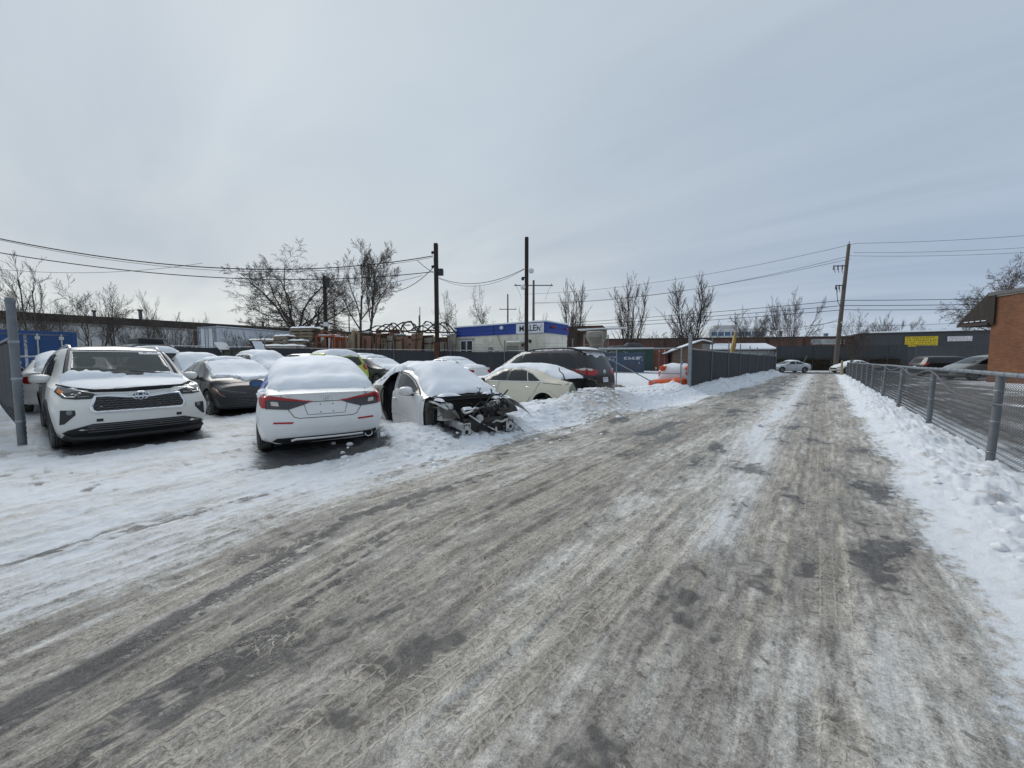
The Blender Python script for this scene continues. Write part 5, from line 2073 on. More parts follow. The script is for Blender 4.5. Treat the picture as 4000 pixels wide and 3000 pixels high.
def yard_fence():
    line = [(-9.75, 16.5), (-14.4, 16.6), (-19.0, 16.4), (-23.5, 15.0), (-27.8, 13.2), (-31.0, 9.2), (-35.0, 4.0)]
    t = thing('yard_fence', 'chain link fence with dark screening and barbed wire along the back of the car yard', 'fence', (line[0][0], line[0][1], 0))
    ox, oy = line[0]
    pm = post_mesh(.034, 2.45, n=8)
    for (a, b) in zip(line, line[1:]):
        L = math.hypot(b[0] - a[0], b[1] - a[1])
        ta, tb = yard_z0(*a), yard_z0(*b)
        n = 12
        vs, fs = [], []
        for i in range(n + 1):
            s = i / n
            x, y, z = a[0] + (b[0] - a[0]) * s - ox, a[1] + (b[1] - a[1]) * s - oy, ta + (tb - ta) * s
            for j in range(5):
                vs.append((x + .0, y - .02 - .02 * math.sin(math.pi * s) * math.sin(math.pi * j / 4), z + .05 + 1.78 * j / 4 + (-.03 * math.sin(math.pi * s) if j == 4 else 0)))
        for i in range(n):
            for j in range(4):
                fs.append((i * 5 + j, (i + 1) * 5 + j, (i + 1) * 5 + j + 1, i * 5 + j + 1))
        MB().add(vs, fs).build('privacy_screen', SCREEN, t, 60)
        MB().tube([(a[0] - ox, a[1] - oy - .05, ta + 1.9), (b[0] - ox, b[1] - oy - .05, tb + 1.9)], .026, 8).build('top_rail', GALV, t, 60)
        for z in (2.12, 2.3):
            MB().tube([(a[0] - ox, a[1] - oy, ta + z), ((a[0] + b[0]) / 2 - ox, (a[1] + b[1]) / 2 - oy, (ta + tb) / 2 + z - .03), (b[0] - ox, b[1] - oy, tb + z)], .005, 4).build('barbed_wire', WIRE, t)
        link_mesh('post', pm, t, (a[0] - ox, a[1] - oy - .05, ta))
    return t


def yard_z0(x, y):
    return float(lot_rise(x, y))


yard_fence()


def left_gate():
    t = thing('screened_gate_leaf', 'chain link gate leaf with dark mesh swung open on a tall galvanised post', 'gate', (-10.08, -.56, 0))
    MB().lathe([(.052, -.3), (.052, 2.33), (.060, 2.33), (.060, 2.38), (.04, 2.41), (0, 2.415)], 'z', n=18).build('post', POSTG, t, 40)
    dx, dy = -9.7, -1.0
    for z in (1.78,):
        MB().tube([(-.1, -.02, z), (dx, dy, z)], .02, 8).build('top_rail', POSTG, t, 60)
    for s in (.03, 1.0):
        MB().tube([(dx * s, dy * s, .05), (dx * s, dy * s, 1.80)], .022, 8).build('upright', POSTG, t, 60)
    vs, fs = [], []
    n, k = 30, 8
    for i in range(n + 1):
        s = .012 + i / n * .98
        for j in range(k + 1):
            z0 = .40 + .06 * math.sin(s * 9) + (.1 if s < .1 else 0)
            z = z0 + (1.74 - z0) * j / k
            vs.append((dx * s, dy * s + .03 + .03 * math.sin(s * 40) * math.sin(3.14 * j / k), z))
    for i in range(n):
        for j in range(k):
            fs.append((i * (k + 1) + j, (i + 1) * (k + 1) + j, (i + 1) * (k + 1) + j + 1, i * (k + 1) + j + 1))
    MB().add(vs, fs).build('privacy_screen', SCREEN, t, 60)
    o = chain_link((-.08, .05), (dx, dy + .05), .10, 1.80, .085, .0035, WIRE, t)
    for z in (.4, 1.1, 1.7):
        MB().lathe([(.054, z - .02), (.062, z), (.054, z + .02)], 'z', n=18).build('hinge_band', GALV, t, 40)
    return t


left_gate()


def far_left_rail():
    t = thing('pipe_gate', 'pale pipe gate standing in front of the blue container', 'gate', (-20.4, -1.6, .1))
    MB().tube([(0, 0, 1.42), (.1, 2.05, 1.42)], .03, 8).build('rail', GALV, t, 50)
    for y in (.05, 2.0):
        MB().tube([(.05 * y, y, 0), (.05 * y, y, 1.75 if y > 1 else 1.45)], .035, 8).build('upright', GALV, t, 50)


far_left_rail()


def street_fence():
    """dark weathered boards on the far side of the street, dead vines hanging below"""
    a, b = Vector(pol(U(1676), 50)), Vector(pol(U(1862), 49))
    d = (b - a).normalized()
    L = 15.5
    t = thing('board_fence', 'weathered dark sheet fence with dead vines beyond the street', 'fence', (a.x, a.y, 0), math.atan2(d.y, d.x))
    DK = striped('weathered_dark_sheet', (.050, .055, .062), .35, .4, .8, 0, (.14, .14, .14), .35)
    rng = random.Random(4)
    for k in range(7):
        x = k * 2.3
        MB().box((x + 1.14, rng.uniform(-.03, .03), 2.42), (2.26, .05, 1.85)).build('sheet', DK, t, None, rot=(0, rng.uniform(-.01, .01), 0))
        MB().box((x, .06, 1.7), (.1, .1, 3.4)).build('post', GALVDARK, t)
    MB().tube([(2.7, -.5, .2), (3.5, -.5, 2.0)], .05, 6).build('leaning_pole', GALV, t)
    # a second run in ribbed metal in front of the grey shed
    for k in range(9):
        MB().box((18.5 + k * 2.3, .3, 1.9), (2.26, .05, 2.9)).build('sheet', striped('ribbed_grey_sheet', (.075, .082, .09), .3, .6, .55, 2, (.13, .13, .13), .3), t)
    v = []
    P, Rr = [], []
    for k in range(900):
        x = rng.uniform(-.2, 15.6)
        z = rng.uniform(.3, 1.9)
        y = rng.uniform(-.5, -.05)
        pts = []
        dx, dz = rng.gauss(0, .12), -rng.uniform(.05, .25)
        for i in range(4):
            pts.append((x, y, max(.02, z)))
            x += dx + rng.gauss(0, .08)
            z += dz + rng.gauss(0, .06)
            y += rng.gauss(0, .03)
        P.append(pts)
        Rr.append([.018, .016, .012, .008])
    V, F = np_tubes(np.array(P), np.array(Rr), 3)
    o = np_mesh('dead_vines', V, F, simple('dead_vine', (.075, .055, .035), .95, 0, .4, 2), t)
    o['kind'] = 'stuff'
    MB().box((7.7, .25, .8), (15.6, .06, 1.6)).build('backing_sheet', simple('dark_backing_board', (.03, .026, .022), .9), t)  # plain dark sheet behind the vines


def np_tubes(P, Rr, n=3):
    """many polylines at once: P (N,k,3), Rr (N,k)"""
    N, k, _ = P.shape
    T = np.empty_like(P)
    T[:, 1:-1] = P[:, 2:] - P[:, :-2]
    T[:, 0] = P[:, 1] - P[:, 0]
    T[:, -1] = P[:, -1] - P[:, -2]
    T /= np.maximum(1e-9, np.linalg.norm(T, axis=2, keepdims=True))
    ref = np.where(np.abs(T[..., 2:3]) > .9, np.array([1.0, 0, 0]), np.array([0, 0, 1.0]))
    A = np.cross(T, ref)
    A /= np.maximum(1e-9, np.linalg.norm(A, axis=2, keepdims=True))
    B = np.cross(T, A)
    rings = []
    for j in range(n):
        a = 2 * math.pi * j / n
        rings.append(P + (A * math.cos(a) + B * math.sin(a)) * Rr[..., None])
    V = np.stack(rings, 2).reshape(-1, 3)              # N,k,n
    base = (np.arange(N)[:, None] * k + np.arange(k - 1)[None, :]) * n
    F = np.concatenate([np.stack([base + j, base + (j + 1) % n, base + n + (j + 1) % n, base + n + j], -1).reshape(-1, 4) for j in range(n)])
    return V, F


street_fence()
# =================================================================== TREES
BARK = simple('grey_brown_bark', (.075, .062, .052), .95, 0, .3, 3, .4, stretch=(1, 1, .3))
TWIG = simple('bare_twigs', (.085, .070, .060), .95, 0, .25, 2)


def perp(d, rng):
    a = Vector((rng.gauss(0, 1), rng.gauss(0, 1), rng.gauss(0, 1)))
    a = a - d * a.dot(d)
    return a.normalized() if a.length > 1e-5 else d.orthogonal().normalized()


def grow_tree(seed, H, stems=1, spread=.5, up=.25, levels=4, r0=.2, kids=(7, 7, 6, 5), ratio=(.62, .55, .5, .45), first=.3, droop=0.0, wob=.16, stem_lean=.12, ang=(.5, 1.0), stem_len=.62, twig=.011, top=0.0):
    """polylines per level: level 0 the stems"""
    rng = random.Random(seed)
    lev = [[] for _ in range(levels + 1)]

    def branch(p, d, L, r, l):
        k = 7 if l == 0 else 6 if l == 1 else 5 if l == 2 and levels > 3 else 4 if l < levels else 3
        pts, rad = [p.copy()], [r]
        q = p.copy()
        dd = d.copy()
        end = max(twig * .5, r * (.42 if l == 0 else .28))
        for i in range(1, k):
            dd = (dd + perp(dd, rng) * wob * (.5 if l == 0 else 1.2 if l < levels - 1 else .6) + Vector((0, 0, up * (.5 if l < 2 else .35) - droop * l * .2))).normalized()
            q = q + dd * (L / (k - 1))
            pts.append(q.copy())
            rad.append(r + (end - r) * i / (k - 1))
        lev[l].append((pts, rad))
        if l >= levels:
            return
        n = kids[l]
        n = max(2, int(n * rng.uniform(.75, 1.25)))
        f0 = first if l == 0 else .18
        for i in range(n):
            f = f0 + (1 - f0) * (i + rng.random() * .8) / n
            f = min(f, .995)
            s = f * (k - 1)
            j = min(k - 2, int(s))
            t = s - j
            bp = pts[j].lerp(pts[j + 1], t)
            bd = (pts[j + 1] - pts[j]).normalized()
            a = rng.uniform(*ang) * (1.0 - (.35 if l or not top else .75) * f) * (spread * 2)
            nd = (bd * math.cos(a) + perp(bd, rng) * math.sin(a)).normalized()
            br = max(twig, (rad[j] + (rad[j + 1] - rad[j]) * t) * (rng.uniform(.42, .66) if l < 2 else rng.uniform(.35, .55)))
            lf = (1.1 - .45 * f) if l or not top else (1 - top + top * f)
            branch(bp, nd, L * ratio[l] * rng.uniform(.75, 1.2) * lf, br, l + 1)
    for s in range(stems):
        a = 2 * math.pi * (s + rng.random() * .5) / max(1, stems)
        ln = stem_lean * (1 if stems > 1 else .3)
        d = Vector((math.cos(a) * ln, math.sin(a) * ln, 1)).normalized()
        branch(Vector((math.cos(a) * r0 * .6 * (stems > 1), math.sin(a) * r0 * .6 * (stems > 1), -.2)), d, H * stem_len * rng.uniform(.92, 1.08), r0 * (1 if stems == 1 else .75), 0)
    zmax = float(np.percentile([p.z for (pts, _) in lev[-1] for p in pts], 99.8))
    sc = H / zmax
    return lev, sc


_tree_cache = {}


def tree_meshes(key, **kw):
    if key in _tree_cache:
        return _tree_cache[key]
    lev, sc = grow_tree(**kw)

    def mk(name, ls, mat):
        Vs, Fs, b = [], [], 0
        for l in ls:
            if not lev[l]:
                continue
            P = np.array([[tuple(p) for p in pts] for pts, _ in lev[l]]) * sc
            Rr = np.array([r for _, r in lev[l]])
            n = 9 if l == 0 else 6 if l == 1 else 4 if l == 2 else 3
            V, F = np_tubes(P, Rr, n)
            Vs.append(V)
            Fs.append(F + b)
            b += len(V)
        o = np_mesh(name, np.concatenate(Vs), np.concatenate(Fs), mat, None, True)
        me = o.data
        bpy.data.objects.remove(o)
        return me
    tm = mk('trunk', [0, 1], BARK)
    cm = mk('crown', list(range(2, len(lev))), TWIG)
    _tree_cache[key] = (tm, cm)
    return tm, cm


KINDS = dict(
    spreading=dict(seed=5, H=14, stems=1, spread=.58, up=.09, levels=5, r0=.36, kids=(11, 10, 8, 6, 4), ratio=(1.25, .46, .5, .5, .55), first=.40, wob=.20, ang=(.55, 1.3), stem_len=.46, twig=.011, top=.25),
    forked=dict(seed=39, H=14, stems=2, spread=.46, up=.15, levels=5, r0=.30, kids=(8, 9, 8, 5, 4), ratio=(.72, .42, .5, .5, .55), first=.50, wob=.2, stem_lean=.15, ang=(.4, .95), stem_len=.60, twig=.010, top=.15),
    round=dict(seed=37, H=12, stems=1, spread=.66, up=.14, levels=4, r0=.24, kids=(10, 9, 7, 5), ratio=(1.1, .45, .5, .5), first=.35, wob=.2, ang=(.4, 1.05), stem_len=.45, twig=.016, top=.2),
    column=dict(seed=43, H=11, stems=4, spread=.34, up=.30, levels=3, r0=.075, kids=(15, 8, 4), ratio=(.36, .45, .5), first=.12, wob=.06, stem_lean=.13, ang=(.4, .7), stem_len=.9, twig=.010),
    open=dict(seed=58, H=9, stems=2, spread=.42, up=.20, levels=4, r0=.11, kids=(8, 6, 5, 3), ratio=(.5, .52, .5, .5), first=.22, wob=.15, stem_lean=.2, ang=(.5, .95), stem_len=.8, twig=.009),
    yardtree=dict(seed=66, H=8, stems=2, spread=.50, up=.12, levels=4, r0=.11, kids=(8, 8, 6, 4), ratio=(.85, .48, .5, .5), first=.35, wob=.2, stem_lean=.22, ang=(.4, 1.0), stem_len=.52, twig=.009, top=.15),
    shrub=dict(seed=71, H=4, stems=10, spread=.42, up=.10, levels=3, r0=.030, kids=(9, 6, 4), ratio=(.5, .5, .5), first=.12, wob=.16, stem_lean=.6, ang=(.5, .9), stem_len=.85, twig=.008),
    broad=dict(seed=83, H=9, stems=6, spread=.45, up=.14, levels=4, r0=.12, kids=(8, 7, 5, 3), ratio=(.6, .5, .5, .5), first=.25, wob=.17, stem_lean=.6, ang=(.45, 1.0), stem_len=.75, twig=.013),
    flat=dict(seed=95, H=9, stems=3, spread=.60, up=.03, levels=5, r0=.22, kids=(8, 8, 7, 5, 3), ratio=(.9, .48, .5, .5, .55), first=.45, wob=.22, stem_lean=.5, ang=(.5, 1.15), stem_len=.5, twig=.010, top=.15))


def tree(kind, label, px, d, top_px, width_px=None, rot=0.0, name='bare_tree', group='bare winter trees', cat='tree', z0=0.0, lean=0.0):
    """px, top_px: where its stem and its top stand in the 2212-wide photograph, d: depth in metres"""
    x, y = pol(U(px), d)
    H = CAM_H + (778 - top_px) * d / 799 - z0
    tm, cm = tree_meshes(kind, **KINDS[kind])
    t = thing(name, label, cat, (x, y, z0), R(rot), group)
    s = H / KINDS[kind]['H']
    ex = 1.0
    if width_px:
        co = np.empty(len(cm.vertices) * 3, np.float32)
        cm.vertices.foreach_get('co', co)
        co = co.reshape(-1, 3)
        w = np.percentile(np.hypot(co[:, 0], co[:, 1]), 97) * 2 * s
        ex = width_px * d / 799 / w
    t.scale = (s * ex, s * ex, s)
    link_mesh('trunk', tm, t)
    link_mesh('crown', cm, t)
    t.rotation_euler = (lean, 0, R(rot))
    return t


# the two great trees behind the lumber stacks
tree('spreading', 'great spreading bare tree with low arching limbs above the warehouse roof', 650, 44, 545, 265, 20, z0=.5)
tree('forked', 'tall bare tree with two leaning trunks right of the great spreading tree', 790, 45, 516, 165, 60, z0=.5)
# behind the blue container
tree('open', 'tall thin bare tree with upright limbs behind the blue container', 78, 31, 547, 120, 10, z0=.4)
tree('yardtree', 'bare tree at the photo\'s left edge behind the tall gate post', 8, 33, 592, 110, 130, z0=.4)
tree('yardtree', 'bare small tree between the tall thin one and the rounded one by the white wall', 128, 36, 622, 80, 220, z0=.4)
tree('yardtree', 'rounded bare tree with a forked trunk before the middle of the white wall', 208, 34, 606, 140, 40, z0=.4)
tree('open', 'slender bare tree leaning right beside the rounded tree at the white wall', 250, 35, 618, 75, 300, z0=.4)
tree('open', 'narrow bare tree above the right end of the white wall', 331, 38, 630, 60, 80, z0=.4)
tree('shrub', 'tall many stemmed bare bush at the right end of the white wall', 385, 37, 668, 110, 0, 'bare_bush', 'bare bushes', 'bush', .4)
tree('shrub', 'low bare bush in front of the white trailer', 545, 30.5, 706, 110, 140, 'bare_bush', 'bare bushes', 'bush', .4)
tree('shrub', 'spindly bare bush at the foot of the warehouse wall left of the narrow tree', 295, 36, 690, 90, 70, 'bare_bush', 'bare bushes', 'bush', .4)
# middle distance
tree('round', 'bare round tree just right of the nearer dark pole', 978, 62, 624, 95, 0)
tree('round', 'bare round tree between the two dark poles', 1040, 66, 624, 85, 140)
tree('round', 'small far bare tree left of the taller dark pole', 1108, 90, 664, 60, 250)
tree('round', 'small far bare tree just right of the crossarm pole', 1195, 95, 676, 60, 30)
tree('column', 'upright bare tree just right of the portable office', 1236, 62, 606, 76, 0)
tree('column', 'upright many stemmed bare tree above the green container', 1358, 60, 597, 84, 90)
tree('column', 'upright bare tree above the gate post and brown shed', 1490, 58, 593, 98, 200)
tree('shrub', 'wide tangle of bare brush left of the office block', 1445, 66, 705, 150, 20, 'bare_bush', 'bare bushes', 'bush')
tree('broad', 'wide many stemmed bare tree leaning left in front of the brick factory', 1625, 62, 664, 120, 0)
tree('broad', 'tall wide bare tree with fine upright twigs in front of the brick factory', 1700, 60, 630, 110, 120)
tree('yardtree', 'small crooked bare tree at the lane end behind the low fence', 1830, 33, 672, 88, 30)
tree('broad', 'far bare tree with fanned limbs above the faded factory sign', 1915, 100, 677, 95, 80)
tree('round', 'far bare tree above the grey shed roof', 2022, 120, 690, 95, 10)
tree('flat', 'broad flat topped bare tree above the brick building', 2195, 44, 550, 330, 75)


# ------------------------------------------------------------------- conifers
def conifer(label, px, d, top_px, width_px, seed, z0=0.0, group='dark conifers', base=.12):
    x, y = pol(U(px), d)
    H = CAM_H + (778 - top_px) * d / 799 - z0
    W = width_px * d / 799 / 2
    t = thing('conifer', label, 'tree', (x, y, z0), 0, group)
    MB().lathe([(.16, 0), (.02, H)], 'z', n=7).build('trunk', BARK, t)
    rng = np.random.RandomState(seed)
    n = 2600
    h = 1 - np.sqrt(rng.rand(n)) * (1 - base)
    tier = np.floor(h * 13) / 13
    rad = W * (1 - h) ** .85 * (.55 + .45 * (h * 13 % 1 < .55)) * np.sqrt(rng.rand(n)) * (.85 + .3 * rng.rand(n))
    a = rng.rand(n) * 6.283
    lump = 1 + .25 * np.sin(a * 3 + h * 20)
    cx, cy, cz = np.cos(a) * rad * lump, np.sin(a) * rad * lump, h * H - rad * .25
    L = W * (.10 + .14 * rng.rand(n)) + .06
    dx, dy, dz = np.cos(a), np.sin(a), -.35 + .3 * rng.rand(n)
    px_, py_ = -np.sin(a) * L * .35, np.cos(a) * L * .35
    A = np.stack([cx - px_, cy - py_, cz], 1)
    B = np.stack([cx + px_, cy + py_, cz], 1)
    C_ = np.stack([cx + dx * L, cy + dy * L, cz + dz * L], 1)
    V = np.stack([A, B, C_], 1).reshape(-1, 3)
    F = np.arange(3 * n).reshape(-1, 3)
    np_mesh('crown', V, F, simple('dark_spruce', (.018, .026, .020), .9, 0, .4, 2), t)
    return t


conifer('dark spruce standing above the warehouse roof between the two great trees', 726, 62, 658, 50, 1, group=None)
conifer('squat dark conifer showing over the roof left of the great tree trunk', 612, 78, 690, 36, 2)
conifer('pointed dark conifer tip showing over the roof left of the squat one', 585, 78, 689, 16, 3)
conifer('lowest dark conifer tip showing over the roof near the roof vent', 565, 78, 693, 16, 4)
conifer('broad dark conifer behind the trunk of the great spreading tree', 632, 70, 678, 60, 5)
# =================================================================== POLES AND WIRES
TIMBER = simple('dark_creosoted_timber', (.022, .017, .015), .9, 0, .3, 3, .4, stretch=(4, 4, .3))
POLEW = simple('grey_weathered_pole', (.125, .105, .09), .9, 0, .25, 3, .3, stretch=(4, 4, .3))
RUSTY = simple('rusty_brown_steel', (.075, .030, .018), .85, .1, .35, 4, .2)
WHITEL = simple('white_lamp_housing', (.62, .63, .64), .4)


def dark_pole(label, px, d, top_px, w, lamps):
    x, y = pol(U(px), d)
    z0 = yard_z0(x, y)
    H = CAM_H + (778 - top_px) * d / 799 - z0
    t = thing('dark_pole', label, 'pole', (x, y, z0), R(40), 'dark timber poles in the yard')
    MB().box((0, 0, H / 2 - .2), (w, w, H + .4), bev=.04).build('shaft', TIMBER, t, 40)
    for (kind, z, s) in lamps:
        m = MB()
        if kind == 'box':
            m.box((s * (w / 2 + .16), 0, z), (.34, .30, .42), bev=.03)
            o = m.build('flood_lamp', BLACKPL, t, 40)
            MB().box((s * (w / 2 + .335), 0, z), (.01, .24, .34)).build('lamp_glass', GREYGL, o)
        elif kind == 'ball':
            m.lathe([(0, .17), (.10, .15), (.15, .03), (.10, -.08), (0, -.10)], 'x', c=(s * (w / 2 + .12), 0, z), n=12)
            o = m.build('flood_lamp', WHITEL, t, 50)
        elif kind == 'cam':
            m.lathe([(0, -.10), (.06, -.09), (.09, .0), (.06, .08), (0, .09)], 'z', c=(s * (w / 2 + .10), 0, z), n=12)
            m.box((s * (w / 2 + .04), 0, z + .06), (.1, .05, .05))
            m.build('camera', BLACKPL, t, 50)
        elif kind == 'band':
            m.box((0, 0, z), (w + .03, w + .03, .34))
            m.build('band', WHITEL if s > 0 else RUSTY, t)
        elif kind == 'sleeve':
            m.box((0, 0, z), (w + .06, w + .06, s))
            m.build('steel_sleeve', RUSTY, t)
    return t, Vector((x, y, z0 + H))


p1, top1 = dark_pole('dark timber pole with a black lamp box halfway up and a rusty foot', 945, 24.5, 531, .26, [('box', 6.95, 1), ('sleeve', 1.1, 2.6), ('cam', 8.2, -1), ('cam', 7.3, -1), ('band', .35, 1)])
p2, top2 = dark_pole('tallest dark timber pole with white floodlights beside the portable office', 1137, 19.9, 518, .20, [('ball', 6.1, 1), ('ball', 5.25, -1), ('cam', 5.7, -1), ('cam', 2.4, 1), ('cam', 2.2, -1)])
p3, top3 = dark_pole('shorter dark pole topped with floodlights in front of the great tree', 707, 30.5, 599, .24, [('box', 7.45, 1), ('box', 7.1, 1), ('band', 3.9, 1), ('cam', 3.3, 1), ('cam', 3.0, 1)])


def wire(name, label, a, b, sag, r=.016, group='overhead wires', n=26, mat=None):
    a, b = Vector(a), Vector(b)
    pts = []
    for i in range(n + 1):
        s = i / n
        p = a.lerp(b, s)
        p.z -= sag * 4 * s * (1 - s)
        pts.append(p - a)
    o = MB().tube(pts, r, 5).build(name, mat or HOSEB, None, 60, a)
    tag(o, label, 'cable', group)
    return o


def above(px, v, d):
    x, y = pol(U(px), d)
    return Vector((x, y, CAM_H + (778 - v) * d / 799))


# service cables from beyond the left edge to the nearer dark pole
wire('cable', 'upper heavy cable sagging from the left edge of the sky to the dark pole', above(-60, 503, 19), above(939, 557, 24.5), 1.35, .030, 'service cables over the yard')
wire('cable', 'thin cable hung just under the upper heavy one across the yard', above(-60, 505, 19), above(939, 560, 24.5), 1.42, .012, 'service cables over the yard')
wire('cable', 'lower heavy cable sagging from the left edge of the sky to the dark pole', above(-60, 536, 19), above(939, 590, 24.5), 1.0, .026, 'service cables over the yard')
wire('cable', 'slack cable from the shorter floodlight pole up to the dark pole', above(711, 605, 30.5), above(915, 598, 24.6), .5, .014, 'service cables over the yard')
wire('cable', 'slack cable falling from the tree side to the lamp box of the dark pole', above(850, 632, 26), above(940, 580, 24.5), .35, .022, 'service cables over the yard')
wire('cable', 'cable looping from the dark pole to the tallest dark pole', above(951, 603, 24.5), above(1132, 584, 19.9), .55, .016, 'service cables over the yard')
wire('cable', 'second thin cable looping beside it towards the tallest dark pole', above(951, 604, 24.5), above(1132, 585, 19.9), .68, .010, 'service cables over the yard')
wire('cable', 'short drop loop on the left face of the dark pole', above(940, 562, 24.5), above(941, 592, 24.5), -.0, .012, 'service cables over the yard')
wire('cable', 'bent strand crossing from the upper cable down to the lamp box', above(905, 566, 24.4), above(939, 592, 24.5), .05, .018, 'service cables over the yard')
wire('cable', 'faint thin wire rising behind the left trees', above(-30, 580, 45), above(450, 572, 45), .9, .022, 'service cables over the yard')


# ------------------------------------------------------------------- utility poles
def utility_pole(label, px, d, top_px, r=.16, arm=0.0, lean=0.0, gear=True, rz=0.0, armz=.9):
    x, y = pol(U(px), d)
    H = CAM_H + (778 - top_px) * d / 799
    t = thing('utility_pole', label, 'pole', (x, y, 0), rz, 'utility poles')
    MB().tube([(0, 0, -.3), (lean * .5, 0, H * .5), (lean, 0, H)], [r * 1.25, r * 1.05, r * .8], 12).build('shaft', POLEW, t, 50)
    if arm:
        MB().box((lean * .95, 0, H - armz), (arm, .12, .14)).build('crossarm', POLEW, t)
        for k in (-1, 1):
            MB().lathe([(.03, 0), (.07, .06), (.05, .12), (.075, .18), (0, .22)], 'z', c=(lean * .95 + k * arm * .46, 0, H - armz + .07), n=8).build('insulator', GREYPL, t, 50)
            if gear:
                MB().tube([(k * arm * .46, 0, H - armz), (k * arm * .40, 0, H - armz - .6), (k * arm * .3, 0, H - armz - 2.2)], .02, 5).build('jumper_wire', HOSEB, t)
    return t, H


t, H = utility_pole('tall leaning utility pole with switch gear at the end of the lane', 1803, 46.8, 533, .21, 0, .9, rz=R(40))
for k, (z, sx) in enumerate(((H - 2.6, 1.5), (H - 5.0, 1.1))):
    MB().beam((.75, 0, z), (.75 - sx, 0, z - .05), .09, .12).build('bracket', GALVDARK, t)
    for q in range(3):
        xx = .75 - sx * (.4 + .3 * q)
        MB().lathe([(.05, -.5), (.09, -.42), (.05, -.34), (.09, -.26), (.05, -.18), (.08, -.1), (.03, .1)], 'z', c=(xx, .1 * q - .1, z), n=8).build('fuse_cutout', GREYPL, t, 50)
        MB().tube([(xx, 0, z - .5), (xx + .15, 0, z - .9), (xx + .05, 0, z - .2)], .02, 5).build('jumper_wire', HOSEB, t)
MB().tube([(-.4, 0, H - 5.0), (-.1, 0, H - 7.0), (.5, 0, H - 8.0), (.45, 0, 3)], .035, 6).build('riser_cable', HOSEB, t)
MB().lathe([(0, .1), (.2, .06), (.2, -.12), (0, -.16)], 'z', c=(.42, -.1, H - 9.6), n=14).build('white_ring', WHITEL, t, 40)
MB().tube([(.85, 0, H - .2), (.95, 0, H + .35)], .05, 6).build('top_pin', GALVDARK, t)
utility_pole('utility pole with a wide crossarm rising behind the tallest dark pole', 1152, 60, 608, .2, 6.2, 0, rz=R(40), armz=.8)
utility_pole('farther utility pole with a low crossarm left of the tallest dark pole', 1097, 80, 637, .18, 3.6, 0, gear=False, rz=R(40), armz=3.2)
utility_pole('small far utility pole with a double crossarm beside the forked tree', 757, 95, 678, .16, 4.2, 0, gear=False, rz=R(40), armz=.6)
utility_pole('thin far pole left of the nearer dark pole', 909, 90, 664, .10, 0, 0, gear=False)
utility_pole('thin leaning far pole stump close beside the thin far one', 905, 85, 682, .14, 0, .4, gear=False)

# street wires
T = above(1833, 531, 47.4)
wire('wire', 'topmost street wire running left from the tall leaning pole', T, above(1130, 637, 70), 1.3, .022, 'street wires', 30)
wire('wire', 'second street wire running left from the tall leaning pole', above(1826, 556, 47.2), above(1150, 655, 70), 1.6, .022, 'street wires', 30)
wire('wire', 'third street wire running left from the tall leaning pole', above(1824, 563, 47.2), above(1150, 656, 70), 1.3, .022, 'street wires', 30)
wire('wire', 'topmost street wire running right from the tall leaning pole', T, above(2300, 506, 43), .25, .020, 'street wires')
wire('wire', 'second street wire running right from the tall leaning pole', above(1829, 550, 47.2), above(2300, 532, 43), .3, .018, 'street wires')
wire('wire', 'third street wire running right from the tall leaning pole', above(1828, 557, 47.2), above(2300, 543, 43), .3, .018, 'street wires')
for k, (v0, v1, v2, nm) in enumerate(((650, 697, 645, 'upper'), (661, 703, 657, 'middle'), (670, 710, 668, 'lower'))):
    wire('cable', nm + ' thick communication cable left of the tall leaning pole', above(1815, v0, 46.9), above(1240, v1, 66), .15, .035, 'communication cables', 26)
    wire('cable', nm + ' thick communication cable right of the tall leaning pole', above(1816, v0, 46.9), above(2300, v2 - 4, 41), .12, .035, 'communication cables', 26)
wire('cable', 'low drop cable from the tall leaning pole towards the factory', above(1806, 694, 46.8), above(1660, 712, 60), .2, .03, 'communication cables')
wire('cable', 'lowest drop cable fanning from the tall leaning pole to the factory roof', above(1806, 690, 46.8), above(1690, 716, 64), .3, .022, 'communication cables')
wire('cable', 'thin drop wire right of the tall leaning pole above the grey shed', above(1812, 705, 46.8), above(2200, 690, 46), .2, .02, 'communication cables')
MB_post = MB().lathe([(.09, -.2), (.08, 1.35), (0, 1.42)], 'z', n=8)
x, y = pol(U(1818), 36)
o = MB_post.build('timber_post', WOODS[2], None, 40, (x, y, 0))
tag(o, 'short split yellow timber post at the end of the low chain link fence', 'post')
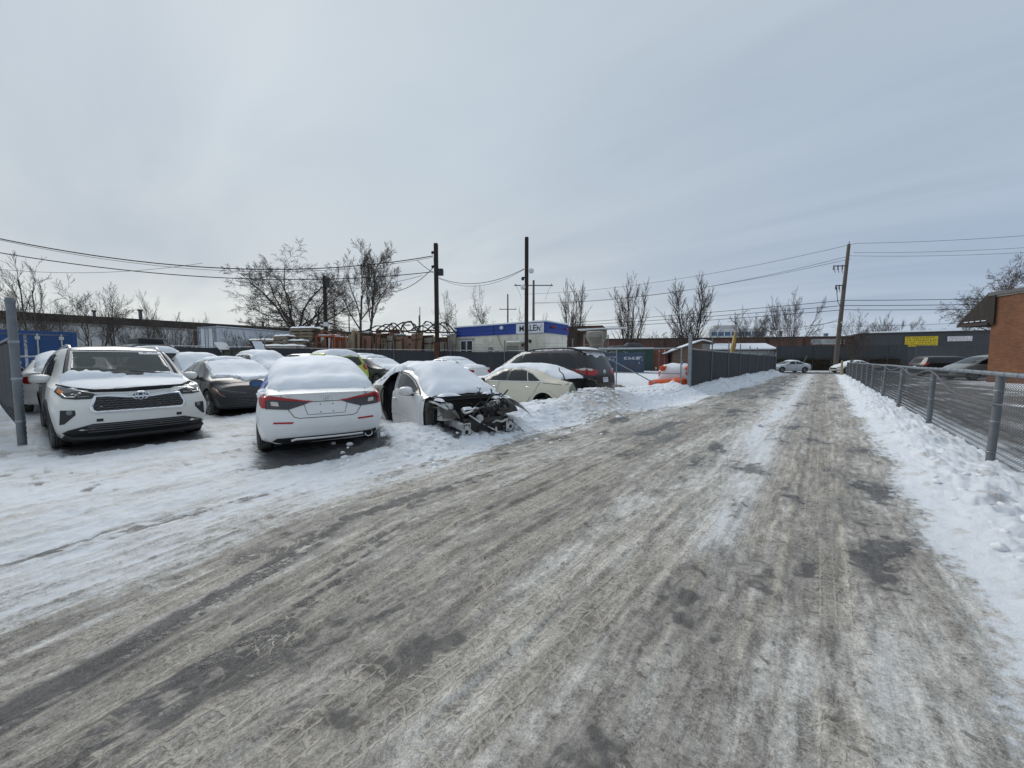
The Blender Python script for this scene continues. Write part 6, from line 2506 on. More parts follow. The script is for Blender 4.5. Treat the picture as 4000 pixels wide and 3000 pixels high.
# =================================================================== LUMBER YARD BEHIND THE FENCE
def plank_stack(label, px, d, base_z, L, W, H, rz, pl=.05, seed=0, snow=True, lean=0.0, per=6, mats=None):
    """stack of boards: every board is a part"""
    x, y = pol(U(px), d)
    t = thing('plank_stack', label, 'lumber stack', (x, y, base_z), rz, 'lumber stacks behind the fence')
    rng = random.Random(seed)
    n = int(H / (pl + .012))
    meshes = []
    for k in range(4):
        meshes.append(MB().box((0, 0, 0), (L * rng.uniform(.92, 1.0), W / per * .92, pl)).mesh('plank', (mats or WOODS)[k % 3]))
    mid = MB().box((0, 0, 0), (L * .96, W * .9, pl)).mesh('plank', WOODS[3])
    for i in range(n):
        z = (i + .5) * (pl + .012)
        if i % 4 == 3:
            for s in (-.4, 0, .4):
                link_mesh('spacer', MBSP(W, pl), t, (s * L + rng.gauss(0, .03), 0, z), (0, 0, R(90)))
            continue
        for j in range(per):
            if 0 < j < per - 1 and i < n - 1:
                continue
            o = link_mesh('plank', rng.choice(meshes), t, (rng.gauss(0, .05) + lean * z, -W / 2 + (j + .5) * W / per, z), (0, rng.gauss(0, .008), rng.gauss(0, .012)))
        link_mesh('plank', mid, t, (lean * z, 0, z), (0, 0, rng.gauss(0, .006)))
    if snow:
        top = n * (pl + .012)
        m = MB()
        vs, fs = [], []
        a, b = 16, 8
        for i in range(a + 1):
            for j in range(b + 1):
                u_, v_ = i / a - .5, j / b - .5
                e = max(0, 1 - (2 * u_) ** 8) * max(0, 1 - (2 * v_) ** 6)
                vs.append((u_ * L * .99 + lean * top, v_ * W * .98, top - .01 + .14 * e ** .5 * (1 + .2 * math.sin(i * .9 + j))))
        for i in range(a):
            for j in range(b):
                fs.append((i * (b + 1) + j, i * (b + 1) + j + 1, (i + 1) * (b + 1) + j + 1, (i + 1) * (b + 1) + j))
        m.add(vs, fs).build('snow_cap', SNOW, t, 60)
    return t


_sp = {}


def MBSP(W, pl):
    k = (round(W, 2), round(pl, 3))
    if k not in _sp:
        _sp[k] = MB().box((0, 0, 0), (W, .09, pl)).mesh('spacer', WOODS[0])
    return _sp[k]


plank_stack('tall uneven stack of weathered planks with a little snow, highest of the lumber stacks', 662, 31.2, 3.0, 2.2, 1.2, 1.12, R(30), .055, 1, True, .12)
plank_stack('dark wide stack of boards carrying the tall uneven stack', 664, 31.2, .4, 2.5, 1.3, 2.55, R(34), .09, 2, False)
plank_stack('wide dark stack of boards under a flat sheet of snow left of the others', 586, 30.6, .4, 3.0, 1.3, 2.75, R(32), .09, 3, True)
plank_stack('pale squared stack of boards under a thick cap of snow in front', 612, 28.6, .3, 3.2, 1.2, 2.3, R(36), .11, 4, True, 0, 5, [WOODS[2], WOODS[0], WOODS[2], WOODS[0]])
plank_stack('small tilted bundle of boards capped with snow on top of the dark stack', 615, 29.9, 2.75, 1.5, .8, .62, R(20), .06, 5, True, .25)
plank_stack('low snowy bundle of bent boards beside the small tilted bundle', 645, 29.8, 2.6, 1.7, .9, .42, R(40), .06, 6, True, -.2)

ORANGE = simple('orange_rack_paint', (.34, .075, .02), .6, 0, .2, 3, .1, dirt=(.10, .05, .03), dirt_amt=.5)
PLY = [simple('brown_form_ply', (.20, .125, .075), .8, 0, .25, 2, .1, dirt=(.07, .045, .03), dirt_amt=.6), simple('tan_form_ply', (.30, .225, .14), .8, 0, .2, 2, .1, dirt=(.12, .08, .05), dirt_amt=.5), simple('grey_form_ply', (.24, .22, .19), .85, 0, .2, 2, .1, dirt=(.10, .09, .08), dirt_amt=.5), simple('reddish_form_ply', (.22, .115, .08), .8, 0, .2, 2, .1, dirt=(.09, .05, .04), dirt_amt=.5)]


def rack(label, px, d, w, h, dep, z0, rz, seed):
    x, y = pol(U(px), d)
    t = thing('steel_rack', label, 'rack', (x, y, z0), rz, 'orange steel racks behind the fence')
    for sx in (-w / 2, 0, w / 2):
        for sy in (0, dep):
            MB().box((sx, sy, h / 2), (.10, .10, h)).build('upright', ORANGE, t)
    for z in (.15, h * .55, h - .06):
        for sy in (0, dep):
            MB().box((0, sy, z), (w, .09, .12)).build('rail', ORANGE, t)
    MB().beam((-w / 2, -.03, h), (0, -.03, h + .38), .08, .06).build('brace', ORANGE, t)
    MB().beam((w / 2, -.03, h), (0, -.03, h + .38), .08, .06).build('brace', ORANGE, t)
    rng = random.Random(seed)
    for k in range(8):
        xx = -w / 2 + .2 + k * (w - .4) / 7
        MB().beam((xx, .12, .1), (xx + rng.uniform(-.1, .1), dep * .6, h * rng.uniform(.6, .95)), .16, .04, up=(1, 0, 0)).build('stored_board', rng.choice(PLY + WOODS), t)
    MB().box((0, dep / 2, h + .05), (w, dep * .7, .10), bev=.04).build('snow_cap', SNOW, t)


rack('orange steel rack nearest the tall plank stack', 705, 30.0, 1.6, 3.0, 1.0, .4, R(30), 1)
rack('orange steel rack just right of the shorter floodlight pole', 733, 30.6, 1.2, 2.9, 1.0, .4, R(38), 2)


def form_row(label, pa, da, pb, db, n, h, z0, seed, dark=0.0):
    """concrete form panels leaning in a row; each panel a part with its own ribs"""
    a, b = Vector(pol(U(pa), da)), Vector(pol(U(pb), db))
    t = thing('form_panels', label, 'panels', (a.x, a.y, z0), math.atan2(b.y - a.y, b.x - a.x), 'rows of concrete form panels')
    L = (b - a).length
    rng = random.Random(seed)
    x = 0.0
    while x < L:
        w = rng.uniform(.22, 1.1)
        hh = h * rng.uniform(.82, 1.06)
        ln = rng.uniform(.02, .22)
        y0 = rng.uniform(-.35, .25)
        M = Matrix.Rotation(-ln, 3, 'X') @ Matrix.Rotation(rng.gauss(0, .03), 3, 'Y')
        p = MB().box((x + w / 2, y0, hh / 2), (w * .95, .06, hh), M=M).build('panel', rng.choice(PLY), t)
        for z in (.15, .5, .85):
            if rng.random() < .6:
                MB().box((x + w / 2, y0 - .06 - (z - .5) * hh * -ln, hh * z), (w * .96, .06, .08)).build('panel_rib', rng.choice([WOODS[3], RUSTY, WOODS[0]]), p)
        for q in range(2):
            if rng.random() < .7:
                xx = x + rng.uniform(0, w)
                MB().beam((xx, y0 - .12, 0), (xx + rng.uniform(-.25, .25), y0 - .05, hh * rng.uniform(.7, 1.05)), .07, .05, up=(0, 1, 0)).build('loose_batten', rng.choice([WOODS[0], WOODS[1], WOODS[3], RUSTY]), t)
        x += w
    MB().box((L / 2, .6, h * .48), (L, .12, h * .96)).build('backing_panel', WOODS[3], t)
    for k in range(int(L * .8)):
        xx = rng.uniform(.2, L - .2)
        MB().box((xx, .25, h * 1.0), (rng.uniform(.3, .9), .5, .09), bev=.03).build('snow_patch', SNOW, t)
    return t


form_row('tall rusty brown form panels stacked upright right of the orange racks', 752, 29.5, 838, 28.6, 6, 3.25, .4, 11)
form_row('pale and brown form panels leaning in a long row behind the dark pole', 838, 28.4, 925, 26.4, 8, 3.0, .35, 12)
form_row('brown form panels leaning between the dark pole and the portable office', 928, 26.2, 970, 25.4, 8, 2.85, .3, 13)


DARKRUST = simple('dark_rusted_steel', (.042, .026, .020), .9, .1, .35, 4, .2)


def bent_bars():
    """hooped rusty steel lying along the tops of the panels"""
    rng = random.Random(21)
    k = 0
    for i in range(9):
        px = 796 + i * 18 + rng.uniform(-4, 4)
        d = 28.6 - (px - 800) * .018
        a = Vector(above(px, 714 + rng.uniform(-4, 4), d))
        b = Vector(above(px + rng.uniform(38, 62), 716 + rng.uniform(-4, 4), d - .6))
        h = rng.uniform(.35, .72)
        t = thing('bent_steel_hoop', 'rusty bent steel hoop arching along the tops of the form panels', 'steel hoop', a, 0, 'rusty steel hoops on the form panels')
        pts = []
        for j in range(6):
            s = j / 5
            p = a.lerp(b, s) - a
            p.z += h * (0, .55, .95, 1.0, .6, 0)[j] + rng.gauss(0, .03)
            p.y += rng.gauss(0, .06)
            pts.append(p)
        for q in range(5):
            MB().beam(pts[q], pts[q + 1], .09, .07).build('hoop_segment', DARKRUST, t)
        q = rng.randrange(1, 4)
        MB().beam(pts[q], pts[q] + Vector((rng.uniform(-.6, .6), .2, -.6)), .06, .05).build('hoop_strut', DARKRUST, t)
        if rng.random() < .5:
            MB().box(pts[2] + Vector((0, 0, -.25)), (.5, .3, .1), bev=.04).build('snow_patch', SNOW, t)
    for i in range(5):
        px = 800 + i * 34
        d = 27.8 - i * .9
        t = thing('bent_steel_hoop', 'low wavy rusty steel bar lying among the arched hoops on the form panels', 'steel bar', above(px, 716, d), R(rng.uniform(20, 50)), 'wavy steel bars on the form panels')
        for q in range(3):
            MB().beam((-.9 + .8 * q, 0, .1 * math.sin(q * 2)), (-.1 + .8 * q, .1, .1 * math.sin(q * 2 + 2)), .10, .08).build('hoop_segment', DARKRUST, t)


bent_bars()


def dump_trailer():
    x, y = pol(U(528), 26.0)
    t = thing('tipper_trailer', 'green tipper trailer with its side flaps raised among the snowy cars', 'trailer', (x, y, yard_z0(x, y)), R(35))
    GR = simple('olive_green_steel', (.045, .055, .04), .6, 0, .2, 2, 0, dirt=(.07, .06, .05), dirt_amt=.5)
    MB().box((0, 0, 1.25), (2.1, 1.4, .75), bev=.03).build('tub', GR, t)
    for k in range(4):
        MB().box((-.9 + k * .6, -.72, 1.25), (.07, .06, .75)).build('rib', GR, t)
    MB().box((0, -.72, 1.66), (2.2, .09, .08)).build('rim', GR, t)
    MB().beam((-1.15, 0, 1.45), (-1.75, 0, 2.2), .9, .09, up=(0, 0, 1)).build('side_flap', PAINT_WHITE, t)
    MB().beam((1.3, 0, 1.45), (.95, 0, 2.25), .9, .09, up=(0, 0, 1)).build('side_flap', BLACKPL, t)
    MB().beam((1.37, 0, 1.5), (1.03, 0, 2.28), .85, .05, up=(0, 0, 1)).build('snow_on_flap', SNOW, t)
    for s in (1, -1):
        MB().lathe([(.2, -.1), (.34, -.09), (.34, .09), (.2, .1), (.2, -.1)], 'y', c=(0, s * .8, .34), n=16).build('wheel', RUBBERB, t, 40)
    MB().box((0, 0, .75), (2.0, 1.2, .15)).build('chassis', GALVDARK, t)


dump_trailer()


def roof_box():
    x, y = pol(U(322), 22)
    z = yard_z0(x, y)
    t = thing('delivery_van', 'dark van with a black roof box behind the roof of the white SUV', 'van', (x, y, z), R(10))
    MB().box((0, 0, 1.15), (2.6, 1.8, 1.5), bev=.15).build('body', PAINT_BLACK, t, 40)
    MB().box((-.2, 0, 2.05), (1.7, 1.1, .42), bev=.05).build('roof_box', BLACKPL, t, 40)
    MB().box((-.2, 0, 1.88), (1.9, 1.4, .06)).build('roof_rack', GALVDARK, t)
    for xx in (-.85, .85):
        for s in (1, -1):
            MB().lathe([(.2, -.1), (.33, -.09), (.33, .09), (.2, .1), (.2, -.1)], 'y', c=(xx, s * .82, .33), n=16).build('wheel', RUBBERB, t, 40)
    MB().box((1.31, 0, 1.4), (.03, 1.4, .55)).build('windscreen', DARKGLASS, t)


roof_box()


def orange_bundle():
    x, y = -5.6, 18.3
    t = thing('orange_tarp_bundle', 'bright orange tarpaulin bundle half buried in snow behind the gate', 'tarpaulin', (x, y, 0))
    OR = simple('orange_tarp', (.62, .085, .012), .45, 0, .15, 5, .5)

    def lumpy(c, s, seed, n=18, k=10, amp=.12):
        m = MB()
        vs, fs = [], []
        for i in range(k + 1):
            ph = math.pi * i / k
            for j in range(n):
                a = 2 * math.pi * j / n
                q = Vector((math.sin(ph) * math.cos(a), math.sin(ph) * math.sin(a), math.cos(ph)))
                q = Vector([abs(v) ** .7 * (1 if v > 0 else -1) for v in q])
                w = 1 + amp * float(fbm(np.array([q.x * 2.2 + seed]), np.array([q.y * 2.2 + q.z * 1.7]), 3, 500 + seed)[0])
                vs.append((c[0] + q.x * s[0] * w, c[1] + q.y * s[1] * w, c[2] + q.z * s[2] * w))
        for i in range(k):
            for j in range(n):
                fs.append((i * n + j, i * n + (j + 1) % n, (i + 1) * n + (j + 1) % n, (i + 1) * n + j))
        return m.add(vs, fs)
    lumpy((-.1, -.3, .24), (.72, .42, .27), 1, amp=.25).build('tarp_roll', OR, t, 60)
    lumpy((.62, -.25, .30), (.32, .4, .30), 2, amp=.25).build('tarp_roll', OR, t, 60)
    lumpy((.25, .75, .45), (.85, .6, .72), 3).build('covered_load', OR, t, 60)
    lumpy((.22, .68, .55), (.86, .58, .70), 4, amp=.2).build('snow_cover', SNOW, t, 60)
    lumpy((-.45, .35, .72), (.10, .1, .16), 5, amp=.4).build('tarp_fold', OR, t, 60)
    lumpy((-.30, .30, 1.02), (.17, .16, .12), 6, amp=.4).build('tarp_fold', OR, t, 60)
    lumpy((.92, .30, 1.05), (.22, .2, .11), 7, amp=.4).build('tarp_fold', OR, t, 60)
    lumpy((-.1, -.60, .30), (.16, .1, .10), 8, amp=.3).build('snow_patch', SNOW, t, 60)


orange_bundle()


def bare_patch():
    """thawed asphalt and loose boards inside the gate"""
    rng = random.Random(8)
    for k in range(7):
        x, y = -8.2 + rng.uniform(-.9, .9), 15.7 + rng.uniform(-.35, .6)
        o = MB().box((0, 0, 0), (rng.uniform(1.2, 2.2), .14, .04)).build('loose_board', WOODS[k % 3], None, None, (x, y, gz(x, y) + .05 + .01 * k), (rng.gauss(0, .02), rng.gauss(0, .02), rng.gauss(0, .25)))
        tag(o, 'loose weathered board lying on the ground beside the minivan at the gate', 'board', 'loose boards at the gate')


bare_patch()
# =================================================================== THE CARS ALONG THE LANE
def place(name, label, cat, pose, group='cars parked in the snowy yard'):
    return thing(name, label, cat, (pose[0], pose[1], pose[3]), R(pose[2]), group)


def mir(poly):
    return [(-a, b) for a, b in poly][::-1]


CLEARGLASS = None


def clear_glass():
    k = NT('tinted_sky_grey_glass')
    k.b.inputs['Base Color'].default_value = (0.085, 0.10, 0.095, 1)  # grey of the reflected sky painted into the tint
    k.b.inputs['Roughness'].default_value = 0.03
    k.b.inputs['Alpha'].default_value = 0.72
    return k.m


CLEARGLASS = clear_glass()
SEATMAT = simple('dark_seat_cloth', (0.03, 0.03, 0.032), 0.9, 0, 0.2, 10)


def seam(body, polys, parent, view, r=0.005, name='panel_gap'):
    for p in polys:
        MB().tube(body.line(p, view, 0.0), r, 5).build(name, SEAM, parent)


def seat(parent, x, y, z):
    m = MB()
    m.box((x, y, z + .08), (.52, .50, .16), bev=.05)
    M = Matrix.Rotation(-.28, 3, 'Y')
    m.box((x - .30, y, z + .45), (.16, .50, .68), M=M, bev=.06)
    m.box((x - .40, y, z + .90), (.12, .28, .20), M=M, bev=.05)
    for s in (-.07, .07):
        m.tube([(x - .38, y + s, z + .72), (x - .40, y + s, z + .85)], .008, 6)
    return m.build('seat', SEATMAT, parent, 50)


def side_windows(body, parent, polys, mat=DARKGLASS, off=0.003, sides=('L', 'R')):
    for v in sides:
        for p in polys:
            body.lay('window', p, v, mat, parent, off, 0.09)


def arch_trim(body, parent, xs, r, mat=BLACKPL, w=0.03, zc=0.36, sides=(1, -1), a0=-10, a1=190):
    for s in sides:
        for x in xs:
            m = MB()
            pts = []
            for k in range(19):
                a = R(a0 + (a1 - a0) * k / 18)
                p, n = body.hit(x + r * math.cos(a), zc + r * math.sin(a), 'L' if s > 0 else 'R')
                pts.append(p)
            m.tube(pts, w, 6)
            m.build('wheel_arch_trim', mat, parent, 50)


def handles(body, parent, pts, mat, sides=('L', 'R')):
    for v in sides:
        for (x, z) in pts:
            m = MB()
            a, n = body.hit(x - .10, z, v)
            b, n2 = body.hit(x + .10, z + .005, v)
            mid = (a + b) / 2 + n * .035
            m.tube([a, a + n * .022 + (b - a) * .1, mid, b + n2 * .022 + (a - b) * .1, b], [.012, .015, .016, .015, .012], 6)
            m.build('door_handle', mat, parent, 50)


# ------------------------------------------------------------------- white three-row SUV with the smashed nose
def make_suv():
    b = body_suv()

    def dent(x, y, z):      # crumpled bonnet lip and creased bumper corner
        if x > 1.9 and z > .95:
            k = float(fbm(np.array([y * 2.3]), np.array([x * 2.0]), 3, 301)[0])
            z += .035 * k * min(1, (x - 1.9) * 4)
        if x > 2.0 and y > .3 and .35 < z < .8:
            k = float(noise(np.array([y * 5.0 + 3]), np.array([z * 6.0]), 303)[0])
            x += .035 * k
        return x, y, z
    b.deform(dent)
    b.finish()
    t = place('suv', 'white SUV with a crumpled bonnet and chrome rimmed black grille facing the lane', 'suv', POSE['suv'])
    for x in (-1.42, 1.42):
        for s in (1, -1):
            b.cylinder_cut(x, .37, .425, s * .66 if s > 0 else -1.3, 1.3 if s > 0 else -.66)
    b.prism_cut([(.34, 1.585), (1.0, 1.16), (1.0, .6), (-2.0, .6), (-2.0, 1.15), (-1.85, 1.585)], -.60, .60)
    yz = MB()
    yz.prism([(-.585, 1.615), (.585, 1.615), (.675, 1.18), (-.675, 1.18)], 1.15, M=AX_X, o=(.1, 0, 0))
    b.mb_cut(yz)
    rz_ = MB()
    rz_.prism([(-.56, 1.53), (.56, 1.53), (.64, 1.16), (-.64, 1.16)], .95, M=AX_X, o=(-2.8, 0, 0))
    b.mb_cut(rz_)
    w1 = [(-.12, 1.14), (.92, 1.13), (.56, 1.37), (.34, 1.54), (-.12, 1.57)]
    w2 = [(-1.02, 1.16), (-.22, 1.145), (-.22, 1.57), (-.98, 1.56)]
    w3 = [(-1.95, 1.22), (-1.12, 1.165), (-1.08, 1.56), (-1.75, 1.53)]
    for w in (w1, w2, w3):
        b.prism_cut(w, -1.3, 1.3)
    b.build('body', PAINT_PEARL, t)
    b.lay('windscreen', [(-.60, 1.63), (.60, 1.63), (.69, 1.165), (-.69, 1.165)], 'F', CLEARGLASS, t, -.004, .08, skirt=0)
    for w in (w1, w2, w3):
        for v in 'LR':
            b.lay('window', w, v, CLEARGLASS, t, -.006, .1, skirt=0)
    b.lay('rear_window', [(-.58, 1.54), (.58, 1.54), (.65, 1.15), (-.65, 1.15)], 'B', CLEARGLASS, t, -.005, .1, skirt=0)
    # cabin
    for y in (.37, -.37):
        seat(t, -.02, y, .52)
    m = MB()
    m.box((-1.0, 0, .62), (.5, 1.1, .16), bev=.05).box((-1.22, 0, .95), (.14, 1.1, .6), bev=.05)
    m.build('rear_seat', SEATMAT, t, 50)
    m = MB()
    m.box((.86, 0, 1.02), (.42, 1.19, .24), bev=.06)
    m.tube([(.52 + .06 * math.sin(a) * .4, .37 + .18 * math.cos(a), 1.02 + .18 * math.sin(a)) for a in [i * math.pi / 10 for i in range(20)]], .016, 6, closed=True)
    m.box((.50, 0, 1.545), (.16, .24, .07), bev=.03)
    m.build('dashboard', SEATMAT, t, 50)
    # headlamps
    hl = [(-.835, 1.035), (-.73, .985), (-.60, .945), (-.47, .905), (-.55, .845), (-.70, .842), (-.83, .865), (-.885, .95)]
    for v, poly in ((-1, hl), (1, mir(hl))):
        h = b.lay('headlight', poly, 'F', DARKGLASS, t, .012, .04, skirt=.02)
        q = MB()
        for k in range(2):
            pts = b.line([(v * (.56 + .13 * k), .875 - .005 * k), (v * (.66 + .13 * k), .872), (v * (.70 + .12 * k), .905 + .012 * k)], 'F', .016)
            q.tube(pts, .010, 6)
        q.build('light_guide', LENS, h, 50)
        q = MB()
        p, n = b.hit(v * .66, .915, 'F')
        q.lathe([(0, .02), (.028, .018), (.034, .0)], 'x', c=p, n=16)
        q.build('projector_lens', LENS, h, 50)
        a = b.lay('turn_signal', [(v * .835, .985), (v * .865, .945), (v * .82, .90), (v * .80, .95)][::v], 'F', AMBER if v < 0 else LENS, h, .016, .04)
    # grille
    g = [(-.50, .872), (-.37, .875), (-.14, .845), (.14, .845), (.37, .875), (.50, .872), (.555, .73), (.545, .665), (.50, .635), (-.50, .635), (-.545, .665), (-.555, .73)]
    gr = b.lay('grille', g, 'F', BLACKPL, t, .004, .05)
    m = MB()
    for r_ in range(6):
        zc = .66 + r_ * .036
        wd = .53 - max(0, r_ - 2) * .012
        n = 11
        for k in range(n):
            y0 = -wd + (2 * wd) * (k + .08 + (.5 if r_ % 2 else 0) * .0) / n
            y1 = y0 + 2 * wd / n * .86
            sh = (.5 if r_ % 2 else 0) * 2 * wd / n * .5
            m.tube([b.hit(min(wd, y0 + sh), zc, 'F')[0] + Vector((.012, 0, 0)), b.hit(min(wd, (y0 + y1) / 2 + sh), zc + .010, 'F')[0] + Vector((.022, 0, 0)), b.hit(min(wd, y1 + sh), zc, 'F')[0] + Vector((.012, 0, 0))], .007, 4)
    m.build('grille_mesh', GREYPL, gr)
    m = MB()
    m.tube(b.line(g, 'F', .010, closed=True), .021, 6, closed=True)
    m.tube(b.line([(-.50, .905), (-.3, .925), (-.13, .905)], 'F', .008), .011, 6)
    m.tube(b.line([(.50, .905), (.3, .925), (.13, .905)], 'F', .008), .011, 6)
    m.build('grille_surround', CHROME, gr, 50)
    e = MB()
    p, n = b.hit(0, .868, 'F')
    p = p + Vector((.03, 0, 0))
    for (ry, rz, dz, dy) in ((.098, .066, 0, 0), (.034, .060, 0, 0), (.066, .026, .022, 0)):
        e.tube([(p.x + .012, p.y + dy + ry * math.cos(a), p.z + dz + rz * math.sin(a)) for a in [i * math.pi / 14 for i in range(28)]], .0075, 6, closed=True)
    eo = e.build('emblem', CHROME, gr, 50)
    e = MB()
    e.prism([(.098 * math.cos(a), .066 * math.sin(a)) for a in [i * math.pi / 14 for i in range(28)]], .008, M=AX_X, o=(p.x, p.y, p.z))
    e.build('emblem_back', simple('navy_enamel', (.012, .02, .055), .3), gr)
    # bumper: fog lamp pockets, tow eye covers, lower intake, lip
    fg = [(-.86, .685), (-.72, .68), (-.715, .61), (-.83, .47), (-.875, .46)]
    for v, poly in ((-1, fg), (1, mir(fg))):
        f = b.lay('fog_lamp_pocket', poly, 'F', BLACKPL, t, .005, .04)
        q = MB()
        p, n = b.hit(v * .765, .645, 'F')
        q.lathe([(0, .018), (.022, .017), (.038, .008), (.042, -.01)], 'x', c=p, n=16)
        q.build('fog_lamp', LENS, f, 50)
    for v in (-1, 1):
        b.lay('tow_eye_cover', [(v * .475 - .035, .485), (v * .475 + .035, .485), (v * .475 + .035, .53), (v * .475 - .035, .53)], 'F', BLACKPL, t, .006, .04)
    lo = [(-.90, .30), (-.80, .37), (-.55, .455), (.55, .455), (.80, .37), (.90, .30), (.86, .19), (-.86, .19)]
    li = b.lay('lower_intake', lo, 'F', BLACKPL, t, .006, .06)
    m = MB()
    for z in (.33, .365, .40, .432):
        m.tube(b.line([(-.60, z), (.60, z)], 'F', .012, .15), .008, 5)
    m.build('intake_bars', GREYPL, li)
    m = MB()
    m.tube(b.line([(-.88, .24), (-.5, .215), (.5, .215), (.88, .24)], 'F', .015, .1), .05, 8)
    m.build('bumper_lip', BLACKPL, t, 50)
    # bonnet: gap, thin snow, dents
    m = MB()
    edge = [(-.84, 1.045), (-.70, 1.0), (-.5, .965), (-.2, .96), (.1, .975), (.4, .985), (.62, .985), (.80, 1.03)]
    m.tube(b.line(edge, 'F', .002, .04), [.016 + .022 * math.sin(min(1, i / 45) * 3.1) for i in range(len(b.line(edge, 'F', .002, .04)))], 6)
    m.build('bonnet_gap', SEAM, t)
    hood = ragged([(1.16, -.80), (1.5, -.80), (1.95, -.70), (2.10, -.5), (2.17, -.2), (2.18, .15), (2.14, .45), (2.02, .68), (1.6, .80), (1.16, .80)], .012, .08, 3)
    sn = b.lay('snow_on_bonnet', hood, 'T', THINSNOW, t, fn=snow_fn(.018, .10, .015, 3), h=.06)
    cow = ragged([(1.00, -.70), (1.06, -.80), (1.30, -.80), (1.24, -.3), (1.19, .0), (1.14, 0.0), (1.06, -.3)], .03, .05, 5)
    b.lay('snow_by_windscreen', cow, 'T', CARSNOW, t, fn=snow_fn(.05, .08, .04, 5), h=.05)
    cow = ragged([(1.10, .25), (1.18, .22), (1.26, .55), (1.28, .80), (1.10, .80), (1.06, .6)], .02, .05, 6)
    b.lay('snow_by_windscreen', cow, 'T', CARSNOW, t, fn=snow_fn(.035, .08, .04, 6), h=.05)
    for y0, y1 in ((-.05, -.62), (.62, .05)):
        m = MB()
        p, n = b.hit(1.14, y0, 'T')
        q, n2 = b.hit(1.10, y1, 'T')
        m.beam(p + n * .03, q + n2 * .035, .022, .018)
        m.build('wiper', BLACKPL, t)
    b.lay('cowl_panel', [(1.06, -.72), (1.17, -.74), (1.17, .74), (1.06, .72)], 'T', BLACKPL, t, .006, .08)
    # roof rails, snow on the roof edge, sticker
    for s in (1, -1):
        m = MB()
        pts = [b.hit(x, s * .60, 'T')[0] + Vector((0, 0, h_)) for x, h_ in ((.30, .005), (.15, .045), (-.3, .055), (-1.3, .055), (-1.85, .045), (-2.0, .005))]
        m.tube(pts, .022, 6)
        m.build('roof_rail', PAINT_SILVER, t, 50)
    b.lay('sunroof', [(.10, -.50), (.10, .50), (-1.0, .50), (-1.0, -.50)], 'T', DARKGLASS, t, .005, .12)
    st = b.lay('windscreen_sticker', [(.27, 1.625), (.605, 1.625), (.625, 1.575), (.275, 1.575)], 'F', PLATEW, t, .004, .05)
    a0, n0 = b.hit(.30, 1.60, 'F')
    a1, n1 = b.hit(.59, 1.60, 'F')
    c0 = (a0 + a1) / 2
    up, _ = b.hit(.44, 1.62, 'F')
    dn, _ = b.hit(.44, 1.58, 'F')
    text('sticker_number', '42901075', .058, frame(c0 + n0 * .008, a1 - a0, up - dn), INKBLACK, st, .0008, .002, .98)
    # A pillars and window surrounds
    for s in (1, -1):
        m = MB()
        pts = []
        for (y, z) in ((.62, 1.64), (.66, 1.50), (.70, 1.33), (.735, 1.15)):
            p, n = b.hit(s * y, z, 'F')
            pts.append(p + n * .0)
        m.tube(pts, [.022, .026, .028, .03], 6)
        m.build('pillar_trim', BLACKPL, t, 50)
    m = MB()
    m.tube(b.line([(-.60, 1.64), (.60, 1.64)], 'F', 0, .1), .012, 6)
    m.build('windscreen_header_trim', BLACKPL, t, 50)
    for s in (1, -1):
        v = 'L' if s > 0 else 'R'
        m = MB()
        m.tube(b.line([(1.0, 1.115), (0, 1.12), (-1.0, 1.135), (-1.98, 1.19)], v, .004, .2), .010, 5)
        m.build('window_trim', CHROME, t, 50)
        mirror(t, .84, s * .86, 1.13, s, PAINT_PEARL)
    seam(b, [[(.98, 1.06), (.96, .6), (.82, .32)], [(-.16, 1.1), (-.17, .6), (-.2, .3)], [(-1.06, 1.12), (-1.02, .85), (-.98, .6)]], t, 'R')
    seam(b, [[(.98, 1.06), (.96, .6), (.82, .32)], [(-.16, 1.1), (-.17, .6), (-.2, .3)], [(-1.06, 1.12), (-1.02, .85), (-.98, .6)]], t, 'L')
    handles(b, t, [(.02, .98), (-.92, 1.0)], PAINT_PEARL)
    arch_trim(b, t, (1.42, -1.42), .43, BLACKPL, .025, .37)
    for v in 'LR':
        b.lay('rocker_trim', [(-.95, .24), (.95, .24), (.95, .34), (-.95, .34)], v, BLACKPL, t, .012, .15)
    for s in (1, -1):
        for x in (1.42, -1.42):
            wheel(t, x, s * .84, .375, .235, 'alloy', 6, s)
    tl = [(.55, 1.08), (.88, 1.12), (.90, .98), (.55, .98)]
    for poly in (tl, mir(tl)):
        b.lay('taillight', poly, 'B', TAIL_RED, t, .008, .06)
    return t


make_suv()


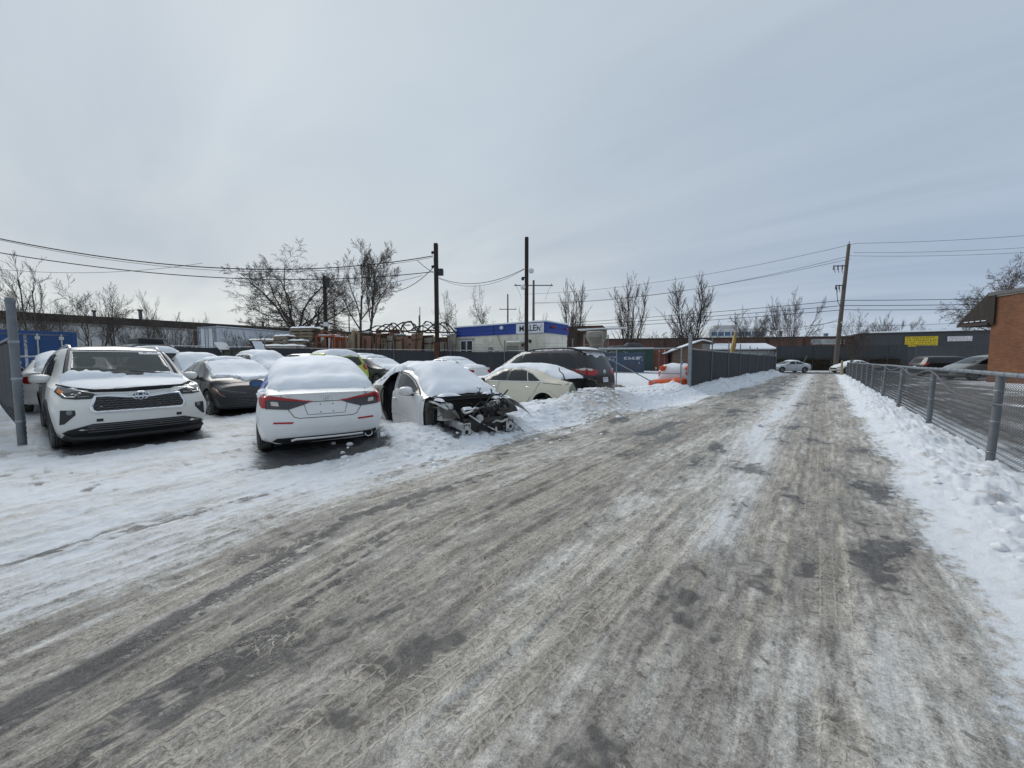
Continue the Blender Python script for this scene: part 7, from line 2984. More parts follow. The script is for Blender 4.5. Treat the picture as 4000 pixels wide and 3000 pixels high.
# ------------------------------------------------------------------- white saloon seen from behind
def make_civic():
    b = body_civic().finish()
    t = place('saloon_car', 'white saloon seen from behind with red and smoked tail lights under thick roof snow', 'car', POSE['civ'])
    for x in (-1.37, 1.37):
        for s in (1, -1):
            b.cylinder_cut(x, .32, .375, .62 if s > 0 else -1.3, 1.3 if s > 0 else -.62)
    b.build('body', PAINT_WHITE, t)
    tl = [(.795, .955), (.72, .945), (.45, .895), (.19, .845), (.30, .80), (.49, .74), (.76, .755), (.815, .80), (.83, .90)]
    for v, poly in ((1, tl), (-1, mir(tl))):
        lamp = b.lay('taillight', poly, 'B', TAIL_DARK, t, .010, .035, skirt=.02)
        up = [(.80, .958), (.72, .948), (.45, .898), (.175, .845), (.22, .832), (.45, .868), (.70, .905), (.755, .87), (.76, .77), (.80, .765), (.832, .82), (.84, .92)]
        b.lay('red_strip', up if v > 0 else mir(up), 'B', TAIL_RED, lamp, .016, .03)
        cl = [(.60, .79), (.69, .80), (.70, .86), (.61, .85)]
        b.lay('reversing_lamp', cl if v > 0 else mir(cl), 'B', TAIL_CLEAR, lamp, .015, .03)
        rf = [(.68, .545), (.67, .57), (.43, .565), (.44, .54)]
        b.lay('rear_reflector', rf if v > 0 else mir(rf), 'B', TAIL_RED, t, .008, .04)
    seam(b, [[(.60, 1.0), (.49, .74), (.42, .635), (.36, .615), (-.36, .615), (-.42, .635), (-.49, .74), (-.60, 1.0)], [(-.19, .842), (.19, .842)]], t, 'B', .005, 'boot_lid_gap')
    # plate recess and empty plate bolts
    m = MB()
    m.tube(b.line([(-.30, .835), (-.25, .66), (.25, .66), (.30, .835)], 'B', .001, .05), .004, 5)
    m.build('plate_recess_edge', GREYPL, t)
    for (y, z) in ((.08, .80), (-.09, .80), (.08, .69), (-.09, .69)):
        q = MB()
        p, n = b.hit(y, z, 'B')
        q.lathe([(0, -.006), (.008, -.005), (.009, .004)], 'x', c=p, n=8)
        q.build('plate_bolt', BLACKPL, t)
    df = [(.70, .285), (.64, .335), (.30, .345), (-.62, .345), (-.72, .36), (-.80, .33), (-.74, .27), (-.5, .27), (.55, .24)]
    b.lay('rear_diffuser', df, 'B', BLACKPL, t, .008, .05)
    m = MB()
    m.tube(b.line([(.46, .305), (.40, .325), (-.50, .325)], 'B', .022, .08), .016, 6)
    m.build('diffuser_strip', PAINT_WHITE, t, 50)
    q = MB()
    p, n = b.hit(-.60, .305, 'B')
    q.tube([(p.x + .12, -.60, .30), (p.x - .03, -.60, .30)], .058, 16, cap=False)
    q.tube([(p.x + .12, -.60, .30), (p.x - .028, -.60, .30)], .049, 16, cap=False)
    q.lathe([(.049, p.x - .028), (.058, p.x - .03)], 'x', c=(0, -.60, .30), n=16)
    e = q.build('exhaust_tip', CHROME, t, 40)
    q = MB()
    q.lathe([(0, p.x + .03), (.05, p.x + .03)], 'x', c=(0, -.60, .30), n=16)
    q.build('exhaust_bore', SEAM, e)
    # badge and lettering
    p, n = b.hit(-.0, .905, 'B')
    z_up = Vector((0, 0, 1))
    q = MB()
    ring = [(-.045, .035), (.045, .035), (.050, .03), (.040, -.035), (.032, -.04), (-.032, -.04), (-.040, -.035), (-.050, .03)]
    pl = lambda a, c: p + Vector((-.012, 0, 0)) + Vector((0, -a, c))
    q.tube([pl(a, c) for a, c in ring], .005, 5, closed=True)
    q.tube([pl(-.028, .03), pl(-.018, -.035)], .006, 5)
    q.tube([pl(.028, .03), pl(.018, -.035)], .006, 5)
    q.tube([pl(-.022, -.004), pl(.022, -.004)], .006, 5)
    q.build('badge', CHROME, t, 50)
    p, n = b.hit(.44, .935, 'B')
    text('model_lettering', 'CIVIC', .045, frame(p + n * .004, (0, -1, 0), (-.3, 0, 1)), CHROME, t, .003, .001, 1.3)
    p, n = b.hit(-.545, .955, 'B')
    text('dealer_lettering', 'windsor', .022, frame(p + n * .004, (0, -1, 0), (-.3, 0, 1)), INKBLACK, t, .001, .0005, 1.6)
    # glass
    b.lay('rear_window', [(-.58, 1.32), (.58, 1.32), (.66, 1.09), (-.66, 1.09)], 'B', DARKGLASS, t, .003, .1)
    w1 = [(-.28, .99), (.70, .965), (.40, 1.16), (.12, 1.30), (-.28, 1.335)]
    w2 = [(-1.42, 1.02), (-.36, .995), (-.36, 1.335), (-.85, 1.28), (-1.25, 1.15)]
    side_windows(b, t, [w1, w2])
    b.lay('windscreen', [(-.58, 1.33), (.58, 1.33), (.68, 1.0), (-.68, 1.0)], 'F', DARKGLASS, t, .003, .1)
    # torn blue film over the rear side window
    film = simple('blue_plastic_film', (0.10, 0.16, 0.42), 0.35, 0, 0.45, 9, 0.6, stretch=(1, 1, 6))

    def fold(loc, nr, a, c, d):
        k = float(noise(np.array([a * 14.0]), np.array([c * 22.0 + a * 9]), 401)[0])
        return loc + nr * (.02 + .022 * k)
    b.lay('plastic_film', ragged([(-.50, 1.32), (-.66, 1.32), (-1.2, 1.20), (-1.62, 1.03), (-1.74, .97), (-1.50, .955), (-1.1, 1.02), (-.7, 1.16)], .015, .06, 9), 'L', film, t, fn=fold, h=.035)
    b.lay('snow_on_wing', ragged([(-1.50, .975), (-1.66, 1.01), (-1.9, .98), (-2.02, .93), (-1.95, .88), (-1.7, .90), (-1.5, .92)], .02, .05, 8), 'L', CARSNOW, t, fn=snow_fn(.05, .06, .04, 8), h=.04)
    b.lay('snow_on_wing', ragged([(-.35, 1.33), (-.72, 1.335), (-1.35, 1.19), (-1.28, 1.14), (-.75, 1.26), (-.4, 1.27)], .02, .05, 7), 'L', CARSNOW, t, fn=snow_fn(.06, .05, .04, 7), h=.04)
    # snow: bonnet to boot
    edge = ragged([(-2.03, -.64), (-2.05, -.3), (-2.06, .1), (-2.04, .45), (-1.99, .62), (-1.80, .74), (-1.45, .74), (-.9, .73), (-.3, .71), (.2, .69), (.6, .69), (1.1, .72), (1.7, .70), (2.0, .55), (2.1, 0), (2.0, -.55), (1.7, -.70), (1.1, -.72), (.6, -.70), (.2, -.72), (-.3, -.74), (-.9, -.77), (-1.45, -.79), (-1.80, -.77)], .012, .12, 4)
    b.lay('snow_cover', edge, 'T', CARSNOW, t, fn=snow_fn(.12, .22, .025, 4), h=.07)
    for s in (1, -1):
        mirror(t, .62, s * .85, .985, s, BLACKPL if s > 0 else PAINT_WHITE, BLUEGLASS if s > 0 else None, s=.95)
    seam(b, [[(.80, .93), (.85, .6), (.78, .25)], [(-.32, .96), (-.32, .6), (-.36, .24)], [(-1.42, .98), (-1.2, .8), (-1.02, .55)]], t, 'L')
    handles(b, t, [(-.15, .86), (-1.12, .89)], PAINT_WHITE)
    for s in (1, -1):
        for x in (1.37, -1.37):
            wheel(t, x, s * .80, .33, .22, 'dark', 5, s)
    hl = [(-.74, .66), (-.40, .645), (-.42, .60), (-.74, .59)]
    for poly in (hl, mir(hl)):
        b.lay('headlight', poly, 'F', LENS, t, .008, .05)
    m = MB()
    m.tube([(-2.30, -.74, .30), (-2.31, -.745, .18), (-2.30, -.742, .03)], [.006, .004, .001], 5)
    m.build('icicle', glassmat('ice', (0.55, 0.6, 0.65), .1), t, 50)
    return t


make_civic()


# ------------------------------------------------------------------- charcoal saloon behind the SUV
def make_corolla():
    b = body_corolla().finish()
    t = place('saloon_car', 'dark grey saloon facing the lane with a slab of snow across its windscreen', 'car', POSE['cor'])
    for x in (-1.35, 1.35):
        for s in (1, -1):
            b.cylinder_cut(x, .33, .385, .62 if s > 0 else -1.3, 1.3 if s > 0 else -.62)
    b.build('body', PAINT_GREY, t)
    b.lay('windscreen', [(-.575, 1.375), (.575, 1.375), (.69, 1.03), (-.69, 1.03)], 'F', GREYGLASS, t, .003, .08)
    w1 = [(-.28, 1.0), (.80, .985), (.46, 1.18), (.12, 1.33), (-.28, 1.365)]
    w2 = [(-1.30, 1.03), (-.36, 1.005), (-.36, 1.365), (-.80, 1.32), (-1.12, 1.19)]
    side_windows(b, t, [w1, w2], GREYGLASS)
    b.lay('rear_window', [(-.56, 1.33), (.56, 1.33), (.62, 1.11), (-.62, 1.11)], 'B', GREYGLASS, t, .003, .1)
    hl = [(-.83, .745), (-.70, .70), (-.50, .655), (-.28, .615), (-.27, .575), (-.50, .59), (-.66, .585), (-.67, .50), (-.76, .53)]
    for v, poly in ((-1, hl), (1, mir(hl))):
        h = b.lay('headlight', poly, 'F', TAIL_DARK, t, .008, .03)
        q = MB()
        q.tube(b.line([(v * .81, .72), (v * .76, .58), (v * .68, .515)], 'F', .012, .03), .011, 5)
        q.tube(b.line([(v * .76, .685), (v * .5, .64), (v * .3, .605)], 'F', .012, .04), .007, 5)
        q.build('light_guide', LENS, h, 50)
        if v < 0:
            q = MB()
            q.tube(b.line([(v * .825, .725), (v * .79, .62), (v * .74, .56)], 'F', .018, .03), .008, 5)
            q.build('turn_signal', AMBER, h, 50)
    g = [(-.62, .24), (-.46, .46), (-.30, .475), (.30, .475), (.46, .46), (.62, .24)]
    gr = b.lay('grille', g, 'F', BLACKPL, t, .006, .06)
    m = MB()
    for z in (.28, .32, .36, .40, .44):
        wd = .60 - (z - .24) * .7
        m.tube(b.line([(-wd, z), (wd, z)], 'F', .012, .15), .007, 5)
    m.build('grille_bars', GREYPL, gr)
    m = MB()
    m.lathe([(0, .012), (.05, .010), (.055, 0)], 'x', c=b.hit(0, .62, 'F')[0], n=16)
    m.build('emblem', CHROME, t, 50)
    slab = ragged([(.26, -.61), (.16, -.1), (.10, .50), (.12, .60), (.85, .70), (1.10, .72), (1.55, .40), (1.75, .0), (1.78, -.15), (1.50, -.32), (1.30, -.40), (1.22, -.74), (.95, -.70), (.6, -.655)], .022, .05, 12)
    b.lay('snow_on_windscreen', slab, 'T', CARSNOW, t, fn=snow_fn(.05, .04, .03, 12, .4), h=.05)
    roof = ragged([(-.02, -.50), (-.05, .0), (-.02, .52), (-.4, .60), (-1.1, .60), (-1.7, .64), (-2.2, .6), (-2.25, 0), (-2.2, -.6), (-1.7, -.64), (-1.1, -.60), (-.4, -.58)], .03, .1, 13)
    b.lay('snow_on_roof', roof, 'T', CARSNOW, t, fn=snow_fn(.095, .22, .03, 13), h=.08)
    st = b.lay('windscreen_sticker', [(.25, 1.365), (.52, 1.365), (.54, 1.325), (.26, 1.325)], 'F', PLATEW, t, .008, .05)
    p, n = b.hit(.39, 1.345, 'F')
    scrawl('sticker_lettering', .25, .035, 1, frame(p + n * .010, (0, 1, 0), (-.8, 0, .6)), INKBLACK, st, 8, .001)
    for s in (1, -1):
        mirror(t, .62, s * .85, 1.0, s, PAINT_GREY, None, s=.95)
    for v in 'LR':
        seam(b, [[(.82, .95), (.86, .6), (.78, .25)], [(-.32, .97), (-.32, .6), (-.36, .24)], [(-1.30, .99), (-1.15, .8), (-1.0, .55)]], t, v)
        m = MB()
        m.tube(b.line([(.85, .975), (0, .99), (-1.32, 1.02)], v, .004, .2), .008, 5)
        m.build('window_trim', BLACKPL, t, 50)
    handles(b, t, [(-.15, .87), (-1.05, .90)], PAINT_GREY)
    for s in (1, -1):
        for x in (1.35, -1.35):
            wheel(t, x, s * .79, .33, .21, 'alloy', 5, s)
    seam(b, [[(-.70, .83), (-.4, .86), (0, .87), (.4, .86), (.70, .83)]], t, 'F', .006, 'bonnet_gap')
    return t


make_corolla()
# ------------------------------------------------------------------- stripped white saloon, nose gone
STEEL = simple('bare_grey_steel', (0.085, 0.083, 0.075), 0.6, 0.2, 0.35, 7, 0.2, dirt=(0.10, 0.085, 0.06), dirt_amt=0.7)
PRIMER = simple('grey_green_primer', (0.24, 0.25, 0.215), 0.6, 0, 0.3, 7, 0.2, dirt=(0.14, 0.12, 0.09), dirt_amt=0.6)
WHITEMETAL = simple('scuffed_white_metal', (0.46, 0.47, 0.47), 0.5, 0, 0.3, 9, 0.1, dirt=(0.07, 0.06, 0.05), dirt_amt=0.9)
DARKMETAL = simple('oily_dark_metal', (0.028, 0.027, 0.026), 0.5, 0.3, 0.5, 14, 0.4)
HOSE = simple('black_rubber_hose', (0.012, 0.012, 0.012), 0.6)


def make_wreck():
    b = body_sedan()

    def dent(x, y, z):
        if z > 1.2 and x < .3:
            z -= .03 * math.exp(-((x + .4) / .4) ** 2 - ((y - .1) / .4) ** 2)
        return x, y, z
    b.deform(dent)
    b.finish()
    t = place('wrecked_car', 'wrecked white saloon with its nose gone, engine bay bare and rear door missing', 'car', POSE['wreck'])
    m = MB().box((2.35, 0, .7), (2.1, 2.4, 2.0))
    b.mb_cut(m)
    b.prism_cut([(-.30, 1.335), (-.13, .99), (-.20, .28), (-.62, .28), (-.84, .55), (-1.0, .75), (-1.04, .98), (-.86, 1.22), (-.66, 1.32)], -1.2, -.1)
    b.prism_cut([(.7, 1.1), (.7, .3), (-1.4, .3), (-1.5, .9), (-1.0, 1.2), (-.3, 1.33)], -.68, .70)
    for x in (-1.35,):
        for s in (1, -1):
            b.cylinder_cut(x, .33, .39, .62 if s > 0 else -1.3, 1.3 if s > 0 else -.62)
    b.build('body', PAINT_WHITE, t)
    # front door, standing proud of the shell
    d = b.lay('door', [(-.20, .27), (-.21, .92), (-.10, 1.00), (1.17, .915), (1.19, .60), (1.15, .27)], 'R', PAINT_WHITE, t, .022, .08, skirt=.03)
    b.lay('window', [(-.06, 1.0), (-.22, 1.31), (.15, 1.275), (.50, 1.17), (.98, .955)], 'R', DARKGLASS, d, .010, .08)
    m = MB()
    m.tube(b.line([(-.14, .98), (-.30, 1.33)], 'R', .012, .06), .018, 6)
    m.build('door_frame', WHITEMETAL, d, 50)
    m = MB()
    m.tube(b.line([(-.27, 1.335), (.15, 1.30), (.52, 1.185), (1.02, .945)], 'R', .006, .06), .014, 6)
    m.build('window_seal', BLACKPL, d, 50)
    q = MB()
    a, n = b.hit(-.12, .80, 'R')
    c, n = b.hit(.06, .80, 'R')
    q.tube([a + n * .03, (a + c) / 2 + n * .06, c + n * .03], [.012, .017, .012], 6)
    q.build('door_handle', PAINT_WHITE, d, 50)
    b.lay('door_moulding', [(-.20, .50), (-.20, .515), (1.18, .505), (1.18, .49)], 'R', PAINT_WHITE, d, .030, .1)
    mirror(t, .80, -.86, 1.0, -1, PAINT_WHITE, None, s=1.02)
    # bare inner rear quarter
    b.lay('bare_rear_quarter', ragged([(-.88, 1.0), (-1.04, 1.0), (-1.9, .98), (-2.22, .93), (-2.25, .4), (-1.85, .30), (-1.78, .55), (-1.45, .76), (-1.1, .70), (-.98, .5), (-.66, .28), (-.60, .30), (-.82, .56)], .012, .08, 21), 'R', PRIMER, t, .006, .06)
    q = MB()
    p, n = b.hit(-1.62, .86, 'R')
    q.lathe([(.10, -.01), (.115, -.02), (.10, -.03), (.06, -.012), (0, -.012)], 'y', c=(p.x, p.y + .01, p.z), n=18)
    q.build('filler_housing', GREYPL, t, 40)
    for (x, z, r_) in ((-1.08, .88, .018), (-1.12, .78, .015), (-1.05, .68, .014), (-.86, .50, .016), (-.76, .40, .014), (-1.2, .92, .02), (-2.0, .70, .03), (-1.95, .55, .02)):
        q = MB()
        p, n = b.hit(x, z, 'R')
        q.lathe([(r_, -.012), (0, -.012)], 'y', c=(p.x, p.y, p.z), n=10)
        q.build('bolt_hole', SEAM, t)
    m = MB()
    m.tube(b.line([(-.84, .99), (-.97, .82), (-.80, .52), (-.62, .28)], 'R', .004, .05), .022, 6)
    m.build('doorway_seal', BLACKPL, t, 50)
    m = MB()
    m.box((-.75, -.25, .52), (.5, .9, .16), bev=.05)
    M = Matrix.Rotation(-.25, 3, 'Y')
    m.box((-1.02, -.25, .82), (.14, .9, .6), M=M, bev=.05)
    m.build('rear_seat', SEATMAT, t, 50)
    seat(t, .05, -.36, .42)
    # snow over roof, glass and cowl
    edge = ragged([(1.34, -.74), (1.30, -.45), (1.36, -.1), (1.33, .25), (1.32, .74), (1.0, .76), (.6, .68), (.1, .62), (-.5, .62), (-1.1, .66), (-1.6, .70), (-2.1, .66), (-2.2, 0), (-2.1, -.66), (-1.6, -.75), (-1.05, -.72), (-.55, -.66), (-.1, -.61), (.25, -.61), (.7, -.69), (1.05, -.745)], .03, .10, 22)

    def sf(loc, nr, a, c, d):
        if loc.x > 1.24:
            loc = Vector((loc.x, loc.y, max(loc.z, .93 - (loc.x - 1.24) * .3)))
            nr = Vector((0, 0, 1))
        return snow_fn(.125, .28, .03, 22)(loc, nr, a, c, d)
    b.lay('snow_cover', edge, 'T', CARSNOW, t, fn=sf, h=.07)
    # ----- the opened front: bulkhead, wings' inner panels, rails, towers and a mess of hoses
    fr = thing_part = None
    m = MB()
    m.box((1.33, 0, .62), (.05, 1.45, .62), bev=.02)
    bh = m.build('bulkhead', DARKMETAL, t, 40)
    m = MB()
    m.box((1.40, .0, .90), (.16, 1.44, .045), bev=.015)
    m.box((1.47, .05, .865), (.05, 1.36, .05), bev=.015)
    m.build('cowl_tray', BLACKPL, bh, 40)
    m = MB()
    m.tube([(1.50, -.55, .90), (1.49, -.1, .93), (1.50, .35, .925), (1.47, .62, .90)], .012, 5)
    m.build('wiper', HOSE, bh)
    m = MB()
    m.tube([(1.50, .16, .93), (1.54, .15, 1.02), (1.53, .17, 1.06)], .008, 5)
    m.tube([(1.535, .15, 1.04), (1.60, .05, 1.07)], .006, 5)
    m.build('wiper_arm', HOSE, bh)
    # right-hand inner wheel arch: a ribbed half drum
    for s in (-1, 1):
        m = MB()
        n, w = 12, 4
        vs, fs = [], []
        for i in range(n + 1):
            a = R(38 + 137 * i / n)
            for j in range(w + 1):
                tt = j / w
                r_ = .40 - .06 * tt + .008 * ((i + j) % 2)
                vs.append((1.56 + r_ * math.cos(a) * 1.0, s * (.80 - .36 * tt), .33 + r_ * math.sin(a) * 1.1))
        for i in range(n):
            for j in range(w):
                fs.append((i * (w + 1) + j, i * (w + 1) + j + 1, (i + 1) * (w + 1) + j + 1, (i + 1) * (w + 1) + j))
        m.add(vs, fs)
        m.build('inner_wheel_arch', simple('stained_inner_panel', (.10, .095, .085), .7, .1, .45, 6, .3, dirt=(.035, .025, .018), dirt_amt=.9) if s < 0 else DARKMETAL, t, 30)
        m = MB()
        rail = [(1.30, s * .47, .42), (1.65, s * .46, .46), (2.05, s * .45, .42)]
        for a, c in zip(rail, rail[1:]):
            m.beam(a, c, .075, .12, bev=.01)
        rl = m.build('chassis_rail', WHITEMETAL if s < 0 else STEEL, t, 40)
        m = MB()
        m.box((2.07, s * .46, .40), (.025, .17, .24), bev=.03)
        pl = m.build('crash_plate', WHITEMETAL, rl, 40)
        for (dy, dz, r_) in ((-.045, .08, .016), (0, .09, .016), (.045, .08, .016), (-.05, .04, .012), (.05, .04, .012), (0, -.03, .036), (-.055, -.08, .014), (.055, -.08, .014)):
            q = MB()
            q.lathe([(r_, 2.085), (0, 2.085)], 'x', c=(0, s * .46 + dy, .40 + dz), n=10)
            q.build('plate_hole', SEAM, rl)
        m = MB()
        up = [(1.26, s * .76, .84), (1.55, s * .74, .82), (1.80, s * .66, .74)]
        for a, c in zip(up, up[1:]):
            m.beam(a, c, .045, .035, bev=.008)
        m.build('wing_rail', STEEL if s > 0 else WHITEMETAL, t, 40)
        m = MB()
        m.lathe([(.15, .52), (.135, .78), (.10, .81), (.045, .80), (.03, .825), (0, .825)], 'z', c=(1.52, s * .56, 0), n=18)
        m.build('strut_tower', WHITEMETAL if s < 0 else DARKMETAL, t, 35)
    # bent remains of the left wing, curling outward
    m = MB()
    vs, fs = [], []
    for i in range(7):
        tt = i / 6
        c = Vector((1.25 + .78 * tt, .76 + .16 * tt + .06 * math.sin(tt * 3), .86 - .05 * tt - .22 * tt * tt))
        for j in range(4):
            vs.append(c + Vector((0, .015 * j + .03 * j * tt, -.045 * j)))
    for i in range(6):
        for j in range(3):
            fs.append((i * 4 + j, i * 4 + j + 1, (i + 1) * 4 + j + 1, (i + 1) * 4 + j))
    m.add(vs, fs)
    m.build('torn_wing', WHITEMETAL, t, 40)
    # pillar foot with hinges, seen in front of the door
    m = MB()
    m.box((1.245, -.80, .58), (.09, .12, .62), bev=.015)
    ph = m.build('hinge_pillar', WHITEMETAL, t, 40)
    for z in (.42, .70):
        m = MB()
        m.box((1.28, -.865, z), (.05, .03, .07), bev=.01)
        m.build('hinge', STEEL, ph)
    m = MB()
    m.box((1.30, -.72, .55), (.03, .24, .55), bev=.01)
    m.build('wing_flange', STEEL, t, 40)
    # machinery
    rng = random.Random(77)
    m = MB()
    m.box((1.72, .02, .38), (.5, .80, .34), bev=.05).box((1.66, .22, .60), (.34, .3, .2), bev=.04).box((1.62, -.24, .60), (.2, .22, .14), bev=.03)
    eng = m.build('engine_block', DARKMETAL, t, 40)
    for k in range(16):
        q = MB()
        c = (1.60 + .36 * rng.random(), rng.uniform(-.42, .46), rng.uniform(.30, .78))
        if k % 3 == 0:
            q.lathe([(0, .04), (.05, .035), (.07, .0), (.06, -.05), (0, -.05)], 'x', c=c, n=14)
        else:
            q.box(c, (rng.uniform(.05, .16), rng.uniform(.05, .2), rng.uniform(.03, .12)), M=Matrix.Rotation(rng.random() * 1.5, 3, 'X') @ Matrix.Rotation(rng.random(), 3, 'Z'), bev=.012)
        q.build('engine_part', rng.choice([DARKMETAL, DARKMETAL, STEEL, WHITEMETAL, BLACKPL]), eng, 40)
    q = MB()
    q.tube([(1.88, -.02 + .22 * math.cos(a), .50 + .22 * math.sin(a)) for a in [i * math.pi / 12 for i in range(24)]], .022, 6, closed=True)
    for k in range(7):
        a = 2 * math.pi * k / 7
        q.beam((1.87, -.02, .50), (1.88, -.02 + .20 * math.cos(a + .2), .50 + .20 * math.sin(a + .2)), .06, .01, up=(1, .3, 0))
    q.build('cooling_fan', BLACKPL, eng, 40)
    for k in range(40):
        q = MB()
        p = Vector((rng.uniform(1.45, 1.9), rng.uniform(-.5, .55), rng.uniform(.35, .85)))
        d = Vector((rng.uniform(-.1, .25), rng.uniform(-.3, .3), rng.uniform(-.25, .2)))
        pts = [p]
        for i in range(7):
            d = d * .8 + Vector((rng.gauss(0, .07), rng.gauss(0, .12), rng.gauss(-.02, .10)))
            p = p + d * .4
            p.z = max(p.z, .2)
            p.x = min(p.x, 2.1)
            pts.append(p)
        q.tube(pts, rng.choice([.007, .010, .015, .02]), 5)
        q.build('hose', rng.choice([HOSE, HOSE, HOSE, HOSE, STEEL, STEEL, WHITEMETAL]), eng, 50)
    for (a, c) in (((1.9, -.30, .62), (2.08, -.18, .50)), ((1.92, -.1, .48), (2.12, .22, .28)), ((2.02, .18, .38), (2.05, .19, .20))):
        q = MB()
        q.beam(a, c, .035, .02, bev=.005)
        q.build('loose_bracket', WHITEMETAL, eng, 40)
    for (x, y, z, sx, sy) in ((1.42, -.45, .93, .16, .4), (1.44, .45, .92, .14, .35), (1.6, -.72, .87, .3, .06), (1.62, .66, .85, .35, .08), (1.75, -.25, .70, .12, .2), (1.55, .52, .84, .16, .16)):
        q = MB()
        bmv, fs = [], []
        for i in range(6):
            for j in range(6):
                u, v = i / 5 - .5, j / 5 - .5
                e_ = max(0, 1 - (4 * u * u) ** 2) * max(0, 1 - (4 * v * v) ** 2)
                bmv.append((x + u * sx * (1 + .2 * math.sin(j * 2)), y + v * sy * (1 + .2 * math.sin(i * 3)), z + .045 * e_ ** .5))
        for i in range(5):
            for j in range(5):
                fs.append((i * 6 + j, i * 6 + j + 1, (i + 1) * 6 + j + 1, (i + 1) * 6 + j))
        q.add(bmv, fs)
        q.build('snow_patch', CARSNOW, t, 60)
    q = MB()
    q.lathe([(0, .03), (.06, .03), (.075, .0), (.14, .0), (.14, -.025), (0, -.025)], 'y', c=(1.58, .72, .34), n=22)
    q.build('brake_disc', RUST, t, 40)
    for s in (1, -1):
        wheel(t, -1.35, s * .79, .33, .21, 'alloy', 5, s)
    return t


make_wreck()


# ------------------------------------------------------------------- cream saloon without wheels and boot lid
def make_cad():
    b = body_cad().finish()
    t = place('saloon_car', 'cream saloon with tinted windows missing its boot lid and rear wheel', 'car', POSE['cad'])
    for x in (-1.44, 1.44):
        for s in (1, -1):
            b.cylinder_cut(x, .33, .40, .60 if s > 0 else -1.3, 1.3 if s > 0 else -.60)
    hole = MB()
    hole.prism([(-.66, 1.3), (.66, 1.3), (.66, 1.02), (.60, .86), (.47, .67), (-.47, .67), (-.60, .86), (-.66, 1.02)], 1.05, M=AX_X, o=(-2.9, 0, 0))
    b.mb_cut(hole)
    b.build('body', PAINT_CREAM, t)
    w1 = [(-.02, 1.015), (1.02, .985), (.78, 1.12), (.46, 1.27), (.14, 1.365), (-.06, 1.37)]
    w2 = [(-.86, 1.03), (-.12, 1.018), (-.14, 1.372), (-.45, 1.365), (-.72, 1.30)]
    w3 = [(-1.30, 1.04), (-.89, 1.032), (-.76, 1.28), (-.95, 1.225)]
    for v in 'LR':
        for w in (w1, w2, w3):
            b.lay('window', w, v, DARKGLASS, t, .004, .08)
        b.lay('pillar_trim', [(-.11, 1.02), (-.03, 1.02), (-.07, 1.37), (-.13, 1.372)], v, BLACKPL, t, .006, .1)
        m = MB()
        m.tube(b.line([(1.10, .97), (.2, .995), (-.8, 1.012), (-1.42, 1.02)], v, .006, .15), .012, 6)
        m.tube(b.line([(-1.42, 1.02), (-1.25, 1.10), (-.95, 1.245), (-.70, 1.335), (-.40, 1.385)], v, .006, .1), .012, 6)
        m.tube(b.line([(-.40, 1.385), (.12, 1.385), (.45, 1.29), (.80, 1.13), (1.10, .975)], v, .004, .1), .006, 6)
        m.build('window_trim', CHROME, t, 50)
        seam(b, [[(-1.30, 1.0), (-1.18, .80), (-.96, .52), (-.84, .36), (-.80, .24)], [(.18, .99), (.27, .75), (.27, .35), (.24, .23)], [(1.14, .93), (1.16, .6), (1.08, .25)], [(-1.42, .99), (-1.7, .98), (-2.0, .965)]], t, v, .006)
    handles(b, t, [(-.90, .855), (.38, .83)], CHROME)
    m = MB()
    m.tube(b.line([(-1.04, .60), (-1.10, .70), (-1.25, .775), (-1.44, .80), (-1.63, .775), (-1.80, .68), (-1.86, .56)], 'L', .004, .05), .016, 6)
    m.build('wheel_arch_lip', PAINT_CREAM, t, 50)
    b.lay('windscreen', [(-.58, 1.36), (.58, 1.36), (.68, 1.05), (-.68, 1.05)], 'F', DARKGLASS, t, .003, .1)
    # torn rear end: grey inner skins, black seam where the bumper was
    for s in (1, -1):
        pl = [(s * .66, 1.06), (s * .70, 1.03), (s * .80, .98), (s * .84, .75), (s * .82, .50), (s * .50, .46), (s * .48, .66), (s * .61, .86)]
        b.lay('bare_tail_panel', pl, 'B', PRIMER, t, .005, .05)
        q = MB()
        q.tube(b.line([(s * .66, 1.05), (s * .665, 1.0), (s * .605, .85), (s * .47, .665)], 'B', .012, .04), .016, 6)
        q.build('boot_seal', BLACKPL, t, 50)
        q = MB()
        q.tube([(-1.83, s * .55, 1.02), (-1.92, s * .55, 1.10), (-1.86, s * .55, 1.24), (-1.74, s * .55, 1.33), (-1.73, s * .55, 1.42)], [.016, .018, .018, .016, .014], 6)
        q.build('boot_hinge', STEEL, t, 50)
        v = 'L' if s > 0 else 'R'
        b.lay('bumper_line', [(-1.80, .475), (-1.82, .43), (-2.30, .50), (-2.26, .545)], v, BLACKPL, t, .006, .06)
        for k in range(6):
            q = MB()
            p, n = b.hit(-1.90 - .065 * k, .472 + .009 * k, v)
            q.lathe([(.009, s * .012), (0, s * .014)], 'y', c=(p.x, p.y, p.z), n=8)
            q.build('bumper_clip', STEEL, t)
    b.lay('bare_rear_panel', [(-.47, .66), (.47, .66), (.50, .40), (-.50, .40)], 'B', PRIMER, t, .006, .07)
    m = MB()
    m.box((-2.1, 0, .50), (.14, 1.2, .10), bev=.02)
    m.build('crash_bar', STEEL, t, 40)
    # snow drift in the boot
    q = MB()
    vs, fs = [], []
    for i in range(10):
        for j in range(10):
            u, v = i / 9, j / 9
            vs.append((-1.90 - .38 * u, -.42 + .84 * v, .665 + .10 * (math.sin(u * 3.1) ** .6) * (math.sin(v * 3.14) ** .5) * (1 + .3 * math.sin(i * 2 + j))))
    for i in range(9):
        for j in range(9):
            fs.append((i * 10 + j, i * 10 + j + 1, (i + 1) * 10 + j + 1, (i + 1) * 10 + j))
    q.add(vs, fs)
    q.build('snow_in_boot', CARSNOW, t, 60)
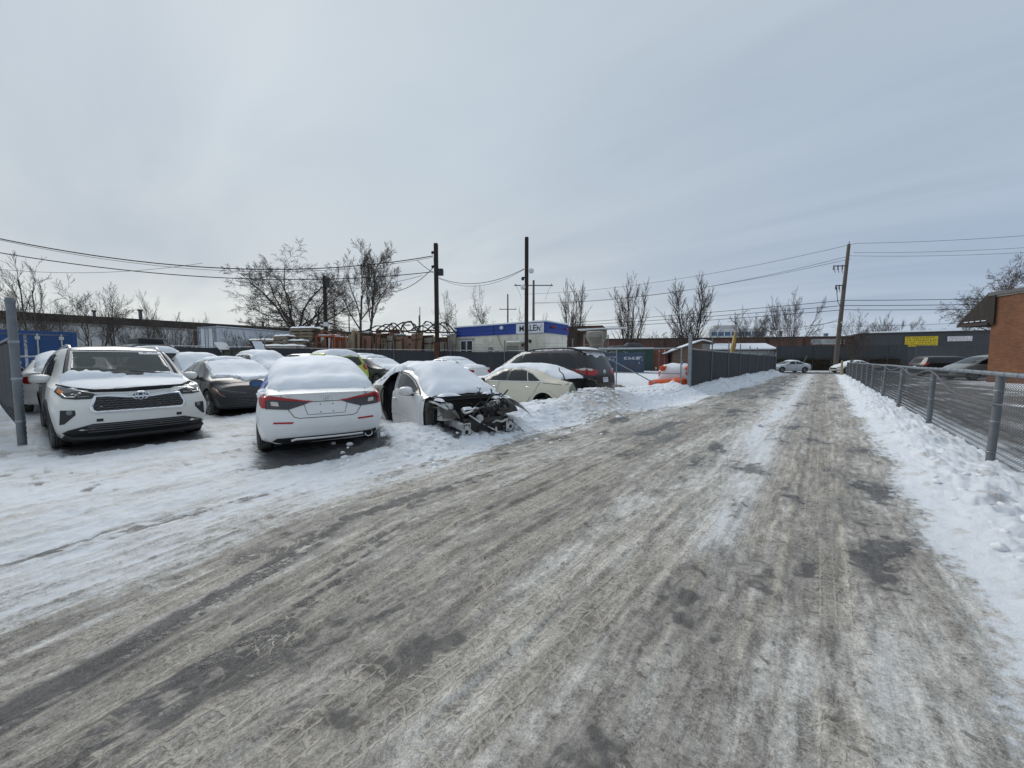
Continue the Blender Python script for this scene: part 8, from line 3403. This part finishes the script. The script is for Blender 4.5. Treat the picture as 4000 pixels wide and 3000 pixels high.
    # snow: roof and rear glass, sagging to the boot edge
    edge = ragged([(1.9, -.6), (2.0, 0), (1.9, .6), (1.3, .69), (.7, .655), (.3, .61), (-.3, .585), (-.75, .575), (-1.15, .60), (-1.55, .64), (-1.84, .62), (-1.93, .40), (-1.97, .0), (-1.95, -.4), (-1.86, -.64), (-1.55, -.66), (-1.1, -.62), (-.3, -.6), (.3, -.62), (.7, -.66), (1.3, -.69)], .02, .10, 31)

    def sf(loc, nr, a, c, d):
        if loc.x < -1.68:
            p, n = b.hit(a, c, 'T')
            loc = Vector((loc.x, loc.y, max(loc.z, 1.135 - (-1.68 - loc.x) * .25)))
            nr = Vector((0, 0, 1))
        return snow_fn(.105, .26, .025, 31)(loc, nr, a, c, d)
    b.lay('snow_cover', edge, 'T', CARSNOW, t, fn=sf, h=.07)
    for s in (1, -1):
        q = MB()
        q.lathe([(0, .075), (.030, .075), (.034, .05), (.075, .045), (.085, .0), (.165, .0), (.165, -.03), (0, -.03)], 'y', c=(-1.44, s * .74, .33), n=26)
        hb = q.build('brake_disc', RUST, t, 40)
        if s < 0:
            hb.scale = (1, -1, 1)
            hb.location = (0, -1.48, 0)
        for k in range(5):
            a = 2 * math.pi * k / 5
            q = MB()
            q.lathe([(.011, .03), (.011, .085), (0, .09)], 'y', c=(-1.44 + .052 * math.cos(a), s * .74 if s > 0 else .74, .33 + .052 * math.sin(a)), n=8)
            q.build('wheel_stud', CHROME, hb)
        q = MB()
        q.box((-1.62, s * .72, .36), (.10, .08, .16), bev=.02)
        q.build('brake_caliper', DARKMETAL, t, 40)
        q = MB()
        q.tube([(-1.40, s * .60, .33), (-1.36, s * .62, .75)], .035, 8)
        q.tube([(-1.40, s * .60, .45), (-1.37, s * .615, .70)], .06, 8)
        q.build('shock_absorber', DARKMETAL, t, 40)
        wheel(t, 1.44, s * .80, .34, .23, 'alloy', 7, s)
    mirror(t, .85, .87, 1.0, 1, PAINT_CREAM, None, s=.95)
    mirror(t, .85, -.87, 1.0, -1, PAINT_CREAM, None, s=.95)
    m = MB()
    m.beam((-2.06, .82, .16), (-1.82, .86, .10), .06, .05, bev=.01)
    m.build('splash_guard', BLACKPL, t)
    return t


make_cad()


# ------------------------------------------------------------------- dark plum minivan
def make_van():
    b = body_van().finish()
    t = place('minivan', 'dark plum minivan with tinted windows and roof rails parked beyond the cream saloon', 'minivan', POSE['van'])
    for x in (-1.5, 1.53):
        for s in (1, -1):
            b.cylinder_cut(x, .36, .42, .68 if s > 0 else -1.3, 1.3 if s > 0 else -.68)
    b.build('body', PAINT_PLUM, t)
    w1 = [(-1.95, 1.18), (-.93, 1.17), (-.93, 1.65), (-1.62, 1.62), (-1.80, 1.50)]
    w2 = [(-.80, 1.17), (.34, 1.15), (.28, 1.63), (-.80, 1.66)]
    w3 = [(.44, 1.15), (1.30, 1.11), (1.0, 1.33), (.70, 1.49), (.40, 1.60)]
    for v in 'LR':
        b.lay('window', w1, v, DARKGLASS, t, .004, .09)
        b.lay('window', w2, v, DARKGLASS, t, .004, .09)
        b.lay('window', w3, v, GREYGLASS, t, .004, .09)
        seam(b, [[(-.87, 1.70), (-.87, 1.15), (-.90, .6), (-.86, .25)], [(.40, 1.64), (.42, 1.10), (.40, .6), (.38, .25)], [(-.87, 1.06), (-1.6, 1.07), (-1.86, 1.075)]], t, v, .007)
    b.lay('rear_window', [(-.62, 1.56), (.62, 1.56), (.72, 1.22), (.55, 1.15), (-.55, 1.15), (-.72, 1.22)], 'B', DARKGLASS, t, .004, .08)
    b.lay('windscreen', [(-.64, 1.60), (.64, 1.60), (.76, 1.15), (-.76, 1.15)], 'F', GREYGLASS, t, .004, .1)
    tl = [(.40, 1.09), (.62, 1.13), (.82, 1.16), (.865, 1.10), (.86, .94), (.60, .93), (.42, .99)]
    for v, poly in ((1, tl), (-1, mir(tl))):
        lamp = b.lay('taillight', poly, 'B', TAIL_RED, t, .012, .05)
        c = [(.64, 1.13), (.80, 1.15), (.82, 1.09), (.66, 1.07)]
        b.lay('clear_band', c if v > 0 else mir(c), 'B', TAIL_CLEAR, lamp, .018, .05)
    for v in 'LR':
        lamp = b.lay('taillight', [(-2.42, 1.08), (-2.26, 1.18), (-1.84, 1.10), (-1.95, 1.05), (-2.38, .94)], v, TAIL_RED, t, .010, .05)
        b.lay('clear_band', [(-2.38, 1.11), (-2.24, 1.17), (-1.95, 1.115), (-2.2, 1.085)], v, TAIL_CLEAR, lamp, .016, .05)
    pl = b.lay('licence_plate', [(-.155, .71), (.155, .71), (.155, .86), (-.155, .86)], 'B', PLATEW, t, .012, .06)
    p, n = b.hit(0, .785, 'B')
    scrawl('plate_lettering', .28, .13, 2, frame(p + Vector((-.016, 0, 0)), (0, -1, 0), (0, 0, 1)), INKBLUE, pl, 9, .001)
    m = MB()
    p, n = b.hit(0, 1.04, 'B')
    for (ry, rz, dz) in ((.075, .052, 0), (.026, .047, 0), (.05, .02, .017)):
        m.tube([(p.x - .012, ry * math.cos(a), p.z + dz + rz * math.sin(a)) for a in [i * math.pi / 10 for i in range(20)]], .008, 5, closed=True)
    m.build('emblem', CHROME, t, 50)
    seam(b, [[(.70, 1.60), (.80, 1.2), (.62, .92), (.60, .62), (-.60, .62), (-.62, .92), (-.80, 1.2), (-.70, 1.60)]], t, 'B', .006, 'tailgate_gap')
    # spoiler, rails, bumper crease
    m = MB()
    vs, fs = [], []
    for i in range(9):
        y = -.64 + 1.28 * i / 8
        x = -2.28 + .08 * (abs(y) / .64) ** 3
        vs += [(x + .34, y, 1.765), (x + .02, y, 1.735), (x, y, 1.715), (x + .04, y, 1.695), (x + .3, y, 1.70)]
    for i in range(8):
        for j in range(4):
            fs.append((i * 5 + j, i * 5 + j + 1, (i + 1) * 5 + j + 1, (i + 1) * 5 + j))
    fs += [(0, 1, 2, 3, 4), (44, 43, 42, 41, 40)]
    m.add(vs, fs)
    m.build('spoiler', PAINT_PLUM, t, 40)
    for s in (1, -1):
        m = MB()
        pts = [b.hit(x, s * .63, 'T')[0] + Vector((0, 0, h_)) for x, h_ in ((.25, .0), (.05, .05), (-.4, .065), (-1.3, .065), (-1.65, .055), (-1.9, .005))]
        m.tube(pts, [.03, .03, .026, .026, .03, .03], 6)
        m.build('roof_rail', BLACKPL, t, 50)
    rs = ragged([(.30, -.60), (.34, 0), (.30, .60), (-.3, .60), (-1.2, .60), (-1.75, .62), (-2.15, .56), (-2.2, 0), (-2.15, -.56), (-1.7, -.62), (-1.2, -.6), (-.3, -.6)], .03, .12, 41)
    b.lay('snow_on_roof', rs, 'T', CARSNOW, t, fn=snow_fn(.05, .15, .02, 41), h=.09)
    ws = ragged([(.45, -.62), (.45, .62), (1.0, .64), (1.5, .70), (2.0, .64), (2.3, .4), (2.35, 0), (2.3, -.4), (2.0, -.64), (1.5, -.70), (1.0, -.64)], .03, .12, 42)
    b.lay('snow_on_bonnet', ws, 'T', CARSNOW, t, fn=snow_fn(.06, .15, .02, 42), h=.09)
    mirror(t, 1.12, .93, 1.08, 1, PAINT_PLUM)
    mirror(t, 1.12, -.93, 1.08, -1, PAINT_PLUM)
    handles(b, t, [(-.70, 1.0), (.56, .98)], PAINT_PLUM)
    for s in (1, -1):
        for x in (1.53, -1.5):
            wheel(t, x, s * .86, .35, .23, 'alloy', 7, s)
    hl = [(-.78, .80), (-.45, .74), (-.50, .64), (-.80, .66)]
    for poly in (hl, mir(hl)):
        b.lay('headlight', poly, 'F', LENS, t, .008, .06)
    return t


make_van()
# =================================================================== PLAIN CARS FARTHER BACK
_shells = {}


def shell(kind):
    if kind not in _shells:
        _shells[kind] = dict(sedan=body_sedan, corolla=body_corolla, hatch=body_hatch, suv=body_suv, van=body_van)[kind]().finish()
    return _shells[kind]


SHAPE = dict(
    sedan=dict(wx=(1.35, -1.35), r=.33, hy=.79, w=[[(-.28, 1.0), (.80, .975), (.46, 1.18), (.12, 1.33), (-.28, 1.365)], [(-1.30, 1.03), (-.36, 1.005), (-.36, 1.365), (-.80, 1.32), (-1.12, 1.19)]],
               fw=[(-.575, 1.375), (.575, 1.375), (.68, 1.02), (-.68, 1.02)], bw=[(-.56, 1.34), (.56, 1.34), (.63, 1.11), (-.63, 1.11)],
               tl=[(.80, .90), (.50, .90), (.44, .82), (.60, .74), (.82, .74)], hl=[(.76, .70), (.42, .665), (.46, .60), (.80, .60)], plate=(.66, .78), top=.62, tail=-2.05, tw=.60),
    hatch=dict(wx=(1.28, -1.28), r=.34, hy=.78, w=[[(-.22, 1.02), (.88, .985), (.55, 1.26), (.22, 1.46), (-.22, 1.50)], [(-1.55, 1.12), (-.30, 1.03), (-.30, 1.505), (-1.2, 1.47)]],
               fw=[(-.58, 1.50), (.58, 1.50), (.66, 1.10), (-.66, 1.10)], bw=[(-.54, 1.42), (.54, 1.42), (.62, 1.16), (.50, 1.10), (-.50, 1.10), (-.62, 1.16)],
               tl=[(.82, 1.16), (.70, 1.18), (.60, 1.06), (.66, .94), (.83, .94)], hl=[(.74, .80), (.40, .75), (.44, .68), (.78, .68)], plate=(.72, .84), top=.60, tail=-1.55, tw=.55),
    suv=dict(wx=(1.42, -1.42), r=.375, hy=.84, w=[[(-.12, 1.14), (.92, 1.13), (.56, 1.37), (.34, 1.54), (-.12, 1.57)], [(-1.02, 1.16), (-.22, 1.145), (-.22, 1.57), (-.98, 1.56)], [(-1.95, 1.22), (-1.12, 1.165), (-1.08, 1.56), (-1.75, 1.53)]],
             fw=[(-.60, 1.63), (.60, 1.63), (.69, 1.165), (-.69, 1.165)], bw=[(-.58, 1.54), (.58, 1.54), (.65, 1.15), (-.65, 1.15)],
             tl=[(.86, 1.20), (.72, 1.22), (.66, 1.08), (.80, .95), (.88, .96)], hl=[(.84, .98), (.48, .90), (.55, .84), (.84, .86)], plate=(.78, .90), top=.64, tail=-2.1, tw=.58),
    van=dict(wx=(1.53, -1.5), r=.35, hy=.86, w=[[(-1.95, 1.18), (-.93, 1.17), (-.93, 1.65), (-1.62, 1.62), (-1.80, 1.50)], [(-.80, 1.17), (.34, 1.15), (.28, 1.63), (-.80, 1.66)], [(.44, 1.15), (1.30, 1.11), (1.0, 1.33), (.70, 1.49), (.40, 1.60)]],
             fw=[(-.64, 1.60), (.64, 1.60), (.76, 1.15), (-.76, 1.15)], bw=[(-.62, 1.56), (.62, 1.56), (.72, 1.22), (.55, 1.15), (-.55, 1.15), (-.72, 1.22)],
             tl=[(.40, 1.09), (.82, 1.16), (.865, 1.10), (.86, .94), (.42, .99)], hl=[(.78, .80), (.45, .74), (.50, .64), (.80, .66)], plate=(.71, .84), top=.66, tail=-2.1, tw=.6))
SHAPE['corolla'] = SHAPE['sedan']


def plain_car(kind, name, label, cat, pose, mat, snow=('roof',), th=.10, group='cars parked in the snowy yard', seed=0, glass=None, mirrors=True):
    """roof | glass_front | glass_back | all : which parts the snow lies on"""
    b = shell(kind)
    b.cut = []
    S = SHAPE[kind]
    t = place(name, label, cat, pose, group)
    for x in S['wx']:
        for s in (1, -1):
            b.cylinder_cut(x, S['r'], S['r'] + .055, .62 if s > 0 else -1.3, 1.3 if s > 0 else -.62)
    b.build('body', mat, t)
    gl = glass or DARKGLASS
    side_windows(b, t, S['w'], gl)
    b.lay('windscreen', S['fw'], 'F', gl, t, .004, .1)
    b.lay('rear_window', S['bw'], 'B', gl, t, .004, .1)
    for poly in (S['tl'], mir(S['tl'])):
        b.lay('taillight', poly, 'B', TAIL_RED, t, .010, .06)
    for poly in (S['hl'], mir(S['hl'])):
        b.lay('headlight', poly, 'F', LENS, t, .010, .06)
    z0, z1 = S['plate']
    b.lay('licence_plate', [(-.15, z0), (.15, z0), (.15, z1), (-.15, z1)], 'B', PLATEW, t, .010, .1)
    b.lay('grille', [(-.45, .42), (.45, .42), (.5, .60), (-.5, .60)], 'F', BLACKPL, t, .008, .08)
    for v in 'LR':
        w = S['w']
        x1 = w[0][1][0]
        seam(b, [[(x1, .92), (x1 + .03, .6), (x1 - .06, .28)], [(w[0][0][0] - .04, .97), (w[0][0][0] - .05, .6), (w[0][0][0] - .08, .27)]], t, v, .007)
    handles(b, t, [(w[0][0][0] + .16, .88), (w[1][0][0] + .2, .90)], mat)
    if mirrors:
        for s in (1, -1):
            mirror(t, S['w'][0][1][0] - .16, s * (S['hy'] + .07), 1.02 if kind != 'suv' else 1.13, s, mat, None, s=.95)
    for s in (1, -1):
        for x in S['wx']:
            wheel(t, x, s * S['hy'], S['r'], .21, 'alloy', 5, s)
    tw, tp, tail = S['tw'], S['top'], S['tail']
    fx = S['w'][0][3][0] if kind != 'suv' else .36
    if 'all' in snow:
        e = [(2.0, -.55), (2.08, 0), (2.0, .55), (1.5, .68), (.9, .68), (.3, tp), (-.6, tp), (-1.3, tp), (tail, tw), (tail - .06, 0), (tail, -tw), (-1.3, -tp), (-.6, -tp), (.3, -tp), (.9, -.68), (1.5, -.68)]
        b.lay('snow_cover', ragged(e, .03, .1, seed), 'T', CARSNOW, t, fn=snow_fn(th, .28, .03, seed), h=.09)
    else:
        if 'roof' in snow:
            rx = -1.0 if kind in ('sedan', 'corolla') else tail
            e = [(fx, -tp + .04), (fx + .04, 0), (fx, tp - .04), (-.6, tp), (rx, tp - .02), (rx - .05, 0), (rx, -tp + .02), (-.6, -tp)]
            b.lay('snow_on_roof', ragged(e, .03, .1, seed), 'T', CARSNOW, t, fn=snow_fn(th, .24, .03, seed), h=.09)
        if 'front' in snow:
            e = [(fx + .18, -tp + .06), (fx + .16, 0), (fx + .2, tp - .06), (.95, .66), (1.5, .66), (1.95, .5), (2.0, 0), (1.95, -.5), (1.5, -.66), (.95, -.66)]
            b.lay('snow_on_windscreen', ragged(e, .04, .08, seed + 1), 'T', CARSNOW, t, fn=snow_fn(th * .7, .16, .03, seed + 1), h=.08)
        if 'back' in snow:
            e = [(-1.12, -.52), (-1.10, 0), (-1.12, .52), (-1.6, .58), (-1.95, .58), (-2.1, .5), (-2.12, 0), (-2.1, -.5), (-1.95, -.58), (-1.6, -.58)]
            b.lay('snow_on_rear_window', ragged(e, .03, .08, seed + 2), 'T', CARSNOW, t, fn=snow_fn(th * .6, .16, .03, seed + 2), h=.08)
    return t


def yard_z(x, y):
    return float(lot_rise(x, y)) - .01


def at(x, y, yaw, dz=0.0):
    return (x, y, yaw, yard_z(x, y) + dz)


plain_car('sedan', 'saloon_car', 'snow blanketed white saloon tucked behind the white SUV with one tail light bare', 'car', at(-16.5, .06, 180), PAINT_WHITE, ('all',), .10, seed=51)
plain_car('hatch', 'hatchback', 'lime yellow hatchback with snow on its roof and a red tail light', 'car', at(-15.35, 6.72, 177, .03), PAINT_LIME, ('roof',), .09, seed=52)
plain_car('corolla', 'saloon_car', 'charcoal saloon with a snowy windscreen just behind the lime hatchback', 'car', at(-16.2, 9.35, 3, .03), PAINT_GREY, ('roof', 'front'), .09, seed=53, glass=GREYGLASS)
plain_car('sedan', 'saloon_car', 'white saloon with snow on its rear window just in front of the dark screened fence', 'car', at(-14.1, 11.9, 183, .02), PAINT_WHITE, ('roof', 'back'), .08, seed=54)
plain_car('suv', 'crossover', 'silver crossover with deep roof snow behind the dark grey saloon', 'suv', at(-19.3, 3.3, 2, -.30), PAINT_SILVER, ('all',), .11, seed=55)
plain_car('hatch', 'hatchback', 'white hatchback wholly buried in snow left of the lime hatchback', 'car', at(-19.6, 5.75, 4, -.03), PAINT_WHITE, ('all',), .12, seed=56)
plain_car('suv', 'crossover', 'white crossover in the back row, its roof just right of the white SUV', 'suv', at(-21.6, 2.2, 178, -.08), PAINT_WHITE, ('roof',), .08, seed=57)
plain_car('sedan', 'saloon_car', 'black saloon with a bare dark roof in the back row of the yard', 'car', at(-22.2, 8.6, 8, .12), PAINT_BLACK, (), .06, seed=58)
plain_car('hatch', 'hatchback', 'grey hatchback with a snowy roof in the back row beside the black saloon', 'car', at(-21.8, 11.2, 182, -.12), PAINT_SILVER, ('roof', 'front'), .10, seed=59)

# across the street and in the neighbour's lot
plain_car('sedan', 'saloon_car', 'pale silver saloon parked across the street with snow on its roof', 'car', (-3.1, 56.4, 222 - 3, -.06), PAINT_LIGHTBLUE, ('roof', 'back'), .07, 'cars parked across the street', 61)
plain_car('sedan', 'saloon_car', 'white car parked across the street just left of the low chain link fence', 'car', (2.8, 60.2, 219, -.06), PAINT_WHITE, ('front', 'roof'), .06, 'cars parked across the street', 62)
plain_car('suv', 'suv', 'dark SUV with a red tail light parked in the lot before the grey shed', 'suv', (8.3, 47.5, 28, .03), PAINT_PLUM, (), .05, "cars in the neighbour's slushy lot", 63)
plain_car('van', 'minivan', 'dull grey green minivan parked beside the brick building in the slushy lot', 'minivan', (9.0, 41.2, 205, .03), PAINT_DULL, (), .04, "cars in the neighbour's slushy lot", 64)
